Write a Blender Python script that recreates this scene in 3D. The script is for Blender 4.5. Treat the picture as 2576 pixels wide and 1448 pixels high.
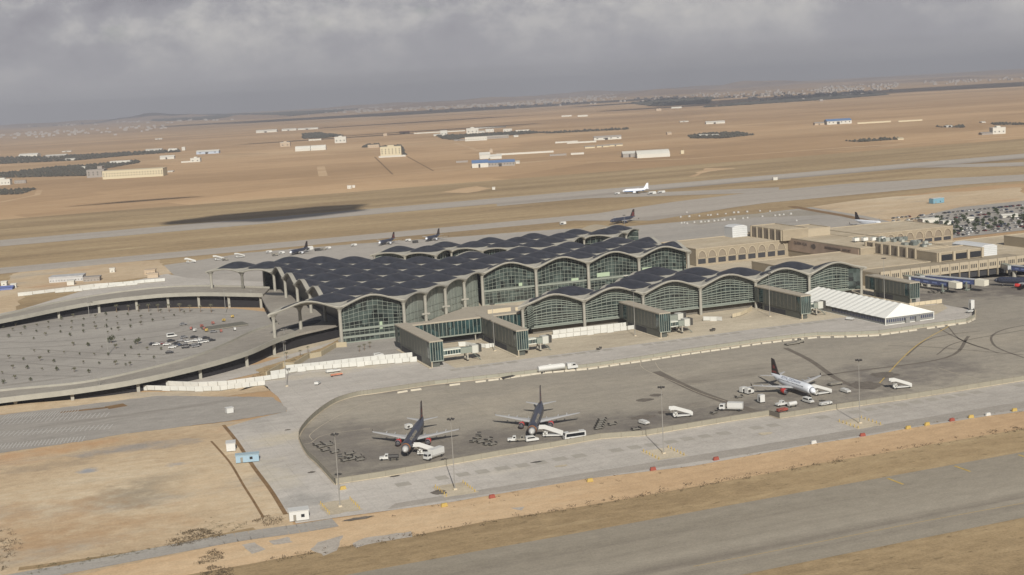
import bpy, bmesh, math, random
from mathutils import Vector, Matrix
R = math.radians
random.seed(7)
for o in list(bpy.data.objects): bpy.data.objects.remove(o)
scene = bpy.context.scene
COL = scene.collection
# ------------------------------------------------------------------ camera
FPX, HC = 3386.0, 132.0
PIT, ROL, YAW = R(8.306), R(3.134), R(20.748)
fw = Vector((math.sin(YAW)*math.cos(PIT), math.cos(YAW)*math.cos(PIT), -math.sin(PIT)))
rt = Vector((math.cos(YAW), -math.sin(YAW), 0)); dn = fw.cross(rt)
rt2 = rt*math.cos(ROL)+dn*math.sin(ROL); dn2 = -rt*math.sin(ROL)+dn*math.cos(ROL)
cd = bpy.data.cameras.new('camera'); cam = bpy.data.objects.new('camera', cd); COL.objects.link(cam)
m = Matrix((rt2, -dn2, -fw)).transposed().to_4x4(); m.translation = Vector((0, 0, HC)); cam.matrix_world = m
cd.sensor_width = 36; cd.lens = 36*FPX/2576; cd.clip_start = 1; cd.clip_end = 120000
scene.camera = cam
# ------------------------------------------------------------------ light
SUN_AZ, SUN_EL = 13.0, 32.0       # shadows fall towards +Y, 13 deg towards +X
sd = Vector((math.sin(R(SUN_AZ))*math.cos(R(SUN_EL)), math.cos(R(SUN_AZ))*math.cos(R(SUN_EL)), -math.sin(R(SUN_EL))))
sl = bpy.data.lights.new('sun', 'SUN'); sl.energy = 5.0; sl.angle = R(0.5); sl.color = (1, .95, .88)
so = bpy.data.objects.new('sun', sl); COL.objects.link(so); so.rotation_euler = sd.to_track_quat('-Z', 'Y').to_euler()
w = bpy.data.worlds.new('World'); scene.world = w; w.use_nodes = True
nt = w.node_tree; nt.nodes.clear(); N = nt.nodes.new; L = nt.links.new
out = N('ShaderNodeOutputWorld'); bg = N('ShaderNodeBackground'); L(bg.outputs[0], out.inputs[0]); bg.inputs[1].default_value = 0.05
sky = N('ShaderNodeTexSky'); sky.sky_type = 'NISHITA'; sky.sun_disc = False
sky.sun_elevation = R(SUN_EL); sky.sun_rotation = math.atan2(-sd.x, -sd.y); sky.dust_density = 2.0
tc = N('ShaderNodeTexCoord'); sep = N('ShaderNodeSeparateXYZ'); L(tc.outputs['Generated'], sep.inputs[0])
def MA(op, a, b=None, c=None, clamp=False):
    n = N('ShaderNodeMath'); n.operation = op; n.use_clamp = clamp
    for k, v in enumerate((a, b, c)):
        if v is None: continue
        if isinstance(v, (int, float)): n.inputs[k].default_value = v
        else: L(v, n.inputs[k])
    return n.outputs[0]
def CR(fac, stops):
    n = N('ShaderNodeValToRGB'); L(fac, n.inputs[0]); e = n.color_ramp.elements
    while len(e) < len(stops): e.new(.5)
    for k, (p, c) in enumerate(stops): e[k].position = p; e[k].color = (*c, 1)
    return n
def noise(vec, sc, det=5, ro=.55, off=(0, 0, 0), scl=(1, 1, 1)):
    mp = N('ShaderNodeMapping'); L(vec, mp.inputs[0]); mp.inputs['Location'].default_value = off; mp.inputs['Scale'].default_value = scl
    n = N('ShaderNodeTexNoise'); L(mp.outputs[0], n.inputs['Vector']); n.inputs['Scale'].default_value = sc
    n.inputs['Detail'].default_value = det; n.inputs['Roughness'].default_value = ro
    return n.outputs[0]
# a broken deck of cumulus: sampled on the direction, flattened towards the horizon
g = tc.outputs['Generated']; zc = MA('MAXIMUM', sep.outputs[2], 0.0)
big = noise(g, 8.5, 6, .52, (3.1, 1.2, .4), (1, 1, 1.9))
med = noise(g, 30, 5, .58, (.3, 2.2, 1.4), (1, 1, 1.4))
lump = MA('ADD', MA('MULTIPLY', big, .62), MA('MULTIPLY', med, .38))
up = MA('MULTIPLY', MA('SUBTRACT', zc, .012), 14, clamp=True)      # clouds grow out of the murk above the horizon
k1 = MA('ADD', .5, MA('MULTIPLY', MA('SUBTRACT', lump, .5), MA('MULTIPLY', up, 3.0)))
ccol = CR(k1, [(.2, (.26, .255, .28)), (.47, (.33, .325, .345)), (.60, (.43, .42, .42)), (.8, (.56, .54, .51))])
gap = MA('MULTIPLY', MA('SUBTRACT', noise(g, 11, 5, .55, (7.3, 4.1, 2.2), (1, 1, 2.2)), .60), 9, clamp=True)
gap = MA('MULTIPLY', gap, MA('MULTIPLY', MA('SUBTRACT', zc, .045), 30, clamp=True))
hi = MA('MULTIPLY', MA('SUBTRACT', zc, .16), 4, clamp=True)          # overhead the sky opens
gp = MA('MAXIMUM', gap, MA('MULTIPLY', hi, .92), clamp=True)
mx = N('ShaderNodeMix'); mx.data_type = 'RGBA'; L(gp, mx.inputs[0])
sc10 = N('ShaderNodeMix'); sc10.data_type = 'RGBA'; sc10.blend_type = 'MULTIPLY'; sc10.inputs[0].default_value = 1
L(ccol.outputs[0], sc10.inputs[6]); sc10.inputs[7].default_value = (20, 20, 20, 1)
L(sc10.outputs[2], mx.inputs[6]); L(sky.outputs[0], mx.inputs[7]); L(mx.outputs[2], bg.inputs[0])
scene.view_settings.view_transform = 'Standard'; scene.view_settings.look = 'None'
scene.view_settings.exposure = 0.2; scene.view_settings.gamma = 1
scene.render.engine = 'CYCLES'
scene.cycles.max_bounces = 6; scene.cycles.volume_bounces = 0; scene.cycles.transparent_max_bounces = 8
# ------------------------------------------------------------------ measured frames -> places on the ground
FR = dict(d=(0, 0, .67083), z1=(700, 800, 2.413), z2=(1700, 800, 2.413), z3=(2600, 750, 2.0774), q4=(0, 950, 2.2273),
          q2=(1050, 1300, 2.0683), q3=(2200, 1200, 2.1467), q5=(2600, 1200, 1.5113), fl=(0, 350, 2.1467), fm=(1100, 350, 2.1467),
          fr=(2200, 250, 1.5707), bl=(0, 1500, 2.1467), r3=(2950, 950, 2.894), r4=(2550, 750, 3.733), r5=(3150, 730, 3.733),
          r1=(3300, 900, 4.77), v2=(0, 1000, 3.68), v3=(500, 1180, 3.68), g1=(1480, 1120, 3.68), g2=(2300, 950, 3.68),
          f4=(3100, 680, 3.481), p3=(2650, 1350, 5.152), b1=(0, 1440, .9707), b3=(750, 1700, .9707))
def G(f, x, y, z=0.0):
    a, b, s = FR[f]; X = (a+x/s)*.67083; Y = (b+y/s)*.67083
    d = fw + rt2*((X-1288)/FPX) + dn2*((Y-724)/FPX)
    t = (z-HC)/d.z
    return Vector((d.x*t, d.y*t, z))
def GP(f, pts, z=0.0): return [G(f, x, y, z) for x, y in pts]
# ------------------------------------------------------------------ materials
def lin(c): return tuple(((v/255)/12.92 if v/255 <= .04045 else ((v/255+.055)/1.055)**2.4) for v in c)
MATS = {}
def mat(name, col, rough=.8, metal=0.0, var=.0, vs=.2, spec=.5, stretch=(1, 1, 1), coat=0):
    if name in MATS: return MATS[name]
    m = bpy.data.materials.new(name); m.use_nodes = True; t = m.node_tree; b = t.nodes['Principled BSDF']
    b.inputs['Base Color'].default_value = (*col, 1); b.inputs['Roughness'].default_value = rough; b.inputs['Metallic'].default_value = metal
    b.inputs['Specular IOR Level'].default_value = spec; b.inputs['Coat Weight'].default_value = coat
    if var > 0:
        tcn = t.nodes.new('ShaderNodeTexCoord'); mp = t.nodes.new('ShaderNodeMapping'); mp.inputs['Scale'].default_value = stretch
        t.links.new(tcn.outputs['Object'], mp.inputs[0])
        n = t.nodes.new('ShaderNodeTexNoise'); n.inputs['Scale'].default_value = vs; n.inputs['Detail'].default_value = 6; n.inputs['Roughness'].default_value = .65
        t.links.new(mp.outputs[0], n.inputs['Vector'])
        r = t.nodes.new('ShaderNodeValToRGB'); e = r.color_ramp.elements
        e[0].position = .3; e[1].position = .7
        e[0].color = (*[max(0, c*(1-var)) for c in col], 1); e[1].color = (*[min(1, c*(1+var)) for c in col], 1)
        t.links.new(n.outputs[0], r.inputs[0]); t.links.new(r.outputs[0], b.inputs['Base Color'])
    MATS[name] = m; return m
def gmat(name, cols, s1=.02, s2=.3, st=(1, 1, 1), rot=0.0, fine=.35, extra=None, rough=.95, cracks=None, spots=None, grain=.16, fields=0):
    """ground: three colours blended by a large stretched noise, broken by a fine one; optional third colour patches"""
    if name in MATS: return MATS[name]
    def ds(c, k=.92):
        g_ = .3*c[0]+.5*c[1]+.2*c[2]; f_ = max(0, min(1, (max(c)-min(c)-.10)/.12)); c = (g_+(c[0]-g_)*k*(1-.015*f_), (g_+(c[1]-g_)*k)*(1+.004*f_), (g_+(c[2]-g_)*k)*(1-.03*f_)); return c
    cols = [ds(c) for c in cols]; extra = [(ds(e_[0]),)+tuple(e_[1:]) for e_ in (extra or [])]
    m = bpy.data.materials.new(name); m.use_nodes = True; t = m.node_tree; b = t.nodes['Principled BSDF']
    b.inputs['Roughness'].default_value = rough; b.inputs['Specular IOR Level'].default_value = .15
    tcn = t.nodes.new('ShaderNodeTexCoord')
    def nz(s, d, sc=(1, 1, 1), loc=(0, 0, 0), ro=.6):
        mp = t.nodes.new('ShaderNodeMapping'); mp.inputs['Scale'].default_value = sc; mp.inputs['Rotation'].default_value = (0, 0, rot); mp.inputs['Location'].default_value = loc
        t.links.new(tcn.outputs['Object'], mp.inputs[0])
        n = t.nodes.new('ShaderNodeTexNoise'); n.inputs['Scale'].default_value = s; n.inputs['Detail'].default_value = d; n.inputs['Roughness'].default_value = ro
        t.links.new(mp.outputs[0], n.inputs['Vector']); return n.outputs[0]
    def mth(op, a, bb, cl=False):
        n = t.nodes.new('ShaderNodeMath'); n.operation = op; n.use_clamp = cl
        for k, v in enumerate((a, bb)):
            if isinstance(v, (int, float)): n.inputs[k].default_value = v
            else: t.links.new(v, n.inputs[k])
        return n.outputs[0]
    f = mth('ADD', mth('MULTIPLY', nz(s1, 5, st), 1-fine), mth('MULTIPLY', nz(s2, 8, (st[0]*.6+.4, st[1]*.6+.4, 1), (31, 7, 0), .7), fine))
    r = t.nodes.new('ShaderNodeValToRGB'); e = r.color_ramp.elements
    while len(e) < len(cols): e.new(.5)
    for k, c in enumerate(cols): e[k].position = .34+.32*k/(len(cols)-1); e[k].color = (*c, 1)
    t.links.new(f, r.inputs[0]); last = r.outputs[0]
    for (c, s, thr, sharp, sc, loc, amt) in (extra or []):
        k = mth('MULTIPLY', mth('MULTIPLY', mth('SUBTRACT', nz(s, 5, sc, loc), thr), sharp, True), amt)
        mxn = t.nodes.new('ShaderNodeMix'); mxn.data_type = 'RGBA'; t.links.new(k, mxn.inputs[0]); t.links.new(last, mxn.inputs[6]); mxn.inputs[7].default_value = (*c, 1); last = mxn.outputs[2]
    if fields:                                                         # ploughed plots, each a slightly different tone
        mp = t.nodes.new('ShaderNodeMapping'); mp.inputs['Scale'].default_value = (1, 1.9, 1); mp.inputs['Rotation'].default_value = (0, 0, R(-7)); t.links.new(tcn.outputs['Object'], mp.inputs[0])
        vo = t.nodes.new('ShaderNodeTexVoronoi'); vo.distance = 'CHEBYCHEV'; vo.inputs['Scale'].default_value = .0021; vo.inputs['Randomness'].default_value = .85; t.links.new(mp.outputs[0], vo.inputs['Vector'])
        hs_ = t.nodes.new('ShaderNodeSeparateColor'); t.links.new(vo.outputs['Color'], hs_.inputs[0])
        fr_ = t.nodes.new('ShaderNodeValToRGB'); e = fr_.color_ramp.elements; e[0].color = (1-fields, 1-fields*1.05, 1-fields*1.15, 1); e[1].color = (1+fields*.5, 1+fields*.55, 1+fields*.6, 1); t.links.new(hs_.outputs[0], fr_.inputs[0])
        mxn = t.nodes.new('ShaderNodeMix'); mxn.data_type = 'RGBA'; mxn.blend_type = 'MULTIPLY'; mxn.inputs[0].default_value = 1; t.links.new(last, mxn.inputs[6]); t.links.new(fr_.outputs[0], mxn.inputs[7]); last = mxn.outputs[2]
    if spots:                                                          # soft edged stains at fixed places on the ground
        sp_ = t.nodes.new('ShaderNodeSeparateXYZ'); t.links.new(tcn.outputs['Object'], sp_.inputs[0]); wob = nz(.09, 6, (1, 1, 1), (61, 17, 0), .65)
        wob2 = nz(.02, 3, (1, 1, 1), (11, 57, 0), .6)
        for (px_, py_, rx, ry, c, amt, ang) in spots:
            ca, sa = math.cos(ang), math.sin(ang)
            dx, dy = mth('SUBTRACT', sp_.outputs[0], px_), mth('SUBTRACT', sp_.outputs[1], py_)
            ux = mth('MULTIPLY', mth('ADD', mth('MULTIPLY', dx, ca), mth('MULTIPLY', dy, sa)), 1/rx); uy = mth('MULTIPLY', mth('SUBTRACT', mth('MULTIPLY', dy, ca), mth('MULTIPLY', dx, sa)), 1/ry)
            rr_ = mth('ADD', mth('MULTIPLY', ux, ux), mth('MULTIPLY', uy, uy))
            k = mth('SUBTRACT', mth('ADD', 1.0, mth('ADD', mth('MULTIPLY', mth('SUBTRACT', wob, .5), 4.0), mth('MULTIPLY', mth('SUBTRACT', wob2, .5), 2.0))), rr_)
            k = mth('MULTIPLY', mth('MULTIPLY', k, .9, True), amt)
            mxn = t.nodes.new('ShaderNodeMix'); mxn.data_type = 'RGBA'; t.links.new(k, mxn.inputs[0]); t.links.new(last, mxn.inputs[6]); mxn.inputs[7].default_value = (*ds(c), 1); last = mxn.outputs[2]
    if cracks:
        (cw, ch, amt) = cracks                                        # slab joints of a concrete apron
        bk = t.nodes.new('ShaderNodeTexBrick'); bk.offset = 0; bk.inputs['Scale'].default_value = 1; bk.inputs['Brick Width'].default_value = cw; bk.inputs['Row Height'].default_value = ch
        bk.inputs['Mortar Size'].default_value = .16; bk.inputs['Mortar Smooth'].default_value = .6
        bk.inputs['Color1'].default_value = (1, 1, 1, 1); bk.inputs['Color2'].default_value = (.88, .88, .88, 1); bk.inputs['Mortar'].default_value = (.45, .45, .45, 1)
        t.links.new(tcn.outputs['Object'], bk.inputs['Vector'])
        mxn = t.nodes.new('ShaderNodeMix'); mxn.data_type = 'RGBA'; mxn.blend_type = 'MULTIPLY'; mxn.inputs[0].default_value = amt
        t.links.new(last, mxn.inputs[6]); t.links.new(bk.outputs[0], mxn.inputs[7]); last = mxn.outputs[2]
    if grain:                                                          # grit: fine speckle near by, coarser mottling far off
        gsum = mth('ADD', mth('MULTIPLY', nz(1.3, 3, (1, 1, 1), (2, 5, 0), .7), .55), mth('MULTIPLY', nz(.17, 4, (.7, 1.3, 1), (9, 3, 0), .7), .45))
        gr = t.nodes.new('ShaderNodeValToRGB'); e = gr.color_ramp.elements; e[0].position = .3; e[1].position = .7
        e[0].color = (1-grain*1.6,)*3+(1,); e[1].color = (1+grain*1.1,)*3+(1,); t.links.new(gsum, gr.inputs[0])
        mxn = t.nodes.new('ShaderNodeMix'); mxn.data_type = 'RGBA'; mxn.blend_type = 'MULTIPLY'; mxn.inputs[0].default_value = 1; t.links.new(last, mxn.inputs[6]); t.links.new(gr.outputs[0], mxn.inputs[7]); last = mxn.outputs[2]
    t.links.new(last, b.inputs['Base Color'])
    MATS[name] = m; return m
# ------------------------------------------------------------------ mesh helpers
class MB:
    def __init__(s): s.v = []; s.f = []
    def add(s, vs, fs):
        k = len(s.v); s.v += [tuple(p) for p in vs]; s.f += [tuple(i+k for i in f) for f in fs]; return s
    def box(s, x0, y0, z0, x1, y1, z1, M=None):
        vs = [Vector((x, y, z)) for z in (z0, z1) for x, y in ((x0, y0), (x1, y0), (x1, y1), (x0, y1))]
        if M: vs = [M @ p for p in vs]
        return s.add(vs, [(0, 3, 2, 1), (4, 5, 6, 7), (0, 1, 5, 4), (1, 2, 6, 5), (2, 3, 7, 6), (3, 0, 4, 7)])
    def prism(s, pts, z0, z1, M=None):          # pts counter-clockwise, plan outline
        n = len(pts); vs = [Vector((p[0], p[1], z0)) for p in pts]+[Vector((p[0], p[1], z1)) for p in pts]
        if M: vs = [M @ p for p in vs]
        return s.add(vs, [tuple(range(n-1, -1, -1)), tuple(range(n, 2*n))]+[(i, (i+1) % n, (i+1) % n+n, i+n) for i in range(n)])
    def prof(s, pts, y0, y1, M=None):           # pts in x,z extruded along y
        n = len(pts); vs = [Vector((p[0], y0, p[1])) for p in pts]+[Vector((p[0], y1, p[1])) for p in pts]
        if M: vs = [M @ p for p in vs]
        return s.add(vs, [tuple(range(n)), tuple(range(2*n-1, n-1, -1))]+[((i+1) % n, i, i+n, (i+1) % n+n) for i in range(n)])
    def tube(s, a, b, r0, r1=None, n=8, cap=True):
        a, b = Vector(a), Vector(b); r1 = r0 if r1 is None else r1; d = (b-a); q = d.to_track_quat('Z', 'Y')
        vs = []
        for c, r in ((a, r0), (b, r1)):
            vs += [c+q @ Vector((math.cos(2*math.pi*i/n)*r, math.sin(2*math.pi*i/n)*r, 0)) for i in range(n)]
        fs = [(i, (i+1) % n, (i+1) % n+n, i+n) for i in range(n)]
        if cap: fs += [tuple(range(n-1, -1, -1)), tuple(range(n, 2*n))]
        return s.add(vs, fs)
    def bar(s, a, b, w, h):                      # rectangular bar between two points, h vertical
        a, b = Vector(a), Vector(b); d = (b-a).normalized(); u = Vector((-d.y, d.x, 0))
        if u.length < 1e-4: u = Vector((1, 0, 0))
        u.normalize(); v = d.cross(u)
        vs = [p+u*(sx*w/2)+v*(sz*h/2) for p in (a, b) for sx, sz in ((-1, -1), (1, -1), (1, 1), (-1, 1))]
        return s.add(vs, [(0, 1, 2, 3), (7, 6, 5, 4), (0, 4, 5, 1), (1, 5, 6, 2), (2, 6, 7, 3), (3, 7, 4, 0)])
    def loft(s, rings, cap=True):
        n = len(rings[0]); vs = [p for r in rings for p in r]; fs = []
        for k in range(len(rings)-1):
            fs += [(k*n+i, k*n+(i+1) % n, (k+1)*n+(i+1) % n, (k+1)*n+i) for i in range(n)]
        if cap: fs += [tuple(range(n-1, -1, -1)), tuple(range((len(rings)-1)*n, len(rings)*n))]
        return s.add(vs, fs)
    def build(s, name, m, parent=None, smooth=False):
        me = bpy.data.meshes.new(name); me.from_pydata(s.v, [], s.f); me.update()
        bm = bmesh.new(); bm.from_mesh(me); bmesh.ops.recalc_face_normals(bm, faces=bm.faces); bm.to_mesh(me); bm.free()
        if smooth:
            for p in me.polygons: p.use_smooth = True
        me.materials.append(m); o = bpy.data.objects.new(name, me); COL.objects.link(o)
        if parent is not None: o.parent = parent
        return o
def tag(o, label=None, cat=None, group=None, kind=None):
    if label: o['label'] = label
    if cat: o['category'] = cat
    if group: o['group'] = group
    if kind: o['kind'] = kind
    return o
def empty(name, loc, rz=0.0, label=None, cat=None, group=None):
    o = bpy.data.objects.new(name, None); COL.objects.link(o); o.location = loc; o.rotation_euler = (0, 0, rz); o.empty_display_size = .1
    return tag(o, label, cat, group)
def kids(o): return [c for c in bpy.data.objects if c.parent == o]
def dup(root, loc, rz=0.0, label=None, group=None, scale=None, tree=None):
    tree = tree or [(c, [(g_,) for g_ in kids(c)]) for c in kids(root)]
    r = root.copy(); COL.objects.link(r); r.location = loc; r.rotation_euler = (0, 0, rz)
    if scale: r.scale = (scale,)*3 if isinstance(scale, (int, float)) else scale
    if label: r['label'] = label
    if group: r['group'] = group
    for c, gs in tree:
        cc = c.copy(); COL.objects.link(cc); cc.parent = r
        for (q,) in gs:
            qq = q.copy(); COL.objects.link(qq); qq.parent = cc
    return r
def smooth_poly(pts, n=4):
    """closed Catmull-Rom through plan points"""
    res = []; m_ = len(pts)
    for i in range(m_):
        p0, p1, p2, p3 = pts[i-1], pts[i], pts[(i+1) % m_], pts[(i+2) % m_]
        for k in range(n):
            t = k/n
            res.append(.5*((2*p1)+(p2-p0)*t+(2*p0-5*p1+4*p2-p3)*t*t+(3*p1-p0-3*p2+p3)*t*t*t))
    return res
def curve_pts(pts, n=6):
    res = []; P_ = [2*pts[0]-pts[1]]+list(pts)+[2*pts[-1]-pts[-2]]
    for i in range(1, len(P_)-2):
        p0, p1, p2, p3 = P_[i-1:i+3]
        for k in range(n):
            t = k/n
            res.append(.5*((2*p1)+(p2-p0)*t+(2*p0-5*p1+4*p2-p3)*t*t+(3*p1-p0-3*p2+p3)*t*t*t))
    return res+[pts[-1]]
def sheet(name, pts, z, m, kind='structure', jag=0.0, label=None, cat=None):
    """flat ground sheet; jag roughens the outline so that dirt edges are uneven"""
    pts = [Vector((p[0], p[1], 0)) for p in pts]
    if jag:
        q = []
        for i, p in enumerate(pts):
            b = pts[(i+1) % len(pts)]; n = max(1, min(60, int((b-p).length/(jag*4))))
            for k in range(n):
                t = k/n; q.append(p.lerp(b, t)+Vector((random.uniform(-jag, jag), random.uniform(-jag, jag), 0))*(1 if k else .3))
        pts = q
    mb = MB(); mb.add([(p.x, p.y, z) for p in pts], [tuple(range(len(pts)))])
    me = bpy.data.meshes.new(name); me.from_pydata(mb.v, [], mb.f); me.update()
    bm = bmesh.new(); bm.from_mesh(me); bmesh.ops.triangulate(bm, faces=bm.faces, ngon_method='EAR_CLIP')
    for f in bm.faces:
        if f.normal.z < 0: f.normal_flip()
    bm.to_mesh(me); bm.free()
    me.materials.append(m); o = bpy.data.objects.new(name, me); COL.objects.link(o); tag(o, label, cat, None, kind); return o
def strip(name, line, wd, z, m, kind='structure', dash=None):
    """painted line or track along a polyline"""
    mb = MB(); acc = 0
    for i in range(len(line)-1):
        a, b = Vector((line[i][0], line[i][1], 0)), Vector((line[i+1][0], line[i+1][1], 0)); d = (b-a)
        if d.length < 1e-3: continue
        u = Vector((-d.y, d.x, 0)).normalized()*wd/2
        mb.add([(a-u)+Vector((0, 0, z)), (b-u)+Vector((0, 0, z)), (b+u)+Vector((0, 0, z)), (a+u)+Vector((0, 0, z))], [(0, 1, 2, 3)])
    o = mb.build(name, m); tag(o, kind=kind); return o
# ================================================================== GROUND
def S_(f, x, y, rx, ry, c, amt, ang=0.0):
    p = G(f, x, y); return (p.x, p.y, rx, ry, lin(c), amt, ang)
desert = gmat('desert', [lin((154, 125, 91)), lin((177, 145, 108)), lin((190, 161, 124))], .0012, .03, (.35, 1.3, 1), R(-4), .3,
              [(lin((205, 182, 150)), .004, .60, 8, (.4, 2.2, 1), (4, 9, 0), .5), (lin((132, 104, 76)), .002, .60, 7, (.25, 2.5, 1), (44, 3, 0), .55)], grain=.10, fields=.16)
verge = gmat('dry_grass', [lin((126, 106, 76)), lin((156, 134, 100)), lin((176, 154, 118))], .012, .25, (.18, 1.2, 1), 0, .35,
             [(lin((196, 176, 138)), .02, .6, 7, (.25, 1.6, 1), (8, 2, 0), .6), (lin((112, 92, 64)), .03, .62, 8, (.2, 1.6, 1), (18, 12, 0), .6), (lin((92, 78, 54)), .3, .60, 10, (.6, 1.3, 1), (7, 7, 0), .55)], grain=.2)
orange = gmat('orange_sand', [lin((170, 140, 106)), lin((188, 158, 122)), lin((198, 172, 138))], .02, .4, (.2, 1, 1), 0, .3)
dirt = gmat('pale_dirt', [lin((166, 142, 112)), lin((186, 164, 134)), lin((202, 186, 160))], .012, .35, (.5, 1.2, 1), R(6), .35,
            [(lin((150, 142, 128)), .018, .56, 7, (.5, 1.6, 1), (3, 3, 0), .75), (lin((168, 118, 76)), .012, .60, 8, (.6, 1.4, 1), (30, 8, 0), .6),
             (lin((96, 78, 56)), .09, .69, 14, (.7, 1.2, 1), (5, 9, 0), .7)],
            spots=[S_('b1', 490, 410, 19, 17, (130, 118, 98), .6), S_('b1', 590, 345, 17, 10, (136, 124, 104), .5), S_('b1', 480, 235, 26, 8, (140, 136, 130), .8), S_('b1', 620, 220, 16, 8, (150, 142, 130), .7),
                   S_('b1', 322, 316, 5, 4, (142, 146, 150), .9), S_('b1', 650, 292, 6, 4, (150, 150, 150), .9), S_('b1', 240, 235, 28, 9, (178, 140, 100), .8), S_('b1', 120, 500, 34, 32, (172, 142, 108), .7),
                   S_('b1', 380, 540, 30, 14, (172, 142, 108), .6), S_('b1', 180, 300, 24, 8, (140, 128, 110), .6), S_('b1', 760, 380, 18, 30, (190, 166, 134), .7), S_('b1', 200, 580, 26, 14, (166, 136, 102), .6)])
conc = gmat('pale_concrete', [lin((162, 156, 146)), lin((176, 170, 160)), lin((186, 180, 170))], .015, .5, (.3, 1.2, 1), 0, .25,
            [(lin((196, 184, 160)), .02, .60, 7, (.5, 1, 1), (9, 1, 0), .5), (lin((140, 134, 124)), .03, .62, 8, (.25, 1.8, 1), (2, 2, 0), .5)], .9, (7.5, 7.5, .24),
            spots=[S_('b1', 1100, 420, 12, 18, (150, 147, 140), .7), S_('b1', 1000, 200, 20, 12, (190, 178, 154), .6), S_('b1', 960, 330, 14, 30, (186, 176, 154), .5), (150, 640, 40, 10, lin((186, 174, 150)), .6, 0), (95, 560, 16, 30, lin((150, 146, 138)), .6, 0)])
conc2 = gmat('dusty_concrete', [lin((160, 148, 128)), lin((180, 168, 146)), lin((190, 178, 156))], .03, .6, (.5, 1, 1), 0, .3,
             [(lin((146, 138, 126)), .04, .58, 7, (.5, 1, 1), (9, 1, 0), .5)])
asph = gmat('worn_asphalt', [lin((124, 118, 107)), lin((145, 138, 124)), lin((158, 150, 134))], .011, .4, (.35, 1.1, 1), R(8), .22,
            [(lin((98, 91, 82)), .02, .57, 7, (.4, 1.3, 1), (5, 3, 0), .7), (lin((74, 68, 62)), .05, .70, 12, (1, 1, 1), (15, 33, 0), .8)], .85, (15, 7.5, .26),
            spots=[(150, 468, 52, 26, lin((112, 106, 98)), .75, 0), (118, 500, 26, 50, lin((116, 110, 102)), .7, 0), (205, 470, 40, 24, lin((114, 108, 100)), .7, 0), (250, 462, 40, 18, lin((106, 100, 93)), .75, 0),
                   (310, 470, 46, 26, lin((108, 102, 95)), .8, 0), (370, 480, 44, 30, lin((110, 104, 97)), .75, 0), (185, 530, 50, 16, lin((160, 151, 134)), .7, R(15)), (300, 540, 80, 14, lin((156, 148, 132)), .6, 0), (430, 520, 60, 26, lin((158, 149, 132)), .6, 0),
                   (190, 585, 60, 7, lin((118, 112, 104)), .7, R(8)), (560, 640, 90, 40, lin((98, 92, 86)), .8, 0), (470, 600, 40, 16, lin((124, 118, 109)), .5, 0)])
asph2 = gmat('grey_asphalt', [lin((136, 131, 123)), lin((150, 145, 136)), lin((160, 155, 145))], .02, .5, (.3, 1.2, 1), R(10), .25,
             [(lin((110, 103, 94)), .03, .58, 7, (.2, 1.6, 1), (5, 3, 0), .6)])
taxi = gmat('taxiway_asphalt', [lin((128, 120, 105)), lin((142, 134, 118)), lin((151, 143, 127))], .02, .5, (.04, 1.2, 1), 0, .25,
            [(lin((104, 96, 86)), .03, .54, 6, (.03, 1.8, 1), (5, 3, 0), .75)], .85)
runw = gmat('runway_surface', [lin((146, 138, 126)), lin((160, 152, 140)), lin((168, 160, 148))], .01, .3, (.04, 1.4, 1), 0, .2,
            [(lin((128, 120, 110)), .012, .57, 7, (.03, 1.2, 1), (5, 3, 0), .6)])
rubber = gmat('rubber_marks', [lin((100, 93, 83)), lin((112, 104, 93))], .1, .6, (.2, 1, 1))
yel = mat('yellow_paint', (.42, .29, .07), .7, var=.35, vs=.6); wht = mat('white_paint', (.62, .60, .55), .7, var=.2, vs=.5)
tsheet = MB(); tsheet.add([(-26000, -1500, 0), (30000, -1500, 0), (30000, 25500, 0), (-26000, 25500, 0)], [(0, 1, 2, 3)])
tag(tsheet.build('ground', desert), kind='structure')
def Lx(x0, x1, y0, y1): return [(x0, y0), (x1, y0), (x1, y1), (x0, y1)]
# near side
sheet('grass_verge', Lx(-900, 3000, -600, 383.5), .03, verge, jag=1.2)
sheet('near_taxiway', Lx(-900, 3000, 303.6, 357.5), .08, taxi)
so_edge = [G('q5', x, y) for x, y in [(0, 830), (300, 765), (470, 745), (680, 705), (960, 665), (1210, 618), (1460, 580), (1660, 548), (1874, 520)]]
sand = [G('q2', x, y) for x, y in [(300, 1448), (900, 1330), (1290, 1240), (1650, 1180), (2482, 1050)]]
sheet('sand_strip', [(-900, 380), (60, 381), (1500, 384), (1500, 404.5), (120, 408), (80, 410), (-100, 440), (-900, 470)], .05, orange, jag=1.0)
grav = gmat('grey_gravel', [lin((150, 142, 130)), lin((166, 158, 146)), lin((176, 168, 154))], .3, 1.5, (.6, 1, 1), 0, .5)
rub = gmat('rubble_soil', [lin((116, 102, 82)), lin((142, 126, 102)), lin((160, 144, 118))], .12, .9, (.5, 1.4, 1), 0, .55)
for pts_ in ([(400, 350), (430, 325), (520, 300), (500, 355), (450, 375)], [(555, 330), (600, 310), (770, 285), (775, 305), (640, 328), (570, 345)], [(150, 335), (200, 325), (240, 350), (190, 368)], [(250, 320), (320, 305), (340, 325), (270, 335)], [(1130, 200), (1180, 195), (1170, 210)]):
    sheet('gravel_patch', GP('b3', pts_), .055+.004*random.random(), grav, jag=.5)
c_west = GP('d', [(735, 1312), (700, 1262), (640, 1170), (600, 1110), (562, 1078)])
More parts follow.
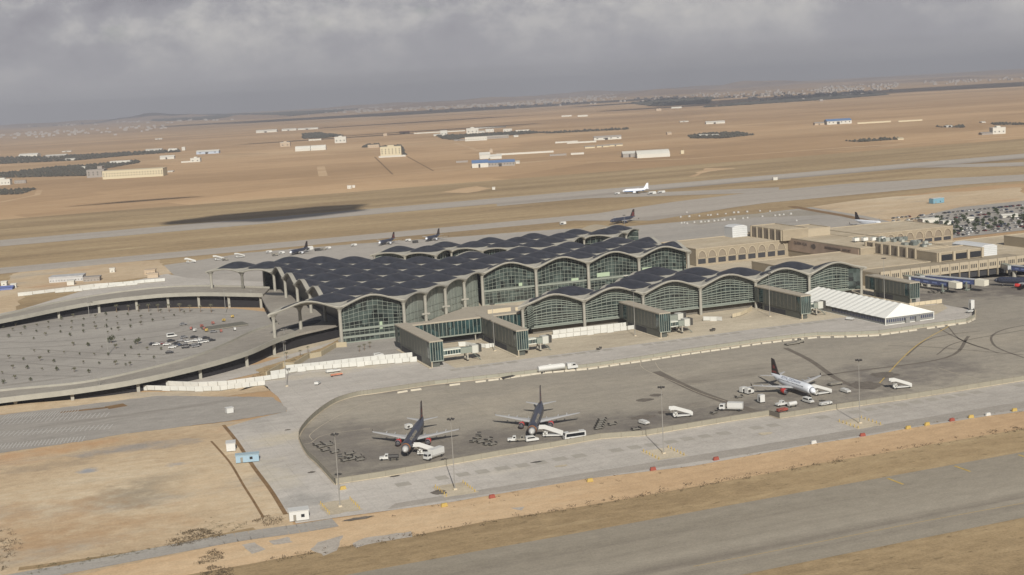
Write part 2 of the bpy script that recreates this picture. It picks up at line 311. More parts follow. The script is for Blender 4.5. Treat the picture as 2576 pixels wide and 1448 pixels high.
sheet('concrete_apron', [Vector((2200, 392, 0)), Vector((2200, 700, 0)), Vector((175, 700, 0)), Vector((120, 655, 0))] +
      GP('d', [(600, 985), (660, 968), (700, 1000), (722, 1036), (640, 1055), (562, 1078), (600, 1110), (640, 1170), (700, 1262), (745, 1318)]) +
      [G('d', 870, 1300), G('d', 1113, 1268), G('d', 1300, 1236), G('d', 1480, 1205)] + so_edge[:1]+so_edge[2:], .10, conc)
# dirt field on the left
sheet('dirt_field', GP('d', [(0, 1090), (300, 1090), (700, 1050), (735, 1085), (690, 1180), (745, 1330), (560, 1370), (0, 1490), (-300, 1560), (-500, 1250), (-300, 1130)]), .06, dirt, jag=.8)
def road_pts(f, p, w_): return curve_pts([G(f, x, y) for x, y in p], 5)
strip('service_road', road_pts('bl', [(-200, 1500), (200, 1425), (700, 1335), (1300, 1222), (1900, 1110), (2400, 1040), (2700, 990)], 0), 9, .12, asph2)
strip('dirt_bank', road_pts('bl', [(150, 1365), (700, 1290), (1250, 1205), (1700, 1110), (2050, 1040)], 0), 3.2, .09, verge)
tr = gmat('trench_soil', [lin((104, 82, 56)), lin((140, 112, 78))], .2, .8, (1, 1, 1))
strip('trench', road_pts('bl', [(1700, 335), (1760, 400), (1860, 520), (1960, 690), (2030, 800), (2120, 950)], 0), .9, .10, tr)
strip('soil_edge', road_pts('bl', [(1800, 205), (1900, 330), (2040, 540), (2180, 730), (2300, 925)], 0), 1.5, .125, tr)
# unfinished car park below the viaduct
sheet('parking_lot', GP('bl', [(-500, 260), (0, 125), (700, 40), (1270, -30), (2190, -20), (2300, 60), (2310, 100), (1800, 180), (1010, 275), (700, 330), (0, 432), (-500, 520)]), .13, asph2, jag=.5)
sheet('bank_dirt', GP('q4', [(-200, 1265), (600, 1225), (1050, 1165), (1400, 1160), (2200, 1095), (2260, 1150), (1700, 1225), (1000, 1262), (500, 1300), (0, 1350), (-200, 1375)]), .10, dirt, jag=.7)
strip('planting_bed', GP('bl', [(480, 105), (650, 88), (860, 66)]), 3.0, .155, tr)
strip('planting_bed', GP('bl', [(860, 68), (1010, 42)]), 7.0, .155, tr)
mb = MB()
for row, (xa, ya, xb, yb) in enumerate([(-60, 190, 900, 120), (-60, 285, 930, 215), (-60, 385, 700, 315), (30, 145, 640, 100)]):
    a, b = G('bl', xa, ya), G('bl', xb, yb); n = 26; d = (b-a)/n; u = Vector((-d.y, d.x, 0)).normalized()
    for k in range(n):
        p = a+d*k; mb.bar(p-u*4.6+Vector((0, 0, .17)), p+u*4.6+Vector((0, 0, .17)), .35, .01)
    mb.bar(a+Vector((0, 0, .175)), b+Vector((0, 0, .175)), .3, .01)
tag(mb.build('parking_marks', mat('bay_paint', (.40, .385, .35), .8)), kind='structure')
# central car park in the loop of the viaducts
sheet('car_park', [(-160, 640), (30, 655), (66, 668), (92, 683), (116, 709), (133, 735), (150, 770), (158, 800), (158, 850), (140, 885), (118, 905), (82, 936), (57, 945), (28, 940), (-6, 912), (-160, 880)], .07, asph2)
dkl = gmat('worn_lane', [lin((126, 121, 113)), lin((140, 135, 126))], .2, .8, (1, 1, 1))
for pts_ in ([(0, 700), (300, 690), (700, 640), (1100, 590), (1500, 545)], [(0, 660), (500, 610), (1000, 565), (1500, 520)], [(0, 745), (450, 740), (1000, 690), (1400, 640), (1750, 560)], [(0, 800), (600, 770), (1300, 700), (1700, 620)], [(0, 850), (500, 870), (900, 890), (1300, 905)], [(0, 900), (400, 935), (800, 960), (1000, 965)], [(0, 1010), (300, 1025), (700, 1030)], [(250, 800), (700, 830), (1300, 850), (1500, 830)], [(0, 640), (600, 560), (1100, 510), (1600, 500), (2000, 520)]):
    strip('lane_marks', curve_pts(GP('q4', pts_), 5), 1.7, .09+.003*random.random(), dkl)
sheet('side_yard', GP('z1', [(700, 1448), (860, 1400), (1100, 1300), (1230, 1235), (1375, 1145), (1600, 1100), (1960, 1060), (2100, 1260), (1900, 1310), (1400, 1390), (1000, 1448), (800, 1500)]), .13, asph2)
sheet('bank_dirt', GP('z1', [(620, 1420), (900, 1330), (1230, 1220), (1375, 1145), (1370, 1180), (1220, 1255), (1000, 1350), (850, 1420), (700, 1480)]), .15, verge, jag=.4)
sheet('ramp_ground', GP('z1', [(0, 1448), (640, 1370), (1370, 1150), (1370, 1185), (850, 1400), (300, 1530), (0, 1560)]), .12, conc)
# dark asphalt stand inside the fence
nf = [(430, 1075), (300, 930), (215, 850), (165, 765), (150, 705), (185, 640), (260, 560), (360, 482), (460, 428), (600, 388), (720, 372), (1000, 330), (1200, 300)]
north = [G('q2', x, y) for x, y in nf]+[G('q3', x, y) for x, y in [(0, 390), (430, 328), (750, 275), (1145, 220), (1400, 182), (1650, 152), (1860, 132), (2080, 130), (2350, 118)]]+[G('r3', x, y) for x, y in [(1010, 882), (1600, 797), (1950, 752), (2040, 705), (2045, 625)]]
south = [G('q2', x, y) for x, y in [(430, 1075), (820, 1015), (1280, 930), (1700, 855), (2100, 790), (2482, 722)]]+[G('q3', x, y) for x, y in [(450, 940), (1160, 822), (1465, 772), (1555, 800), (2030, 722), (2576, 645)]]
yA = 445.0
apron_poly = north+[G('r3', x, y) for x, y in [(1690, 560), (1450, 545), (1440, 400), (900, 260)]]+[Vector((505, 690, 0)), Vector((900, 690, 0)), Vector((1500, 640, 0)), Vector((1500, 446, 0)), Vector((900, 442, 0))]+[p for p in reversed(south[1:]) if p.x < 880]
sheet('asphalt_apron', apron_poly, .16, asph)
sheet('concrete_shoulder', GP('r3', [(1300, 600), (1690, 555), (1750, 600), (1560, 700), (1450, 700)]), .19, conc2)
# slab pattern beside the fence: rows of darker squares
mb = MB(); dk = mat('slab_stain', lin((150, 145, 134)), .9, var=.1, vs=.3)
for k in range(62):
    x = 118+k*7.4+random.uniform(-.3, .3)
    if random.random() < .12: continue
    y0 = 432.5+random.uniform(-.4, .4)
    mb.box(x, y0, .125, x+5.2*random.uniform(.8, 1), y0+4.6, .13)
for k in range(34):
    x = 196+k*7.4
    if random.random() < .2: continue
    mb.box(x, 606, .125, x+5.4, 610.2, .13)
tag(mb.build('slab_marks', dk), kind='structure')
sheet('service_lane', [Vector((108, 410, 0)), Vector((250, 404.6, 0)), Vector((1500, 404, 0)), Vector((1500, 414, 0)), Vector((250, 413, 0)), Vector((112, 415, 0))], .125, gmat('lane_concrete', [lin((146, 140, 130)), lin((160, 153, 142))], .05, .4, (.06, 1.2, 1), 0, .3))
# dusty aprons between the gate piers
for a in ([(640, 1330), (1270, 1240), (1640, 1100), (1650, 1115), (1840, 1135), (1250, 1235), (900, 1290)],): pass
sheet('gate_apron', [(200, 612), (480, 612), (480, 668), (330, 668), (240, 684), (200, 684)], .135, conc2, jag=.3)
sheet('terminal_ground', [(118, 700), (150, 690), (175, 690), (210, 668), (560, 668), (560, 1010), (150, 1010), (120, 940), (160, 870), (160, 780)], .115, conc2)
# paint and tyre marks
strip('yellow_line', curve_pts(GP('q5', [(1500, 2), (1420, 55), (1330, 105), (1250, 160), (1180, 225), (1110, 300), (1040, 380)]), 5), .55, .2, yel)
for f, pts in (('q3', [(435, 345), (440, 380), (520, 430), (700, 500), (900, 590), (1120, 660)]), ('q3', [(800, 520), (900, 515)]), ('q3', [(550, 345), (600, 410), (760, 480)]),
               ('q2', [(190, 755), (240, 750), (350, 690), (700, 640)]), ('q2', [(250, 730), (240, 680), (420, 560), (700, 430), (1100, 380), (1800, 345)]), ('q5', [(1390, 275), (1500, 310), (1650, 345)])):
    strip('guide_line', curve_pts(GP(f, pts), 5), .3, .2, mat('faded_line', lin((168, 158, 138)), .8))
for f, pts, wd in (('r3', [(2576, 790), (2430, 815), (2290, 860), (2220, 920), (2250, 1000), (2350, 1060), (2576, 1140)], 1.1), ('r3', [(1650, 820), (1800, 900), (2000, 990), (2200, 1050)], .9),
                   ('r3', [(1300, 1120), (1500, 960), (1750, 890), (2100, 850)], .9), ('r3', [(1100, 1010), (1500, 1020), (2000, 1060), (2576, 1110)], .8), ('r3', [(1750, 800), (1900, 950), (2300, 1090)], .7),
                   ('q5', [(650, 330), (860, 300), (1430, 218), (1560, 95)], 1.6), ('q5', [(1380, 200), (1500, 130), (1874, 60)], .8),
                   ('q3', [(560, 420), (800, 540), (1050, 640), (1350, 740)], 4.0), ('q3', [(1600, 230), (1800, 330), (2000, 470), (2200, 560)], 2.6)):
    strip('tyre_marks', curve_pts(GP(f, pts), 6), wd, .19, rubber)
oil = mat('oil_stain', (.035, .032, .03), .6)
oil2 = gmat('oil_haze', [lin((92, 86, 78)), lin((104, 97, 88)), lin((116, 108, 97))], .4, 1.2)
def blob(name, c, rx, ry, z, m, n=22):
    sheet(name, [(c.x+rx*math.cos(6.283*i/n)*random.uniform(.65, 1.1), c.y+ry*math.sin(6.283*i/n)*random.uniform(.65, 1.1)) for i in range(n)], z, m)
for f, x, y, rx, ry, mm in (('q3', 470, 650, 4, 3, oil2), ('q3', 450, 790, 6, 4, oil2), ('q3', 560, 610, 3, 3, oil2), ('q3', 2250, 530, 7, 9, oil2), ('q5', 975, 380, 5, 7, oil2), ('q5', 1080, 315, 7, 6, oil2),
                            ('q3', 620, 750, 3, 3, oil2), ('q2', 1230, 1135, 3, 3, oil2), ('q2', 1990, 900, 2.4, .8, oil), ('q2', 890, 1010, 2.2, .8, oil), ('q2', 1305, 300, 2, 1, oil2),
                            ('q2', 2180, 930, 2.6, 1.4, conc2), ('q3', 1440, 920, 3, 2, conc2), ('q2', 60, 650, 1.5, 1, oil2), ('q2', 245, 980, 1.8, 1.2, oil2), ('q2', 600, 1340, 6, 1.5, oil2)):
    blob('stain', G(f, x, y), rx, ry, .205+.004*random.random(), mm)
for f, pts in (('q5', [(1100, 900), (1190, 935)]), ('q5', [(1480, 830), (1570, 862)]), ('q5', [(1842, 767), (1890, 782)])):
    strip('taxi_dash', GP(f, pts), .9, .12, yel)
for f, pts in (('q5', [(0, 1400), (430, 1318), (870, 1230), (1300, 1145), (1874, 1040)]), ):
    strip('taxi_line', GP(f, pts), .35, .12, mat('faded_yellow', lin((160, 140, 98)), .8))
# ------------------------------------------------ beyond the terminal
sheet('grass_verge', [(-1500, 985), (60, 990), (190, 1020), (420, 1070), (700, 1140), (1000, 1200), (1600, 1150), (4500, 1100), (5500, 1900), (-1500, 1900)], .04, verge, jag=6)
sheet('back_apron', GP('d', [(412, 668), (470, 660), (620, 637), (900, 614), (1130, 598), (1400, 578), (1560, 572), (1700, 560), (1850, 545), (2040, 522), (2180, 545), (2330, 578), (2180, 640), (1700, 640), (1300, 640), (560, 720), (480, 735)]), .12, gmat('back_concrete', [lin((146, 142, 134)), lin((158, 152, 142)), lin((166, 160, 150))], .01, .3, (.2, 1.2, 1), 0, .25, [(lin((130, 124, 116)), .02, .58, 7, (.15, 1.6, 1), (5, 3, 0), .6)]))
sheet('outer_taxiway', [(-1500, 1232), (2500, 1232), (5000, 1232), (5000, 1283), (-1500, 1283)], .14, runw)
sheet('runway', [(-1500, 1500), (5500, 1500), (5500, 1580), (-1500, 1580)], .16, runw)
sheet('taxiway_fan', GP('d', [(1400, 556), (1480, 541), (1700, 508), (1900, 484), (2116, 464), (2300, 453), (2576, 440), (2576, 456), (2300, 473), (2116, 486), (1850, 522), (1640, 556)]), .155, runw)
sheet('taxiway_link', GP('d', [(1250, 512), (1476, 490), (1668, 484), (1960, 472), (1960, 484), (1668, 494), (1476, 500), (1250, 520)]), .175, runw)
sheet('taxiway_link', GP('d', [(2150, 424), (2244, 419), (2576, 409), (2576, 419), (2244, 424), (2150, 429)]), .175, runw)
sheet('dark_shoulder', GP('d', [(1720, 560), (1850, 543), (2040, 527), (2130, 540), (1900, 548), (1760, 566)]), .17, asph)
sheet('dust_field', GP('d', [(2040, 522), (2200, 500), (2576, 470), (2576, 540), (2330, 560), (2180, 548)]), .11, dirt, jag=5)
strip('soil_heap_line', GP('d', [(1990, 520), (2060, 533), (2130, 545), (2200, 560)]), 9, .18, tr)
sheet('building_site', GP('d', [(-200, 760), (0, 735), (30, 690), (120, 672), (400, 655), (430, 690), (300, 708), (60, 745), (30, 790), (-200, 830)]), .10, dirt, jag=2)
sheet('viaduct_apron', GP('d', [(-200, 830), (50, 780), (200, 735), (420, 690), (470, 700), (700, 712), (700, 745), (300, 740), (0, 800), (-200, 850)]), .13, conc)
sheet('pale_scrape', GP('fm', [(1180, 800), (1330, 770), (1480, 750), (1600, 765), (1500, 790), (1400, 805)]), .09, orange, jag=5)
sheet('pale_scrape', GP('fr', [(600, 650), (700, 600), (890, 600), (780, 612), (700, 625), (640, 650)]), .09, orange, jag=5)
strip('gravel_track', GP('fr', [(0, 565), (600, 545), (1500, 480), (2576, 410)]), 14, .08, orange)
strip('gravel_track', GP('fl', [(0, 880), (300, 820), (320, 780)]), 10, .08, orange)
strip('gravel_track', GP('fm', [(220, 590), (240, 668)]), 16, .08, orange)
strip('field_track', GP('fm', [(1300, 400), (1510, 470)]), 12, .08, orange)
strip('hedge_line', GP('fm', [(655, 515), (800, 655)]), 3.5, .1, tr); strip('hedge_line', GP('fm', [(915, 510), (1128, 627)]), 3.5, .1, tr)
# clouds stand above the frame; their shadows lie on the plain
cloudm = mat('cloud', (.8, .8, .82), 1.0)
def cloud(f, x, y, rx, ry, alt):
    p = G(f, x, y); off = alt/math.tan(R(SUN_EL)); c = p-Vector((math.sin(R(SUN_AZ)), math.cos(R(SUN_AZ)), 0))*off
    bm = bmesh.new(); bmesh.ops.create_icosphere(bm, subdivisions=3, radius=1)
    ph = [random.uniform(0, 6.28) for _ in range(6)]
    for v in bm.verts:
        a = math.atan2(v.co.y, v.co.x); k = 1+.14*math.sin(3*a+ph[0])+.1*math.sin(5*a+ph[1])+.07*math.sin(11*a+ph[2])
        v.co = Vector((c.x+v.co.x*rx*k, c.y+v.co.y*ry*k, alt+v.co.z*min(rx, ry)*.25))
    me = bpy.data.meshes.new('cloud'); bm.to_mesh(me); bm.free(); me.materials.append(cloudm)
    o = bpy.data.objects.new('cloud', me); COL.objects.link(o); tag(o, kind='structure')
cloud('fl', 2230, 978, 118, 70, 900)
cloud('fm', 1250, 292, 420, 60, 1500); cloud('fm', 640, 345, 520, 50, 1500); cloud('fm', 900, 240, 700, 110, 1700)
cloud('fr', 900, 215, 900, 160, 2000); cloud('fr', 560, 200, 900, 260, 2200); cloud('fr', 1350, 175, 1200, 500, 2400); cloud('fr', 2250, 120, 1300, 700, 2600)
cloud('fm', 500, 180, 1600, 500, 2600); cloud('fl', 1250, 215, 1900, 700, 2600); cloud('fm', 1500, 130, 1900, 700, 2600)
cloud('fl', 1130, 868, 90, 16, 900)
# low hills at the edge of the plain
hm = gmat('far_hills', [lin((120, 100, 82)), lin((150, 124, 100)), lin((176, 150, 124))], .0006, .006, (.5, 2, 1))
hb = MB()
def mound(cx, cy, rx, ry, h, n=26, seed=0):
    rr = random.Random(seed); ph = [rr.uniform(0, 6.28) for _ in range(6)]; vs = []; k = len(hb.v)
    for j in range(n+1):
        for i in range(n+1):
            u, v = i/n*2-1, j/n*2-1; r = math.hypot(u, v)
            z = max(0, 1-r*r)**1.3*h*(1+.25*math.sin(u*5+ph[0])*math.sin(v*4+ph[1])+.12*math.sin(u*13+ph[2])+.08*math.sin(v*9+u*7+ph[3]))
            vs.append((cx+u*rx, cy+v*ry, z-.6))
    hb.add(vs, [(j*(n+1)+i, j*(n+1)+i+1, (j+1)*(n+1)+i+1, (j+1)*(n+1)+i) for j in range(n) for i in range(n)])
for q, (px, dist, wpx, h) in enumerate([(430, 19.5, 330, 72), (660, 14, 160, 36), (1000, 21, 500, 45), (1250, 19, 500, 50), (1100, 16.5, 420, 28), (1480, 22, 350, 50), (1690, 15.5, 260, 44),
                                        (1930, 20, 260, 70), (1800, 22, 500, 40), (2080, 15, 330, 35), (2260, 21, 500, 32), (2500, 22, 500, 36), (2380, 14.5, 240, 20), (150, 22, 500, 40), (2750, 20, 500, 30), (-200, 21, 500, 50)]):
    a = YAW+math.atan((px-1288)/FPX); dist *= 1000
    mound(math.sin(a)*dist, math.cos(a)*dist, wpx/FPX*dist*.55, 1300, h, seed=q)
tag(hb.build('hills', hm, smooth=True), kind='structure')
# ================================================================== NEW TERMINAL
GG = 18.1
concrete = mat('shell_concrete', lin((143, 140, 129)), .75, var=.10, vs=.25)
conc_dark = mat('soffit_concrete', lin((150, 140, 122)), .85, var=.1, vs=.3)
panelm = mat('dark_roof_tile', lin((46, 48, 54)), .5, var=.26, vs=.2, spec=.35)
def add_cells(m, sx, sz, lo, hi, rnd=1.0, three=True):
    """pane by pane or sheet by sheet difference in tone"""
    t = m.node_tree; b = t.nodes['Principled BSDF']; src = b.inputs['Base Color'].links[0].from_socket
    tcn = t.nodes.new('ShaderNodeTexCoord'); mp = t.nodes.new('ShaderNodeMapping'); mp.inputs['Scale'].default_value = (sx, sx, sz); t.links.new(tcn.outputs['Object'], mp.inputs[0])
    vo = t.nodes.new('ShaderNodeTexVoronoi'); vo.distance = 'CHEBYCHEV'; vo.inputs['Scale'].default_value = 1; vo.inputs['Randomness'].default_value = rnd; t.links.new(mp.outputs[0], vo.inputs['Vector'])
    s_ = t.nodes.new('ShaderNodeSeparateColor'); t.links.new(vo.outputs['Color'], s_.inputs[0]); r = t.nodes.new('ShaderNodeMapRange'); r.inputs[3].default_value = lo; r.inputs[4].default_value = hi; t.links.new(s_.outputs[0], r.inputs[0])
    c = t.nodes.new('ShaderNodeCombineColor'); [t.links.new(r.outputs[0], c.inputs[k]) for k in range(3)]
    x = t.nodes.new('ShaderNodeMix'); x.data_type = 'RGBA'; x.blend_type = 'MULTIPLY'; x.inputs[0].default_value = 1; t.links.new(src, x.inputs[6]); t.links.new(c.outputs[0], x.inputs[7]); t.links.new(x.outputs[2], b.inputs['Base Color'])
add_cells(panelm, .42, .05, .80, 1.18, .35)
glass = mat('grey_green_glass', (.026, .034, .030), .12, spec=.7, var=.45, vs=.09, stretch=(1, 1, .8))
add_cells(glass, .33, .40, .25, 2.3, .25)
glass2 = mat('pale_glass', (.17, .19, .165), .25, spec=.6, var=.35, vs=.12, stretch=(1, 1, .35))
mull = mat('grey_mullion', lin((122, 128, 118)), .5, .0, var=.08, vs=.5)
beige = mat('beige_render', lin((196, 182, 152)), .85, var=.08, vs=.3)
darkin = mat('painted_shade', (.03, .03, .032), .9)  # flat near-black that paints shade into openings and under floors
greypanel = mat('grey_cladding', lin((78, 81, 75)), .5, .1, var=.10, vs=.35, spec=.5)
greypanel2 = mat('pier_roof_felt', lin((152, 144, 128)), .85, var=.08, vs=.3)
tealglass = mat('teal_glass', (.014, .030, .030), .12, spec=.7, var=.4, vs=.3); add_cells(tealglass, .5, .2, .4, 1.8, .3)
CC, EE = 4.7, 1.5
def wv(t): t = max(-1, min(1, t)); return .62*(1-t*t)+.38*(.5+.5*math.cos(math.pi*t))
def dome_z(a, b, zn):
    A, B = wv(a), wv(b)
    return zn+EE*(A+B-A*B)+(CC-EE)*A*B
class Roof:
    """a field of shallow domes on a diamond lattice of columns"""
    def __init__(s, ox, oy, zn, cells, clip, sy=1):
        s.ox, s.oy, s.zn, s.sy = ox, oy, zn, sy; s.cells = cells; s.clip = clip
    def xy(s, i, j): return s.ox+GG*i, s.oy+s.sy*GG*j
    def h(s, i, j):           # roof height at lattice coordinates
        # nearest odd cell centre in the diamond metric
        u, v = (i+j), (i-j); U = math.floor(u/2)*2+1 if True else 0; V = math.floor(v/2)*2+1
        a, b = u-U, v-V
        # odd cells: centres have i+j odd and i-j odd
        return dome_z(max(-1, min(1, a)), max(-1, min(1, b)), s.zn)
    def cell(s, c, panel, n=16):
        ci, cj = c; mb = MB(); vs = []
        for q in range(n+1):
            for p in range(n+1):
                t1, t2 = p/n*2-1, q/n*2-1
                if panel:
                    mr = lambda t: .984-.13*t*t-.12*abs(t)**6
                    a, b = t1*mr(t2), t2*mr(t1)
                else: a, b = t1, t2
                i, j = ci+(a+b)/2, cj+(a-b)/2
                x, y = s.xy(i, j); vs.append((x, y, dome_z(a, b, s.zn)+(.16 if panel else 0)))
        fs = [(q*(n+1)+p, q*(n+1)+p+1, (q+1)*(n+1)+p+1, (q+1)*(n+1)+p) for q in range(n) for p in range(n)]
        me = bpy.data.meshes.new('t'); me.from_pydata(vs, [], fs); bm = bmesh.new(); bm.from_mesh(me); bpy.data.meshes.remove(me)
        for (nx, ny, d) in s.clip:          # keep nx*i+ny*j <= d
            ins = .0 if not panel else .055
            px, py = s.xy(nx*(d-ins), ny*(d-ins)) if nx or ny else (0, 0)
            g_ = bm.verts[:]+bm.edges[:]+bm.faces[:]
            bmesh.ops.bisect_plane(bm, geom=g_, plane_co=(px, py, 0), plane_no=(nx, ny*s.sy, 0), clear_outer=True)
        return bm
    def shells(s, parent, nm='roof_shell'):
        allb = bmesh.new()
        for c in s.cells:
            for panel in (False, True):
                bm = s.cell(c, panel)
                if not bm.faces: bm.free(); continue
                if panel: # give the dark skin a thickness
                    pass
                bmesh.ops.recalc_face_normals(bm, faces=bm.faces)
                if bm.faces and sum(f.normal.z for f in bm.faces) < 0: bmesh.ops.reverse_faces(bm, faces=bm.faces)
                if panel:
                    me = bpy.data.meshes.new('roof_dome'); bm.to_mesh(me)
                    for p in me.polygons: p.use_smooth = True
                    me.materials.append(panelm); o = bpy.data.objects.new('roof_dome', me); COL.objects.link(o); o.parent = parent
                else:
                    tmp = bpy.data.meshes.new('t'); bm.to_mesh(tmp); allb.from_mesh(tmp); bpy.data.meshes.remove(tmp)
                bm.free()
        bmesh.ops.remove_doubles(allb, verts=allb.verts, dist=.02)
        # underside copy
        geo = bmesh.ops.duplicate(allb, geom=allb.faces[:]); fv = [e for e in geo['geom'] if isinstance(e, bmesh.types.BMVert)]
        for v in fv: v.co.z -= .7
        me = bpy.data.meshes.new(nm); allb.to_mesh(me); allb.free()
        me.materials.append(concrete); o = bpy.data.objects.new(nm, me); COL.objects.link(o); o.parent = parent
        return o
    def rim(s, nodes, parent, ov=1.5, out=1, closed=True):
        """fascia band that follows the scalloped edge; nodes in lattice units, in order"""
        P_ = []                                  # samples: (plan point, normal, height, depth)
        cnt = len(nodes); K = 12
        segs = []
        for k in range(cnt if closed else cnt-1):
            a, b = nodes[k], nodes[(k+1) % cnt]
            A, B = Vector(s.xy(*a)), Vector(s.xy(*b)); d = (B-A).normalized(); nrm = Vector((d.y, -d.x))*out
            segs.append((a, b, A, B, nrm))
        rings = []
        for k, (a, b, A, B, nrm) in enumerate(segs):
            pn = segs[k-1][4] if (closed or k) else nrm; nn = segs[(k+1) % len(segs)][4] if (closed or k < len(segs)-1) else nrm
            def mit(n1, n2):
                q = (n1+n2); 
                if q.length < .2: return n1
                q.normalize(); return q/max(.45, q.dot(n1))
            m0, m1 = mit(pn, nrm), mit(nrm, nn)
            diag = abs(a[0]-b[0]) == abs(a[1]-b[1])
            for q in range(K+(0 if closed or k < len(segs)-1 else 1)):
                t = q/K; e = 4*t*(1-t)
                w_ = 2*t-1; Bz = wv(w_)
                z = s.zn+(EE*Bz if diag else EE*(2*Bz-Bz*Bz)+(CC-EE)*Bz*Bz)
                nr = (m0*(1-t)+m1*t) if 1 else nrm
                # blend mitre only near ends
                if t < .25: nr = m0.lerp(nrm, t/.25)
                elif t > .75: nr = nrm.lerp(m1, (t-.75)/.25)
                else: nr = nrm
                p = A.lerp(B, t); dep = 1.15+.9*(1-e)**3
                curl = .35*e
                rings.append([(p.x, p.y, z+.02), (p.x+nr.x*ov, p.y+nr.y*ov, z+curl-.1), (p.x+nr.x*(ov+.15), p.y+nr.y*(ov+.15), z+curl-dep*.45), (p.x+nr.x*(ov-.25), p.y+nr.y*(ov-.25), z+curl-dep), (p.x, p.y, z-.72)])
        mb = MB(); n = 5; vs = [v for r in rings for v in r]; fs = []
        M_ = len(rings)
        for k in range(M_ if closed else M_-1):
            k2 = (k+1) % M_
            fs += [(k*n+i, k*n+i+1, k2*n+i+1, k2*n+i) for i in range(n-1)]
        mb.add(vs, fs); return mb.build('roof_edge', concrete, parent)
    def column(s, i, j, parent, base=0.0, w=.98, shift=(0, 0)):
        x, y = s.xy(i, j); x += shift[0]; y += shift[1]; mb = MB(); zt = s.zn-.9
        mb.tube((x, y, base), (x, y, zt-2.6), w*1.05, w*.92, 8, True)
        mb.tube((x, y, zt-2.6), (x, y, zt-1.2), w*.92, w*1.3, 8, False); mb.tube((x, y, zt-1.2), (x, y, zt+.5), w*1.3, w*2.6, 8, False)
        return mb.build('column', concrete, parent)
def arch_h(roof, t, diag, drop=1.0):
    w_ = 2*t-1; Bz = wv(w_)
    return roof.zn-drop+(EE*Bz if diag else EE*(2*Bz-Bz*Bz)+(CC-EE)*Bz*Bz)
def facade(roof, a, b, parent, base, inset=3.2, nv=12, hs=(), gm=None, name='glass_wall', louv=False, out=1, top_cut=None, mw=.19):
    """glass wall between two lattice nodes with a grid that fans out from the columns"""
    A, B = Vector(roof.xy(*a)), Vector(roof.xy(*b)); d = (B-A); u = d.normalized(); nrm = Vector((u.y, -u.x))*out
    A = A-nrm*inset; B = B-nrm*inset; diag = abs(a[0]-b[0]) == abs(a[1]-b[1]); K = 16; g_ = MB(); vs = []
    for k in range(K+1):
        t = k/K; p = A.lerp(B, t); vs += [(p.x, p.y, base), (p.x, p.y, arch_h(roof, t, diag))]
    g_.add(vs, [(2*k, 2*k+2, 2*k+3, 2*k+1) for k in range(K)])
    pane = g_.build(name, gm or glass, parent)
    f = MB(); o = nrm*.25
    for k in range(1, nv):
        t = k/nv; p = A.lerp(B, t)+o; f.bar((p.x, p.y, base), (p.x, p.y, arch_h(roof, t, diag)), mw*.85, mw*.85)
    H0 = roof.zn-1.0-base
    for fr in hs:
        prev = None
        for k in range(K+1):
            t = k/K; p = A.lerp(B, t)+o
            zt = arch_h(roof, t, diag); ex = (zt-(roof.zn-1.0))
            z = base+H0*fr+ex*max(0, fr-.25)*(1.15 if fr > .6 else .8)
            q = Vector((p.x, p.y, min(z, zt)))
            if prev: f.bar(prev, q, (.9 if louv else mw), (.35 if louv else mw))
            prev = q
    f.build('glazing_bars', mull, pane)
    if not diag or True:
        bb = MB()
        for zz, hh, wd in ((base+.35, .7, .5),):
            bb.bar((A.x+o.x, A.y+o.y, zz), (B.x+o.x, B.y+o.y, zz), wd, hh)
        bb.build('sill_beam', mull, pane)
    return pane
def wall(name, a, b, z0, z1, m, parent, th=.4):
    a, b = Vector(a), Vector(b); u = (b-a).normalized(); n = Vector((-u.y, u.x))*th/2
    mb = MB(); mb.prism([a-n, b-n, b+n, a+n], z0, z1); return mb.build(name, m, parent)
# ---- main hall
ZM = 21.6
main = empty('terminal_hall', (0, 0, 0), 0, 'large terminal hall with rows of dark domed roof shells and tall lattice glass walls', 'terminal')
cells = []
for i in range(-3, 16):
    for j in range(-1, 14):
        if (i+j) % 2 == 0: continue
        inside = False
        if 0 <= i <= 6 and abs(j-6) <= 6: inside = (i <= 2 or abs(j-6) <= 6-(i-2)) or (i+abs(j-6) <= 8 and i >= 2)
        if i == -1 and j in (0, 12): inside = True
        if i == 0 and j in (1, 11): inside = True
        if 6 <= i <= 14 and 4 <= j <= 8: inside = True
        if i > 14 or (2 < i < 6 and i+abs(j-6) > 8): inside = False
        if inside: cells.append((i, j))
rm = Roof(167.8, 709.0, ZM, cells, [(0, -1, 0), (0, 1, 12), (1, 0, 14)])
def clip_cells(roof, parent, special):
    """cells that a straight facade cuts in half are clipped one by one"""
    base_clip = roof.clip; base_cells = roof.cells; sh = []
    roof.shells_all = None
    groups = {}
    for c in base_cells: groups.setdefault(tuple(special(c)), []).append(c)
    for k, (cl, cs) in enumerate(groups.items()):
        roof.clip = list(cl); roof.cells = cs; roof.shells(parent)
    roof.clip = base_clip; roof.cells = base_cells
def main_clip(c):
    i, j = c; cl = []
    if j == 0: cl.append((0, -1, 0))
    if j == 12: cl.append((0, 1, 12))
    if i == 0 and 3 <= j <= 9: cl.append((-1, 0, 0))
    if i == 14: cl.append((1, 0, 14))
    if i >= 7 and j == 4: cl.append((0, -1, -4))
    if i >= 7 and j == 8: cl.append((0, 1, 8))
    return cl
clip_cells(rm, main, main_clip)
nodes = [(-2, 0), (0, 0), (2, 0), (3, 1), (4, 2), (5, 3), (6, 4), (8, 4), (10, 4), (12, 4), (14, 4), (14, 6), (14, 8), (12, 8), (10, 8), (8, 8), (6, 8), (5, 9), (4, 10), (3, 11), (2, 12), (0, 12), (-2, 12), (-1, 11), (0, 10), (0, 8), (0, 6), (0, 4), (0, 2), (-1, 1)]
rm.rim(nodes, main)
for n_ in nodes: rm.column(n_[0], n_[1], main)
